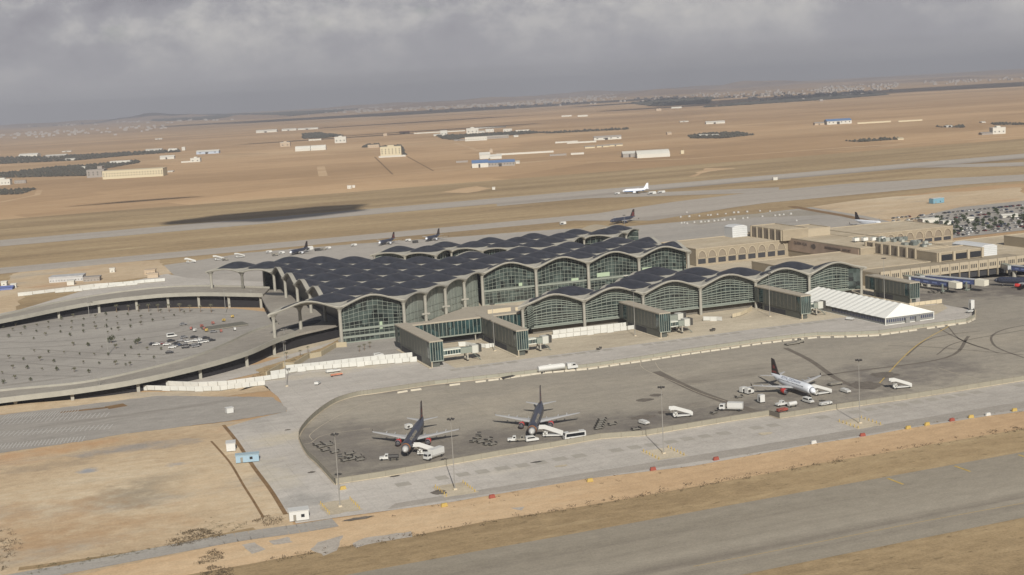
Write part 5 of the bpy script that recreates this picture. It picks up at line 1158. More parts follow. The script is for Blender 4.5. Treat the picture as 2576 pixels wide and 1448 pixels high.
# --- round the left airliner
def toward(p, q): return math.atan2(q.y-p.y, q.x-p.x)
def rot(v, a): return Vector((v[0]*math.cos(a)-v[1]*math.sin(a), v[0]*math.sin(a)+v[1]*math.cos(a)))
def steps_at(c, h_, L_, side, label):
    d = rot((L_/2-6.2, side*2.15), h_); a = h_-side*R(90); dr = Vector((math.cos(a), math.sin(a)))
    p = Vector((c[0], c[1]))+d-dr*5.8; stairs((p.x, p.y, .2), a, label)
steps_at(c1, h1, 44.5, 1, 'white passenger steps at the front door of the leftmost charcoal airliner')
steps_at((190.2, 482.6), h2, 44.5, 1, 'white passenger steps at the front door of the middle charcoal airliner')
steps_at((304.3, 477.0), R(-90), 33.8, 1, 'white passenger steps at the front door of the white airliner')
pickup(at_('q2', 825, 885), R(160), 'white tow tractor in front of the leftmost airliner nose')
cyl_trailer(at_('q2', 882, 885), R(160), 'dark round ended cart coupled behind the white tractor at the leftmost airliner', vdark)
box_truck(at_('q2', 1195, 872), R(208), 'large white box truck beside the steps of the leftmost airliner', 1.2, 8.8, 6.2)
cart(at_('q2', 1000, 645), R(20), 'small white cart under the tail of the leftmost airliner')
pickup(at_('q2', 1815, 742), R(160), 'white tow tractor left of the middle airliner nose')
pickup(at_('q2', 1875, 740), R(160), 'dark tractor between the white tractor and the middle airliner nose', vgrey)
van(at_('q2', 1955, 740), R(-5), 'white van right under the nose of the middle airliner')
bus(at_('q2', 2285, 722), R(177), 'white passenger bus with a dark window band right of the middle airliner', 8.6)
for f, x, y, a in (('q2', 290, 770, 20), ('q2', 320, 790, 25), ('q2', 352, 815, 22), ('q2', 362, 765, 10), ('q2', 378, 775, 0), ('q2', 425, 830, 15), ('q2', 468, 868, 80), ('q2', 508, 895, 20), ('q2', 540, 842, 5), ('q2', 532, 872, 30), ('q2', 560, 885, 10), ('q2', 598, 866, 0), ('q2', 622, 890, 5)):
    dolly(at_(f, x, y), R(a), 'low dark baggage dolly in the scatter left of the leftmost airliner', 'baggage dollies left of the leftmost airliner')
for f, x, y, a in (('q2', 1500, 745, 40), ('q2', 1530, 725, 25), ('q2', 1560, 752, 10), ('q2', 1610, 768, 15), ('q2', 1650, 770, 20), ('q2', 1620, 735, 35), ('q2', 1540, 695, 60)):
    dolly(at_(f, x, y), R(a), 'low dark baggage dolly in the scatter between the two charcoal airliners', 'baggage dollies between the charcoal airliners')
for k in range(5): dolly(at_('q3', 95+k*8, 885-k*17), R(2), 'dark dolly in the short ladder like row right of the bus', 'dollies in a row right of the bus')
for x, y, a in ((200, 850, 10), (225, 845, 30), (395, 890, 5), (1025, 760, 20), (1010, 745, 60), (1215, 625, 15), (1240, 640, 15), (1560, 175, 0)):
    pass
dolly(at_('q3', 205, 852), R(8), 'single dolly lying beside the ladder like row of dollies'); dolly(at_('q3', 395, 892), R(4), 'single dark dolly close to the near fence below the white car')
dolly(at_('q3', 1025, 760), R(25), 'single dark dolly left of the big white service truck'); dolly(at_('q3', 1225, 632), R(10), 'single dark dolly above the big white service truck')
van(at_('q3', 463, 845), R(-78), 'white car parked nose to the near fence on the stained tarmac', L_=4.6, H=1.55, nm='car', cat='car', group=None)
p = G('q3', 780, 785); stairs((p.x, p.y, .2), R(168), 'lone white passenger steps between the middle airliner and the big service truck')
p = G('q3', 2545, 555); stairs((p.x, p.y, .2), R(168), 'lone white passenger steps far right on the apron')
box_truck(at_('q3', 1165, 735), R(140), 'big white service truck with a tall box left of the white airliner', 1.0, 9.5, 6.2)
cart(at_('q3', 1265, 590), R(10), 'white cart at the left wing tip of the white airliner', None, (3.2, 2, 2)); cart(at_('q3', 1310, 600), R(12), 'second white cart touching the wing tip cart of the white airliner', None, (3.6, 2, 2.3))
cart(at_('q3', 1405, 672), R(90), 'tall white cart standing alone under the left wing of the white airliner', None, (2.4, 2.2, 3)); pickup(at_('q3', 1568, 698), R(185), 'white tow tractor below the white airliner engine')
cyl_trailer(at_('q3', 1655, 705), R(5), 'white cylindrical tank cart beside the tow tractor below the white airliner'); van(at_('q3', 1785, 672), R(-85), 'white van below the nose of the white airliner', L_=5.2)
cart(at_('q3', 1925, 692), R(8), 'long low white cart by the near fence right of the white airliner', None, (5.6, 1.6, .9)); cart(at_('q3', 1575, 745), R(5), 'white and red low cart beside the jog in the near fence', vred, (4.6, 1.6, 1.0))
cart(at_('q3', 2000, 530), R(3), 'pale flat trailer right of the white airliner wing', vgrey, (6.2, 2.2, .8)); van(at_('q3', 2085, 590), R(-88), 'white car alone right of the white airliner', L_=4.8, H=1.6, nm='car', cat='car', group=None)
pickup(at_('q3', 1715, 190), R(5), 'dark tow tractor near the far fence above the white airliner', vgrey); cart(at_('q3', 1655, 203), R(5), 'long flat trailer hitched behind the dark tow tractor', vgrey, (8, 2.4, .5))
box = box_truck(at_('r1', 1460, 890), R(200), 'white high lift truck below the blue boarding bridges', 2.2, 8, 5.4)
tr_ = empty('fuel_tanker', at_('q2', 2150, 196), R(-2), 'long white fuel tanker lorry driving along the far fence', 'tanker')
MB().tube((-9.5, 0, 2.2), (3.6, 0, 2.2), 1.25, n=18).build('tank', vwhite, tr_); MB().box(-9.6, -1.1, .9, 4, 1.1, 1.2).build('chassis', vgrey, tr_)
q = MB(); q.box(-8.5, -.35, 3.4, 3, .35, 3.6); q.box(-4.4, -.5, 3.4, -3, .5, 3.9); q.build('walkway', vwhite, tr_)
MB().prof([(5, .8), (10.2, .8), (10.2, 1.9), (9.4, 2.0), (9.1, 3.1), (7.2, 3.1), (7.2, 1.8), (5, 1.8)], -1.25, 1.25).build('cab', vwhite, tr_); MB().box(4.9, -1.25, 1.8, 7.0, 1.25, 3.3).build('hose_cabinet', vwhite, tr_)
MB().box(7.5, -1.27, 2.1, 9.0, 1.27, 2.9).build('windows', blackg, tr_); wheels(tr_, [(x, y) for x in (-8, -6.8, -5.6, 5.8, 8.8) for y in (-1, 1)], .5)
cart(at_('q2', 1770, 250), R(12), 'dark flat trailer lying by the white barrier line left of the fuel tanker', vdark, (7, 1.8, .4))
van(at_('q2', 395, 205), R(8), 'dark roofed white car against the hoarding row', L_=5, H=1.6, nm='car', cat='car', group=None); van(at_('q2', 292, 298), R(60), 'small white car on the pale concrete left of the curved fence', L_=4.2, H=1.5, nm='car', cat='car', group=None)
van(at_('z1', 1735, 1300), R(5), 'white pickup parked in front of the glass hall', L_=5.2, H=1.9, group=None); van(at_('z1', 1350, 1440), R(6), 'white car close in front of the hoarding below the glass hall', L_=4.6, H=1.5, nm='car', cat='car', group=None)
cart(at_('q2', 440, 232), R(8), 'row of orange barriers on the pale concrete', mat('barrier_orange', lin((178, 118, 92)), .7), (6, .8, .7))
van(at_('r3', 690, 730), R(-60), 'small white car beside the long wall of the tent', L_=4, H=1.6, nm='car', cat='car', group=None)
cart(at_('r3', 2005, 620), R(85), 'white and black cabin cart at the end of the far fence', None, (2.4, 2.2, 5)); cart(at_('r3', 1990, 650), R(5), 'low white trailer below the cabin cart at the fence end', None, (4, 2, .8))
for k, (f, x, y, s_) in enumerate([('r1', 1000, 960, 1), ('r1', 1130, 970, 1), ('r3', 1560, 435, 1), ('g2', 1370, 1080, 1), ('q2', 1900, 60, 1), ('z2', 1320, 1238, 1), ('z2', 2345, 1068, 1)]):
    dolly(at_(f, x, y), R(5+k*7), ['dark dolly below the white high lift truck, left one', 'dark dolly below the white high lift truck, right one', 'dark dolly left of the blue boarding bridges', 'tow bar dolly on the pale apron before the louvred pier', 'dolly beside the leftmost boarding bridge cab', 'dark dolly on the concrete before the second gate building', 'dark dolly between two grey gate buildings'][k])
# steps and carts behind the terminal
for k, (x, y, a, lab) in enumerate([(45, 440, 175, 'white steps at the left end of the rear apron'), (490, 392, 200, 'white steps right of the leftmost rear pair'), (300, 415, 190, 'white steps with a low cart on the rear apron')]):
    p = G('z1', x, y+12); stairs((p.x, p.y, .2), R(a), lab)
for k, (x, y, lab, cc) in enumerate([(745, 360, 'white car left of the leftmost rear airliner', vwhite), (1110, 335, 'tall white box truck behind the fin of the leftmost rear airliner', vwhite), (1185, 340, 'dark cart right of the leftmost rear airliner', vdark), (1235, 335, 'grey cart right of the leftmost rear airliner', vgrey), (1280, 325, 'white cart further right of the leftmost rear airliner', vwhite),
                                 (1515, 298, 'white low truck between two rear airliners', vwhite), (2005, 255, 'white trolley right of the middle rear airliner', vwhite), (2070, 268, 'dark cart left of the rightmost rear airliner', vdark), (800, 385, 'grey low cart left of the leftmost rear airliner', vgrey), (350, 428, 'long grey trolley on the rear apron', vgrey), (860, 368, 'small white cart on the rear apron edge', vwhite)]):
    cart(at_('z1', x, y+4), R(5), lab, cc, ((7, 2.4, 3.2) if k == 1 else (5, 2.2, 1.8)))
cart(at_('z2', 992, 108), R(4), 'white van on the strip beyond the domed roofs', None, (6, 2.4, 2.6)); cart(at_('fr', 440, 748), R(5), 'white service truck at the tail of the far white airliner', None, (9, 3, 2.5)); cart(at_('fr', 385, 755), R(5), 'white service cart under the tail of the far white airliner', None, (10, 3, 3)); cart(at_('fr', 180, 755), R(5), 'white cart ahead of the far white airliner', None, (6, 3, 2))
# ================================================================== LAMPS
galv = mat('galvanised', lin((150, 148, 142)), .5, .4)
def mast(pos, hgt, label, group=None, head=True, r0=.2):
    r = empty('light_mast', pos, 0, label, 'light mast', group)
    MB().tube((0, 0, 0), (0, 0, hgt), r0, r0*.45, 10).build('pole', galv, r); MB().box(-.6, -.6, 0, .6, .6, .5).build('base', conc2, r)
    q = MB()
    for k in range(6):
        a = k*math.pi/3; q.box(1.0*math.cos(a)-.3, 1.0*math.sin(a)-.3, hgt-.8, 1.0*math.cos(a)+.3, 1.0*math.sin(a)+.3, hgt-.4)
    [q.bar((0, 0, hgt-.6), (1.1*math.cos(k*1.0472), 1.1*math.sin(k*1.0472), hgt-.6), .12, .12) for k in range(6)]; q.build('floodlights', vdark, r); return r
ylw = mat('post_yellow', lin((168, 144, 78)), .7)
pm = MB(); pm.tube((0, 0, 0), (0, 0, 1.0), .16, n=8); post0 = pm.build('guard_post', ylw); first_post = True
for k, ((x, y), nm_) in enumerate([((95, 421.1), 'leftmost'), ((134.3, 419.2), 'second from left'), ((214.4, 421.4), 'third from left'), ((296.9, 419.4), 'fourth from left')]):
    mast((x, y, .12), 25, 'tall grey floodlight mast on the pale apron, %s of the near row' % nm_, 'near floodlight masts'); sheet('mast_plinth', Lx(x-6, x+6, y-7, y+7), .128, conc2, jag=.5)
    for a in range(6):
        for (dx, dy) in ((-5, -6+a*2.4), (5, -6+a*2.4), ):
            if first_post: o = post0; first_post = False
            else: o = post0.copy(); COL.objects.link(o)
            o.location = (x+dx, y+dy, .12); tag(o, 'yellow guard post in the ring around the %s near floodlight mast' % nm_, 'bollard', 'guard posts round the %s mast' % nm_)
for f, x, y, t, lab in (('z2', 375, 1250, 790, 'floodlight mast beside the second grey gate building'), ('z2', 1645, 1115, 700, 'floodlight mast beside the third grey gate building'), ('r3', -250, 0, 0, ''), ('g2', 2160, 880, 380, 'floodlight mast in front of the gate building left of the tent'), ('r3', 1060, 510, 260, 'floodlight mast beside the rightmost grey gate building'), ('z2', 1555, 245, 60, 'thin mast beyond the domed roofs'), ('q4', 2395, 1115, 700, 'thin mast by the hoarding below the viaduct')):
    if lab:
        p = G(f, x, y); mast((p.x, p.y, .1), 25 if 'thin' not in lab else 22, lab, None, r0=.2)
for f, x, y, hh, lab in (('q4', 745, 530, 13, 'lamp post at the car park side of the upper viaduct, left one'), ('q4', 1885, 500, 15, 'tall lamp post in front of the upper viaduct near the terminal'), ('q4', 2105, 450, 11, 'ornate lamp cluster between viaduct piers near the canopy'), ('q4', 905, 850, 20, 'tall leaning lamp mast in the middle of the car park'), ('q4', 840, 1200, 9, 'lamp post under the lower viaduct by the hoarding'), ('q4', 1765, 1020, 7, 'small lamp post in the shade of the lower viaduct'), ('v3', 2100, 510, 12, 'curved lamp post at the edge of the lower viaduct')):
    p = G(f, x, y); r = empty('lamp_post', (p.x, p.y, .1), 0, lab, 'lamp post'); MB().tube((0, 0, 0), (0, 0, hh), .2, .12, 8).build('pole', galv, r)
    q = MB(); q.bar((-1.3, 0, hh), (1.3, 0, hh), .14, .14); q.build('arm', galv, r); q = MB(); q.box(-1.7, -.3, hh-.15, -.9, .3, hh+.1); q.box(.9, -.3, hh-.15, 1.7, .3, hh+.1); q.build('lamp_head', vgrey, r)
# cabins, coloured water barriers
def cabin(pos, ang, dims, col, label, win=True, roofc=None):
    r = empty('site_cabin', pos, ang, label, 'cabin'); a, b, c = dims
    MB().box(-a/2, -b/2, .2, a/2, b/2, c).build('walls', col, r); MB().box(-a/2-.2, -b/2-.2, c, a/2+.2, b/2+.2, c+.18).build('roof', roofc or vwhite, r)
    if win:
        w_ = MB().box(.1*a, -b/2-.05, 1.2, .1*a+1.1, -b/2-.01, 2.2).build('window', blackg, r)
        MB().box(-.3*a, -b/2-.05, .25, -.3*a+.9, -b/2-.01, 2.2).build('door', vgrey, r)
    return r
cabin(at_('bl', 2408, 965, .15), R(-8), (6.2, 4.2, 3.3), vwhite, 'white site cabin with one dark window at the corner of the pale concrete')
cabin(at_('bl', 1862, 408, .15), R(80), (5, 3.4, 3.2), vwhite, 'small white hut on the dirt strip beside the concrete edge'); cabin(at_('bl', 1995, 500, .15), R(-12), (8.5, 3.4, 2.9), mat('pale_blue_paint', lin((134, 158, 172)), .6), 'pale blue site cabin on the concrete edge', roofc=mat('pale_blue_roof', lin((144, 164, 172)), .6))
cabin(at_('bl', 1848, 110, .15), R(10), (3, 2.4, 2.4), vwhite, 'small white tank trailer on the unfinished car park', win=False)
cabin(at_('f4', 1435, 290, .15), R(5), (14, 6, 5), mat('teal_blue_paint', lin((104, 142, 158)), .6), 'pale blue shed standing alone in the dust right of the apron', roofc=vwhite)
for k, (f, x, y, c_, nm_) in enumerate([('q2', 1275, 1245, 0, 'leftmost yellow'), ('q2', 1645, 1178, 1, 'leftmost red'), ('q2', 2405, 1052, 0, 'second yellow'), ('q3', 535, 1215, 1, 'second red'), ('q3', 1042, 1132, 1, 'third red'), ('q3', 1828, 1000, 2, 'left white'), ('q3', 2222, 940, 1, 'fourth red'), ('q5', 1218, 620, 0, 'third yellow'), ('q5', 1325, 600, 0, 'fourth yellow'), ('q5', 1466, 576, 1, 'fifth red'), ('q5', 1574, 558, 0, 'fifth yellow'), ('q5', 1670, 545, 2, 'right white'), ('q5', 1820, 520, 0, 'sixth yellow'), ('q2', 490, 1112, 0, 'pale yellow inner')]):
    p = G(f, x, y); q = MB(); q.prof([(-1.1, 0), (1.1, 0), (.95, .5), (.8, 1.15), (-.8, 1.15), (-.95, .5)], -.35, .35)
    o = q.build('traffic_barrier', [ylw, vred, vwhite][c_]); o.location = (p.x, p.y, .12); o.rotation_euler = (0, 0, R(random.uniform(-8, 8))); o.scale = (1.05, 1.0, 1.0)
    tag(o, '%s plastic traffic barrier along the sandy edge of the near apron' % nm_, 'barrier', 'plastic barriers along the sandy edge')
# ================================================================== CARS
def car_proto(i, col):
    r = empty('parked_car', (0, 0, 0), 0, 'parked car', 'car'); cm = mat('car_paint_%d' % i, col, .35, coat=.3)
    b = MB().prof([(-2.15, .35), (2.15, .35), (2.2, .8), (1.0, .95), (-1.95, 1.0), (-2.2, .85)], -.86, .86).build('body', cm, r)
    MB().loft([[Vector((x, y, .93)) for x, y in ((-1.75, -.8), (1.05, -.8), (1.05, .8), (-1.75, .8))], [Vector((x, y, 1.45)) for x, y in ((-1.2, -.65), (.35, -.65), (.35, .65), (-1.2, .65))]]).build('cabin_glass', blackg, r)
    MB().box(-1.22, -.67, 1.44, .37, .67, 1.5).build('roof', cm, r)
    for x in (-1.35, 1.35):
        for y in (-.78, .78): MB().tube((x, y-.1, .33), (x, y+.1, .33), .33, n=10).build('wheel', tyre, r)
    return r
cprot = [car_proto(i, c) for i, c in enumerate([lin((196, 196, 192)), lin((48, 48, 50)), lin((124, 124, 124)), lin((150, 146, 138)), lin((96, 40, 40)), lin((64, 74, 92))])]
used = set()
trees_of = {i: [(c, []) for c in kids(p)] for i, p in enumerate(cprot)}
cn = ['white', 'black', 'grey', 'silver', 'dark red', 'blue grey']
def put_car(i, x, y, a, label, group):
    if i not in used:
        used.add(i); r = cprot[i]; r.location = (x, y, .2); r.rotation_euler = (0, 0, a); r['label'] = label; r['group'] = group; return r
    return dup(cprot[i], (x, y, .2), a, label, group, tree=trees_of[i])
rc = random.Random(21)
for k, (x, y, i) in enumerate([(270, 425, 1), (320, 430, 0), (385, 420, 4), (465, 430, 0), (540, 470, 0), (520, 378, 1), (650, 378, 2), (700, 330, 2), (840, 330, 1), (1000, 340, 1), (760, 388, 0), (870, 375, 0), (900, 365, 0), (990, 392, 0), (940, 400, 0), (1080, 372, 1), (595, 420, 1), (640, 440, 5), (700, 435, 1), (720, 470, 1), (820, 440, 1), (860, 455, 2), (890, 435, 1), (780, 415, 3), (560, 455, 3), (500, 540, 1), (690, 150, 2), (1110, 255, 2)]):
    p = G('v3', x, y); put_car(i, p.x, p.y, R(rc.choice([5, 8, -12, 170])), '%s car in the small cluster parked in the loop of the viaducts' % cn[i], 'cars clustered in the loop car park')
van(at_('v3', 530, 320), R(5), 'white van with a boxy body left of the clustered cars', L_=6, H=2.6, group=None)
cabin(at_('v3', 1260, 180, .1), R(10), (26, 11, .9), vgrey, 'large flat grey canopy lying low near the clustered cars', win=False, roofc=mat('dark_canopy', lin((96, 94, 84)), .9))
dred = mat('dull_red', lin((140, 88, 78)), .8)
for k, (x, y, c_) in enumerate([(1100, 140, dred), (945, 180, dred), (985, 218, dred), (1212, 250, dred), (1250, 100, ylw), (1370, 50, ylw), (1010, 240, ylw), (850, 240, vwhite), (800, 215, dred), (1400, 225, vwhite)]):
    cart(at_('v3', x, y, .1), R(k*31), '%s small site machine number free in the loop car park' % 'x', c_, (1.8, 1.2, 1.3))['label'] = ['red generator above the flat grey canopy', 'red crate left of the flat grey canopy', 'small red machine under the left corner of the flat canopy', 'red pump below the flat grey canopy', 'yellow mixer above the canopy tip', 'larger yellow digger body near the terminal canopy', 'yellow box at the left corner of the flat canopy', 'white tank with red end left of the flat canopy', 'red drum beside the white tank', 'white barrel right of the flat canopy'][k]
for (x, y) in ((255, 360), (350, 395)): pass
# big car park on the right: rows of cars between trees
X0, X1, Y0_, Y1_ = 694, 900, 852, 1030
rows = [858, 868, 881, 892, 905, 916, 930, 945, 962, 980, 1000]
for yy in rows:
    x = 690+max(0, (yy-930))*.75
    while x < 925:
        x += rc.uniform(2.7, 5.6)
        if rc.random() < .45: continue
        i = rc.choice([0, 0, 0, 1, 2, 3, 3, 5, 4])
        put_car(i, x, yy+rc.uniform(-.4, .4), R(90+rc.uniform(-4, 4)), '%s car among the rows in the tree filled car park at the right edge' % cn[i], 'cars in the tree filled car park')
for i, p in enumerate(cprot):
    if i not in used:
        for c in kids(p): bpy.data.objects.remove(c)
        bpy.data.objects.remove(p)
# ================================================================== PLANTING
leaf = mat('dark_foliage', lin((74, 76, 56)), .9, var=.4, vs=1.2); leaf2 = mat('grey_foliage', lin((92, 90, 70)), .9, var=.35, vs=1.2); bark = mat('bark', lin((110, 92, 72)), .9)
def tree_proto(nm, hgt, rad, trunk, n, mm, label, seed, size=.5):
    rr = random.Random(seed); r = empty(nm, (0, 0, 0), 0, label, 'tree' if hgt > 2 else 'shrub'); MB().tube((0, 0, 0), (0, 0, trunk+.4), .12*hgt/4+.04, .06, 6).build('trunk', bark, r)
    q = MB(); cl = [Vector((rr.uniform(-.5, .5)*rad, rr.uniform(-.5, .5)*rad, trunk+(hgt-trunk)*rr.uniform(.25, .8))) for _ in range(5)]
    for k in range(n):
        c = cl[k % 5]; d = Vector((rr.gauss(0, 1), rr.gauss(0, 1), rr.gauss(0, .8))).normalized()*rad*rr.uniform(.25, .62); p = c+d; s = size*rr.uniform(.6, 1.3)
        a, b = Vector((rr.gauss(0, 1), rr.gauss(0, 1), rr.gauss(0, 1))).normalized()*s, Vector((rr.gauss(0, 1), rr.gauss(0, 1), rr.gauss(0, 1))).normalized()*s
        q.add([p, p+a, p+a+b, p+b], [(0, 1, 2, 3)])
    q.build('crown', mm, r); return r
sp = tree_proto('shrub', 2.0, 1.0, .5, 90, leaf, 'small round shrub in a pit, one of many dotted over the loop car park', 5, .34); sp2 = tree_proto('shrub', 2.6, 1.1, .9, 90, leaf2, 'small round shrub in a pit, one of many dotted over the loop car park', 6, .34)
st1 = [(c, []) for c in kids(sp)]; st2 = [(c, []) for c in kids(sp2)]
rsh = random.Random(4); sh = [('v2', x, y) for x, y in [(45, 855), (215, 825), (175, 893), (340, 865), (510, 828), (670, 785), (565, 742), (850, 740), (1010, 705), (1155, 740), (1320, 710), (1460, 677), (1605, 632), (1765, 680), (1915, 632), (2085, 678), (2215, 640), (2405, 690), (2540, 655), (120, 985), (293, 950), (505, 912), (668, 865), (830, 838), (990, 790), (1150, 835), (1305, 800), (1470, 755), (1615, 715), (1800, 758), (1948, 720), (2110, 762), (2258, 735), (465, 1010), (630, 960), (838, 918), (985, 873), (1150, 915), (1320, 870), (1465, 848), (1620, 810), (1800, 848), (1950, 812), (968, 965), (1490, 928), (1540, 880), (1640, 890), (1720, 1022), (1010, 1090), (1220, 1095)]]
sh += [('q4', x, y) for x, y in [(288, 828), (405, 835), (535, 840), (665, 852), (790, 858), (903, 858), (968, 800), (1095, 802), (1230, 812), (1345, 812), (75, 882), (195, 898), (335, 902), (450, 915), (695, 925), (830, 930), (965, 938), (1045, 865), (1160, 872), (1285, 884), (105, 968), (228, 970), (355, 982), (477, 985), (620, 995), (745, 1003), (125, 1055), (255, 1070), (615, 775), (738, 780), (850, 795), (28, 1095), (20, 1010), (1050, 942), (1085, 942)]]
for k, (f, x, y) in enumerate(sh):
    p = G(f, x, y); a = rsh.uniform(0, 6.28); s = rsh.uniform(.6, 1.15)
    if k == 0: sp.location = p; tag(sp, group='shrubs dotted over the loop car park')
    elif k == 1: sp2.location = p; tag(sp2, group='shrubs dotted over the loop car park')
    else: dup(sp if k % 2 else sp2, p, a, None, 'shrubs dotted over the loop car park', s, st1 if k % 2 else st2)
big = tree_proto('broadleaf_tree', 5, 2.3, 1.2, 260, leaf, 'large dark bush standing alone in the middle of the loop car park', 8, .5); big.location = G('v2', 1535, 1060); bt = [(c, []) for c in kids(big)]
dup(big, G('v2', 1900, 1075), 1, 'second large dark bush in the loop car park, left of the clustered cars', None, .8, bt)
palm = empty('palm_tree', (0, 0, 0), 0, 'young palm in the row along the upper viaduct', 'palm', 'palms along the upper viaduct'); MB().tube((0, 0, 0), (0, 0, 4.2), .22, .16, 7).build('trunk', bark, palm)
scrub_rows = None
q = MB()
for k in range(14):
    a = k*6.283/14; d = Vector((math.cos(a), math.sin(a), 0)); u = Vector((-d.y, d.x, 0)); z0 = 4.2; up_ = .9 if k % 2 else .3
    q.add([Vector((0, 0, z0))-u*.1, Vector((0, 0, z0))+u*.1, d*1.1+Vector((0, 0, z0+up_))+u*.28, d*2.0+Vector((0, 0, z0+up_-.7)), d*1.1+Vector((0, 0, z0+up_))-u*.28], [(0, 1, 2, 3, 4)])
q.build('fronds', leaf2, palm); pt = [(c, []) for c in kids(palm)]
for k, (x, y) in enumerate([(975, 495), (1075, 490), (1160, 488), (1243, 490), (1322, 490), (1413, 492), (1503, 490), (1587, 492), (1677, 494), (1765, 497)]):
    p = G('q4', x, y)
    if k == 0: palm.location = p
    else: dup(palm, p, k, None, 'palms along the upper viaduct', rsh.uniform(.85, 1.1), pt)
for k, (x, y, lab) in enumerate([(1100, 1265, 'palm sapling on the bank above the stepped wall, upper one'), (1030, 1300, 'palm sapling on the bank above the stepped wall, middle one'), (905, 1320, 'palm sapling on the bank above the stepped wall, lower one'), (1660, 1225, 'dark potted palm in front of the glass hall, tallest'), (1610, 1245, 'dark potted palm in front of the glass hall, middle'), (1565, 1260, 'dark potted palm in front of the glass hall, left')]):
    dup(palm, G('z1', x, y), k, lab, 'small palms round the glass hall', .7, pt)['category'] = 'palm'
# dry scrub as ground cover
def scrub(name, pts, n, sz, m, label, seed):
    rr = random.Random(seed); q = MB(); lx = [p.x for p in pts]; ly = [p.y for p in pts]
    def ins(x, y):
        c = False; j = len(pts)-1
        for i in range(len(pts)):
            if (pts[i].y > y) != (pts[j].y > y) and x < (pts[j].x-pts[i].x)*(y-pts[i].y)/(pts[j].y-pts[i].y)+pts[i].x: c = not c
            j = i
        return c
    k = 0; tries = 0
    while k < n and tries < n*30:
        tries += 1; x, y = rr.uniform(min(lx), max(lx)), rr.uniform(min(ly), max(ly))
        if not ins(x, y): continue
        k += 1; s = sz*rr.uniform(.4, 1.3)
        for _ in range(13):
            d = Vector((rr.gauss(0, .6), rr.gauss(0, .6), abs(rr.gauss(0, .22))))*s; a = Vector((rr.gauss(0, 1), rr.gauss(0, 1), rr.gauss(0, .5))).normalized()*s*.26; b = Vector((rr.gauss(0, 1), rr.gauss(0, 1), rr.gauss(0, .5))).normalized()*s*.26
            p = Vector((x, y, .1))+d; q.add([p, p+a, p+a+b, p+b], [(0, 1, 2, 3)])
    o = q.build(name, m); tag(o, label, 'scrub', None, 'stuff'); return o
dryb = mat('dry_scrub', lin((92, 79, 59)), .95, var=.4, vs=.8); dryg = mat('olive_scrub', lin((88, 84, 60)), .95, var=.3, vs=.8)
scrub('dry_scrub', GP('bl', [(1330, 1190), (1450, 1080), (1600, 1030), (1830, 1095), (1500, 1170)]), 150, 1.0, dryb, 'dark dry scrub heaped beside the service road', 1)
scrub('dry_scrub', GP('bl', [(2050, 980), (2120, 930), (2300, 960), (2240, 1010), (2120, 1020)]), 60, .9, dryb, 'dark scrub at the corner by the white site cabin', 2)
scrub('dry_scrub', GP('bl', [(1600, 1000), (1700, 950), (1900, 960), (2030, 1000), (1900, 1070), (1620, 1090)]), 70, .55, dryg, 'thin dry scrub in the dirt left of the white site cabin', 3)
scrub('dry_scrub', GP('bl', [(1580, 1290), (1700, 1210), (1830, 1240), (1800, 1290), (1600, 1330)]), 70, .9, dryb, 'dark brown bush by the bottom edge, upper part', 4)
scrub('dry_scrub', GP('bl', [(1620, 1400), (1700, 1340), (1860, 1360), (1880, 1420), (1650, 1450)]), 80, .9, dryb, 'dark brown bush by the bottom edge, lower part', 5)
scrub('dry_scrub', GP('bl', [(200, 1420), (300, 1340), (900, 1240), (1250, 1190), (1270, 1210), (700, 1320)]), 160, .5, dryg, 'low scrub along the upper side of the service road', 6)
scrub('dry_scrub', GP('bl', [(-50, 1450), (0, 1000), (120, 1080), (200, 1170), (80, 1330)]), 70, .9, dryb, 'dark scrub at the left picture edge', 7)
scrub('dry_scrub', GP('v3', [(1540, 900), (1750, 800), (2000, 690), (2450, 520), (2540, 520), (2400, 600), (2060, 720), (1800, 860)]), 170, .7, dryg, 'olive scrub planted along the bank below the viaduct', 8)
vl = [Vector((x, 371+1.6*math.sin(x*.09)+random.uniform(-2.2, 2.2), 0)) for x in range(100, 420, 2)]
scrub('dry_scrub', [Vector((60, 378, 0)), Vector((900, 382, 0)), Vector((900, 387, 0)), Vector((60, 383, 0))], 620, 1.0, dryb, 'broken line of dry tufts along the sandy strip by the taxiway', 9)
scrub('dry_scrub', [Vector((100, 399, 0)), Vector((700, 396, 0)), Vector((700, 403, 0)), Vector((100, 407, 0))], 130, .7, dryb, 'scattered dry tufts along the edge of the pale apron', 10)
# trees of the right car park
pt_ = tree_proto('broadleaf_tree', 6, 2.8, 1.4, 170, mat('deep_green_foliage', lin((62, 70, 50)), .9, var=.4, vs=.5), 'dark green broadleaf tree among the rows of the car park at the right edge', 12, .8); ptt = [(c, []) for c in kids(pt_)]; firstt = True
for yy in (862, 872, 884, 896, 908, 920, 933, 948, 962):
    x = 692+max(0, yy-920)*.9
    while x < 930:
        x += rc.uniform(5, 11)
        if rc.random() < (.3 if yy in (872, 884, 908, 920) else .72): continue
        if firstt: pt_.location = (x, yy+3, 0); tag(pt_, group='trees in the tree filled car park'); firstt = False
        else: dup(pt_, (x, yy+4+rc.uniform(-1, 1), 0), rc.uniform(0, 6), None, 'trees in the tree filled car park', rc.uniform(.5, .95), ptt)
sheet('car_park', [(686, 850), (980, 850), (980, 1035), (850, 1035), (760, 990), (740, 930), (686, 930)], .18, asph2)
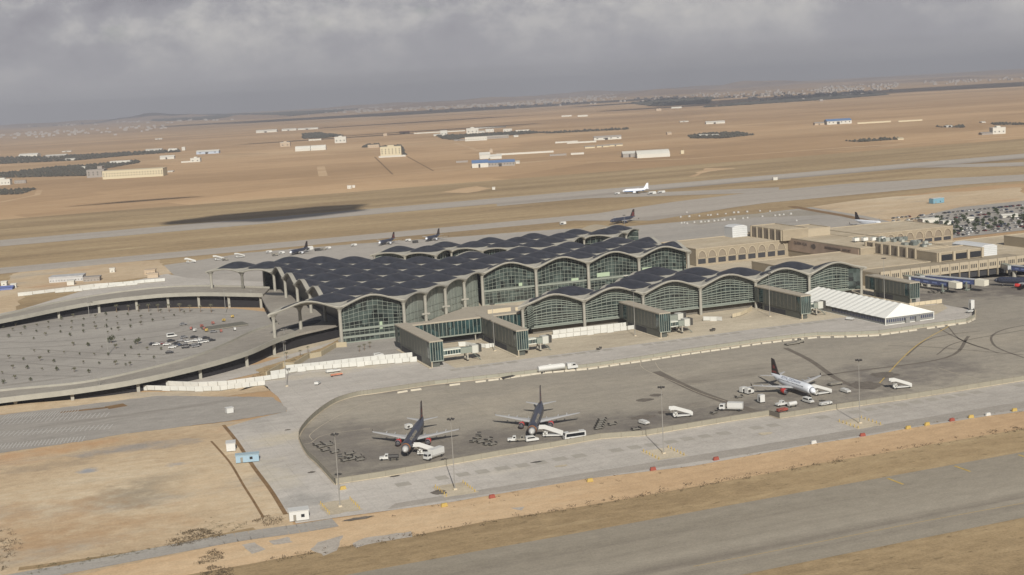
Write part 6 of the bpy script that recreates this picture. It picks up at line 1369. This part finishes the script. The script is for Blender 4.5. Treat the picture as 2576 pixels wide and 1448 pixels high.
# white drums marking the closed apron
dm = MB(); dm.tube((0, 0, 0), (0, 0, 1.2), 1.0, .8, 10); d0 = dm.build('marker_drum', mat('drum_white', lin((158, 156, 150)), .7)); fd = True
for k, (x, y) in enumerate([(10, 250), (95, 185), (130, 245), (270, 235), (390, 225), (430, 225), (525, 215), (640, 205), (755, 190), (815, 187), (940, 178), (200, 325), (293, 320), (350, 315), (398, 312), (480, 305), (535, 297), (590, 292), (620, 290), (705, 285), (760, 282), (882, 270), (945, 262), (1152, 243), (1330, 230), (1392, 222), (1450, 217), (1552, 208), (1630, 300), (20, 335), (60, 330), (100, 340), (1260, 170), (1120, 165)]):
    p = G('r4', x, y)
    if fd: o = d0; fd = False
    else: o = d0.copy(); COL.objects.link(o)
    o.location = (p.x, p.y, .15); s = rc.uniform(.9, 1.5); o.scale = (s, s, s); tag(o, 'white marker drum in the dotted lines closing off the apron beyond the old terminal', 'marker', 'white drums beyond the old terminal')
# ================================================================== BUILDINGS ON THE PLAIN
fw1 = mat('far_white_wall', lin((186, 184, 174)), .8, var=.05, vs=.05); fcream = mat('far_cream_wall', lin((184, 174, 146)), .8); fgrey = mat('far_grey_wall', lin((138, 132, 124)), .85); fblue = mat('far_blue_roof', lin((88, 114, 150)), .6); fbeige = mat('far_beige_wall', lin((166, 150, 128)), .85); fdark = mat('far_dark_opening', (.05, .045, .04), .9)
def far_building(f, x0, x1, yb, hpx, label, wall=None, roof=None, depth=18, kind='shed', wins=0, rows=1, arch=0, nm='farm_building', cat='building', group=None, ang=None):
    """front width and height are read from the picture at the distance of its foot"""
    A, B = G(f, x0, yb), G(f, x1, yb); s = FR[f][2]; c = (A+B)/2; wd = (B-A).length; dist = c.length; ppm = FPX/dist
    h = max(3.0, hpx/s*.67083/ppm); a = math.atan2(B.y-A.y, B.x-A.x)
    if ang is not None: a = ang
    a = max(-.35, min(.35, a*.3)) if ang is None else a
    wd = max(4, (x1-x0)/s*.67083/ppm); r = empty(nm, (c.x, c.y, 0), a, label, cat, group); w2 = wd/2; wall = wall or fw1; roof = roof or wall
    if kind == 'vault':
        pts = [(0, 0)]+[(depth*k/8, h*.5+h*.5*math.sin(math.pi*k/8)) for k in range(9)]+[(depth, 0)]
        q = MB(); n = len(pts); nb = max(1, int(wd/34)); 
        for b in range(nb):
            xa, xb = -w2+wd*b/nb, -w2+wd*(b+.97)/nb; vs = [(xa, p[0], p[1]) for p in pts]+[(xb, p[0], p[1]) for p in pts]
            q.add(vs, [tuple(range(n)), tuple(range(2*n-1, n-1, -1))]+[((i+1) % n, i, i+n, (i+1) % n+n) for i in range(n)])
        q.build('walls', wall, r)
    elif kind == 'shed':
        MB().box(-w2, 0, 0, w2, depth, h*.62).build('walls', wall, r)
        q = MB(); pts = [(-.6, h*.62), (depth/2, h), (depth+.6, h*.62), (depth/2, h*.62+.01)]; n = 4
        vs = [(-w2-.5, p[0], p[1]) for p in pts]+[(w2+.5, p[0], p[1]) for p in pts]
        q.add(vs, [tuple(range(n)), tuple(range(2*n-1, n-1, -1))]+[((i+1) % n, i, i+n, (i+1) % n+n) for i in range(n)]); q.build('roof', roof, r)
        if wd > 25: MB().box(-w2*.2, -.15, 0, w2*.02, -.02, h*.5).build('door', fdark, r)
    else:
        MB().box(-w2, 0, 0, w2, depth, h).build('walls', wall, r); q = MB(); q.box(-w2-.3, -.3, h, w2+.3, depth+.3, h+.7); q.build('parapet', roof, r)
        if kind == 'house': MB().box(-w2*.3, depth*.2, h+.7, w2*.3, depth*.8, h+3.4).build('roof_room', wall, r)
    if wins:
        for rw in range(rows):
            q = MB(); z = h*(.30+.6*rw/max(1, rows)); hh = min(h*.18, h*.34/rows)
            for k in range(wins): x = -w2+wd*(k+.5)/wins; q.box(x-wd/wins*.13, -.12, z, x+wd/wins*.13, -.02, z+hh)
            q.build('windows', fdark, r)
    return r
FB = far_building
FB('fl', 845, 1310, 682, 60, 'long cream factory with rows of dark windows on the left plain', fcream, kind='flat', wins=22, rows=2, depth=40)
FB('fl', 845, 985, 674, 24, 'pale ribbed loading hall at the left end of the long cream factory', fw1, kind='flat', depth=8)
FB('fl', 705, 838, 680, 58, 'unfinished grey concrete block left of the long cream factory', fgrey, kind='flat', wins=4, rows=2, depth=30)
FB('fl', 790, 825, 660, 66, 'taller grey concrete tower of the unfinished block', fgrey, kind='flat', depth=20)
FB('fl', -40, 78, 742, 42, 'white house with flat roof at the left picture edge', fw1, kind='house', wins=5, depth=14)
FB('fl', 120, 205, 728, 22, 'ruined grey walls right of the white house at the left edge', fgrey, kind='flat', depth=6, wins=4)
FB('fl', 155, 300, 515, 26, 'white vaulted warehouse far left on the plain', fw1, kind='vault', depth=40)
FB('fl', 370, 525, 516, 20, 'grey roofed sheds right of the far left vaulted warehouse', fgrey, roof=fw1, depth=30); FB('fl', 525, 600, 543, 16, 'small pale shed at the edge of the dark grove', fw1)
FB('fl', 500, 570, 474, 8, 'thin white roof beyond the grey sheds', fw1); FB('fl', 890, 1045, 568, 20, 'row of small white blocks in front of the dark grove', fw1, kind='flat', wins=8)
FB('fl', 1172, 1298, 468, 18, 'white warehouse left of the twin domed store', fw1, depth=30); FB('fl', 1355, 1425, 471, 24, 'white twin domed store beyond the grove', fw1, kind='vault'); FB('fl', 1465, 1490, 462, 26, 'white water tower block beyond the grove', fw1, kind='flat', depth=8)
FB('fl', 1290, 1400, 532, 28, 'white shed standing in the open field left of centre', fw1, depth=16); FB('fl', 1535, 1610, 556, 30, 'white house with dark doorway in the open left field', fw1, kind='house', wins=2); FB('fl', 1460, 1535, 560, 6, 'low pale wall beside the white house in the left field', fw1, kind='flat', depth=3)
FB('fl', 1585, 1760, 490, 30, 'pale blue and white workshop on the left plain', mat('far_pale_blue', lin((160, 170, 182)), .7), roof=fw1, depth=24, wins=3); FB('fl', 1350, 1390, 637, 10, 'tiny white hut right of the long cream factory', fw1)
FB('fl', 2065, 2228, 318, 22, 'long white shed far off left of centre', fw1, depth=30); FB('fl', 2270, 2385, 304, 18, 'white shed right of the far long shed', fw1, depth=30); FB('fl', 2400, 2560, 294, 14, 'third far white shed in the line left of centre', fw1, depth=30)
FB('fl', 2258, 2335, 432, 34, 'cream house with a pale roof in the middle left plain', fbeige, roof=fw1, kind='house', wins=2); FB('fl', 1250, 1305, 374, 9, 'tiny white speck of a farm far out on the left plain', fw1); FB('fl', 655, 685, 608, 14, 'small white cube inside the lower dark grove', fw1, kind='flat')
FB('fm', 20, 265, 464, 40, 'row of white vaulted greenhouses left of the three storey house', fw1, kind='vault', depth=22)
FB('fm', 335, 425, 402, 48, 'white angular villa above the greenhouses', fw1, kind='house', wins=3)
fbm = FB('fm', 705, 870, 512, 78, 'three storey cream house with arched ground floor between two field walls', fcream, kind='house', wins=6, rows=3, depth=24)
FB('fm', 600, 690, 440, 22, 'low pale ruins left of the three storey house', fbeige, kind='flat', wins=5, depth=10); FB('fm', 690, 905, 516, 6, 'low white forecourt wall of the three storey house', fw1, kind='flat', depth=5)
FB('fm', 125, 225, 382, 10, 'low white wall above the greenhouses', fw1, kind='flat', depth=4); FB('fm', 1185, 1240, 345, 42, 'white block at the left end of the central grove', fw1, kind='flat', wins=2); FB('fm', 1130, 1182, 346, 16, 'small white house beside the white block of the central grove', fw1)
FB('fm', 1395, 1492, 326, 42, 'largest white block behind the central grove', fw1, kind='house', wins=3); FB('fm', 1495, 1540, 320, 16, 'small white annex right of the largest white block', fw1); FB('fm', 1548, 1615, 314, 22, 'pale grey villa behind the central grove', fw1, kind='flat', wins=3); FB('fm', 1690, 1760, 310, 20, 'white villa at the right end of the central grove', fw1, kind='flat', wins=3); FB('fm', 1790, 1900, 306, 8, 'string of tiny pale houses right of the central grove', fw1, kind='flat')
FB('fm', 980, 1390, 318, 6, 'long thin white greenhouse line behind the grove, left part', fw1, kind='flat', depth=10); FB('fm', 1400, 1715, 284, 6, 'long thin white greenhouse line behind the grove, right part', fw1, kind='flat', depth=10)
FB('fm', 1385, 1560, 384, 30, 'long grey white building below the central grove, left wing', fw1, kind='flat', wins=9, depth=14); FB('fm', 1560, 1735, 366, 22, 'long grey white building below the central grove, right wing', fgrey, roof=fw1, kind='flat', wins=9, depth=14); FB('fm', 1775, 1812, 354, 16, 'small white hut at the end of the long building', fw1); FB('fm', 1295, 1380, 384, 12, 'low grey sheds left of the long building', fgrey)
FB('fm', 855, 935, 328, 20, 'reddish roofed farmhouse far left of the central grove', fbeige, roof=mat('far_red_roof', lin((160, 116, 100)), .8)); FB('fm', 725, 755, 345, 18, 'small pink house far beyond the three storey house', fbeige, kind='flat')
FB('fm', 1500, 1585, 530, 52, 'white gabled store behind the blue roofed shed, left one', fw1, depth=22); FB('fm', 1585, 1678, 530, 36, 'white gabled store behind the blue roofed shed, right one', fw1, depth=18)
FB('fm', 1440, 1570, 600, 58, 'blue roofed shed on the central plain, closed left part', fw1, roof=fblue, depth=34); FB('fm', 1570, 1785, 590, 50, 'blue roofed shed on the central plain, open right part', fgrey, roof=fblue, depth=30, wins=9)
FB('fm', 1790, 1822, 568, 22, 'tiny white hut at the right end of the blue roofed shed', fw1); FB('fm', 1310, 1405, 560, 12, 'low grey wall left of the blue roofed shed', fgrey, kind='flat', depth=4)
FB('fm', 1580, 1605, 480, 22, 'small house with a tank behind the white gabled stores', fbeige, kind='house'); FB('fm', 1640, 2100, 490, 5, 'long low pale wall running right of the white gabled stores', fw1, kind='flat', depth=2)
FB('fm', 435, 468, 770, 22, 'small white cube hut in the field beyond the runway, left one', fw1, kind='flat', wins=2, depth=5); FB('fm', 478, 495, 762, 16, 'smaller white hut beside the cube hut beyond the runway', fw1, kind='flat', depth=4); FB('fm', 1605, 1622, 778, 12, 'tiny white box beside the runway scrape', fw1, kind='flat', depth=3)
FB('fm', 2160, 2240, 190, 10, 'faint row of pale houses far right of centre, left end', fw1, kind='flat'); FB('fm', 2290, 2370, 190, 12, 'faint row of pale houses far right of centre, right end', fw1, kind='flat')
FB('fm', 2110, 2290, 400, 8, 'low pale farm wall right of centre, left piece', fw1, kind='flat', depth=4); FB('fm', 2205, 2440, 402, 10, 'low pale farm wall right of centre, front piece', fw1, kind='flat', depth=4); FB('fm', 2065, 2200, 505, 7, 'low ruined wall below the row of small sheds', fgrey, kind='flat', depth=3); FB('fm', 2235, 2340, 495, 9, 'low wall with a white hut below the row of small sheds', fw1, kind='flat', depth=3)
for k, (a, b, y) in enumerate([(-10, 48, 482), (60, 132, 476), (135, 212, 470)]): FB('fr', a, b, y, 14, 'dark roofed cream shed, %s of the row of three right of centre' % ['leftmost', 'middle', 'rightmost'][k], fcream, roof=fgrey, depth=12)
FB('fr', 45, 205, 432, 24, 'pale farm building with a dark open front right of centre', fw1, roof=fgrey, depth=16, wins=4); FB('fr', 215, 300, 535, 34, 'grey fronted end of the big white warehouse', fgrey, roof=fw1, depth=30); FB('fr', 300, 498, 536, 42, 'big white warehouse with a long pale roof right of centre', fw1, kind='vault', depth=40)
FB('fr', 555, 574, 515, 18, 'small cream cube right of the big white warehouse', fcream, kind='flat', depth=6); FB('fr', 705, 815, 338, 16, 'pale industrial roofs far off right of centre', fw1, depth=24); FB('fr', 550, 600, 328, 7, 'thin pale roof left of the far industrial roofs', fw1); FB('fr', 410, 440, 262, 13, 'small pale tower house near the horizon, left one', fbeige, kind='flat'); FB('fr', 500, 560, 247, 8, 'small pale house near the horizon, right one', fw1, kind='flat')
FB('fr', 1420, 1560, 340, 30, 'blue roofed hall with white front on the right plain', fw1, roof=fblue, depth=34, wins=6); FB('fr', 1345, 1400, 345, 16, 'brown sheds left of the blue roofed hall', fbeige, roof=fgrey); FB('fr', 1600, 1790, 334, 7, 'low pale wall right of the blue roofed hall', fcream, kind='flat', depth=3); FB('fr', 1840, 1975, 324, 6, 'second low wall farther right of the blue roofed hall', fcream, kind='flat', depth=3)
FB('fr', 2395, 2466, 398, 34, 'white house with red side wall on the right plain', fw1, kind='house', wins=3); FB('fr', 2330, 2390, 402, 14, 'small sheds left of the white house on the right plain', fgrey); FB('fr', 2120, 2155, 358, 10, 'small pale hut in the dark scrub line on the right plain', fw1); FB('fr', 1835, 1868, 432, 11, 'small cream hut at the tip of the lower right grove', fcream); FB('fr', 2328, 2350, 332, 7, 'tiny white box far out on the right plain', fw1)
for k, (a, b) in enumerate([(665, 695), (700, 735), (740, 778)]): FB('fr', a, b, 410, 10, 'tiny pale hut inside the right grove, %s of three' % ['left', 'middle', 'right'][k], fw1)
FB('fr', 475, 500, 402, 16, 'brown hut left of the right grove', fbeige); FB('fr', 1100, 1125, 670, 10, 'small white box beside the far taxiway', fw1, kind='flat', depth=4)
# workshops and yards beside the far side of the site (left)
FB('v2', 700, 1130, 215, 62, 'cluster of white and grey site sheds beyond the upper viaduct', mat('yard_grey_white', lin((166, 166, 164)), .7, var=.15, vs=.3), kind='flat', depth=16, wins=12)
FB('v2', 930, 1020, 262, 52, 'tall pale storage block in front of the site sheds', fw1, kind='flat', depth=6); FB('v2', 1160, 1370, 210, 40, 'grey canopy with equipment right of the site sheds', fgrey, kind='flat', depth=10, wins=5); FB('v2', 1530, 1570, 85, 32, 'single white hut on the dirt beyond the upper viaduct', fw1, kind='flat', wins=1, depth=4)
FB('v2', 2000, 2140, 110, 50, 'pile of pale cabins at the corner of the rear apron', fbeige, kind='flat', depth=8, wins=3); FB('v2', 2040, 2180, 160, 28, 'low pale cabin in front of the cabin pile', fbeige, kind='flat', depth=5)
FB('v2', 20, 90, 270, 34, 'white cabin at the left edge above the blue tarpaulin', fw1, kind='flat', wins=1, depth=5); FB('v2', -60, 160, 330, 48, 'blue tarpaulin covered stack at the left edge', mat('blue_tarpaulin', lin((92, 104, 150)), .7), depth=8); FB('v2', 165, 215, 302, 24, 'white van box right of the blue tarpaulin', fw1, kind='flat', depth=3)
FB('f4', 1255, 1480, 545, 26, 'white canopy roof behind the arcaded block', fw1, kind='flat', depth=10); FB('f4', 1520, 1625, 575, 42, 'white block at the right end of the arcaded block', fw1, kind='flat', depth=8); FB('f4', 1770, 1930, 520, 36, 'white bus shelter roof in the tree filled car park', fw1, depth=8); FB('f4', 2300, 2500, 475, 22, 'white shade canopy at the right edge of the car park', fw1, depth=6); FB('f4', 690, 820, 600, 34, 'white service trucks behind the old terminal roof', fw1, kind='flat', depth=5); FB('f4', 1000, 1120, 580, 28, 'grey white plant room on the rear roof', fgrey, roof=fw1, kind='flat', depth=8)
# dark groves and the distant town
grove = mat('grove_foliage', lin((62, 60, 50)), .95, var=.3, vs=.02)
def inside(P_, x, y):
    c = False; j = len(P_)-1
    for i in range(len(P_)):
        if (P_[i].y > y) != (P_[j].y > y) and x < (P_[j].x-P_[i].x)*(y-P_[i].y)/(P_[j].y-P_[i].y)+P_[i].x: c = not c
        j = i
    return c
def orchard(f, poly, sp, label, seed, sz=3.0, flat=.8):
    rr = random.Random(seed); P_ = GP(f, poly); x0, x1 = min(p.x for p in P_), max(p.x for p in P_); y0, y1 = min(p.y for p in P_), max(p.y for p in P_)
    n = (x1-x0)*(y1-y0)/(sp*sp); sp = sp*max(1, math.sqrt(n/9000)); q = MB(); y = y0
    while y < y1:
        x = x0
        while x < x1:
            a, b = x+rr.uniform(-.3, .3)*sp, y+rr.uniform(-.3, .3)*sp
            if inside(P_, a, b) and rr.random() < .86:
                s = sz*rr.uniform(.7, 1.4); k = rr.uniform(0, 1.5)
                vs = [Vector((a+s*math.cos(k+t*1.2566)*rr.uniform(.8, 1.2), b+s*math.sin(k+t*1.2566)*rr.uniform(.8, 1.2), s*flat*.4*rr.uniform(.7, 1.2))) for t in range(5)]
                q.add(vs+[Vector((a, b, s*flat*1.3)), Vector((a, b, 0))], [(t, (t+1) % 5, 5) for t in range(5)]+[((t+1) % 5, t, 6) for t in range(5)])
            x += sp
        y += sp
    o = q.build('olive_grove', grove); tag(o, label, 'grove', None, 'stuff')
    sheet('grove_soil', P_, .06, gmat('grove_soil', [lin((112, 98, 78)), lin((134, 116, 92))], .01, .1, (1, 1, 1)))
orchard('fl', [(-60, 522), (350, 515), (630, 500), (1100, 478), (1450, 458), (1445, 475), (1000, 508), (600, 545), (-60, 575)], 16, 'broad dark grove on the far left plain', 1, 5)
orchard('fl', [(-60, 655), (400, 602), (1100, 547), (1130, 562), (820, 615), (700, 668), (-60, 685)], 11, 'darker grove reaching behind the unfinished block', 2, 4); orchard('fl', [(-60, 782), (310, 770), (170, 815), (-60, 822)], 8, 'small grove at the left edge beyond the runway', 3, 3)
orchard('fm', [(1150, 345), (1400, 335), (1900, 310), (2010, 320), (1700, 345), (1380, 360), (1290, 380), (1200, 370)], 13, 'dark grove in the centre of the plain around the white villas', 4, 4.5); orchard('fm', [(70, 330), (200, 320), (400, 342), (250, 365), (80, 370)], 14, 'dark grove behind the white villa left of centre', 5, 4.5)
orchard('fr', [(600, 410), (720, 395), (900, 390), (985, 405), (800, 425), (610, 425)], 12, 'dark lens shaped grove right of centre', 6, 4); orchard('fr', [(1520, 440), (1830, 422), (1860, 430), (1600, 447)], 10, 'thin dark grove on the right plain', 7, 3.5); orchard('fm', [(2000, 320), (2700, 283), (2700, 294), (2050, 327)], 16, 'long thin hedge line right of the central grove', 8, 4.5)
orchard('fr', [(2060, 355), (2230, 350), (2220, 362), (2080, 360)], 12, 'low dark scrub line on the right plain', 9, 3.5); orchard('fr', [(2380, 335), (2700, 335), (2700, 345), (2400, 346)], 12, 'dark scrub line at the right picture edge', 10, 3.5); orchard('fm', [(545, 440), (600, 415), (690, 412), (690, 435)], 9, 'hedge left of the three storey house', 11, 3.5)
orchard('fm', [(690, 432), (870, 420), (910, 500), (880, 505), (860, 440), (710, 445)], 9, 'trees round the back of the three storey house', 12, 3)
q = MB(); rr = random.Random(77)
for (pa, pb, ya, yb, n) in ((-40, 700, 318, 292, 150), (250, 1000, 300, 274, 130), (550, 1400, 288, 262, 200), (900, 1500, 276, 256, 200), (1350, 1560, 256, 242, 90), (1560, 2250, 252, 228, 160), (2050, 2260, 232, 214, 90), (2300, 2600, 212, 196, 60), (0, 420, 345, 322, 80), (1880, 2180, 248, 238, 60)):
    for k in range(n):
        t = rr.random(); px = pa+(pb-pa)*t; py = ya+(yb-ya)*t+rr.gauss(0, 4); p = G('d', px, py)
        if p.z != 0 or p.y > 24000 or p.y < 3000: continue
        s = rr.uniform(5, 16)*p.length/16000+3; hgt = rr.uniform(0, 6)*p.length/14000+1; z0 = 0
        q.box(p.x-s, p.y, -1, p.x+s, p.y+s, hgt+8)
tag(q.build('distant_town', mat('town_wall', lin((146, 140, 132)), .85)), 'pale specks of distant towns strewn along the hazy horizon', 'town', None, 'stuff')
orchard('d', [(300, 299), (430, 291), (640, 288), (900, 277), (700, 296), (400, 306)], 60, 'far grey wooded ridge at the left horizon', 20, 30, .45); orchard('d', [(1590, 262), (1680, 252), (1790, 250), (1780, 262), (1640, 268)], 50, 'far wooded mound right of centre', 21, 24, .5)
orchard('d', [(2020, 244), (2150, 233), (2230, 240), (2050, 254), (1760, 272), (1900, 258)], 45, 'far dark wood on the right horizon', 22, 22, .3)
# ================================================================== AIR
hb_ = MB().box(-24000, -1450, -1.5, 29000, 25400, 320)
hz = hb_.build('haze', bpy.data.materials.new('haze_air')); tag(hz, kind='stuff')
hmt = hz.data.materials[0]; hmt.use_nodes = True; t = hmt.node_tree; t.nodes.clear(); o_ = t.nodes.new('ShaderNodeOutputMaterial'); v_ = t.nodes.new('ShaderNodeVolumePrincipled')
v_.inputs['Color'].default_value = (.52, .54, .60, 1); v_.inputs['Density'].default_value = 8e-5; v_.inputs['Anisotropy'].default_value = 0.0
t.links.new(v_.outputs[0], o_.inputs['Volume'])
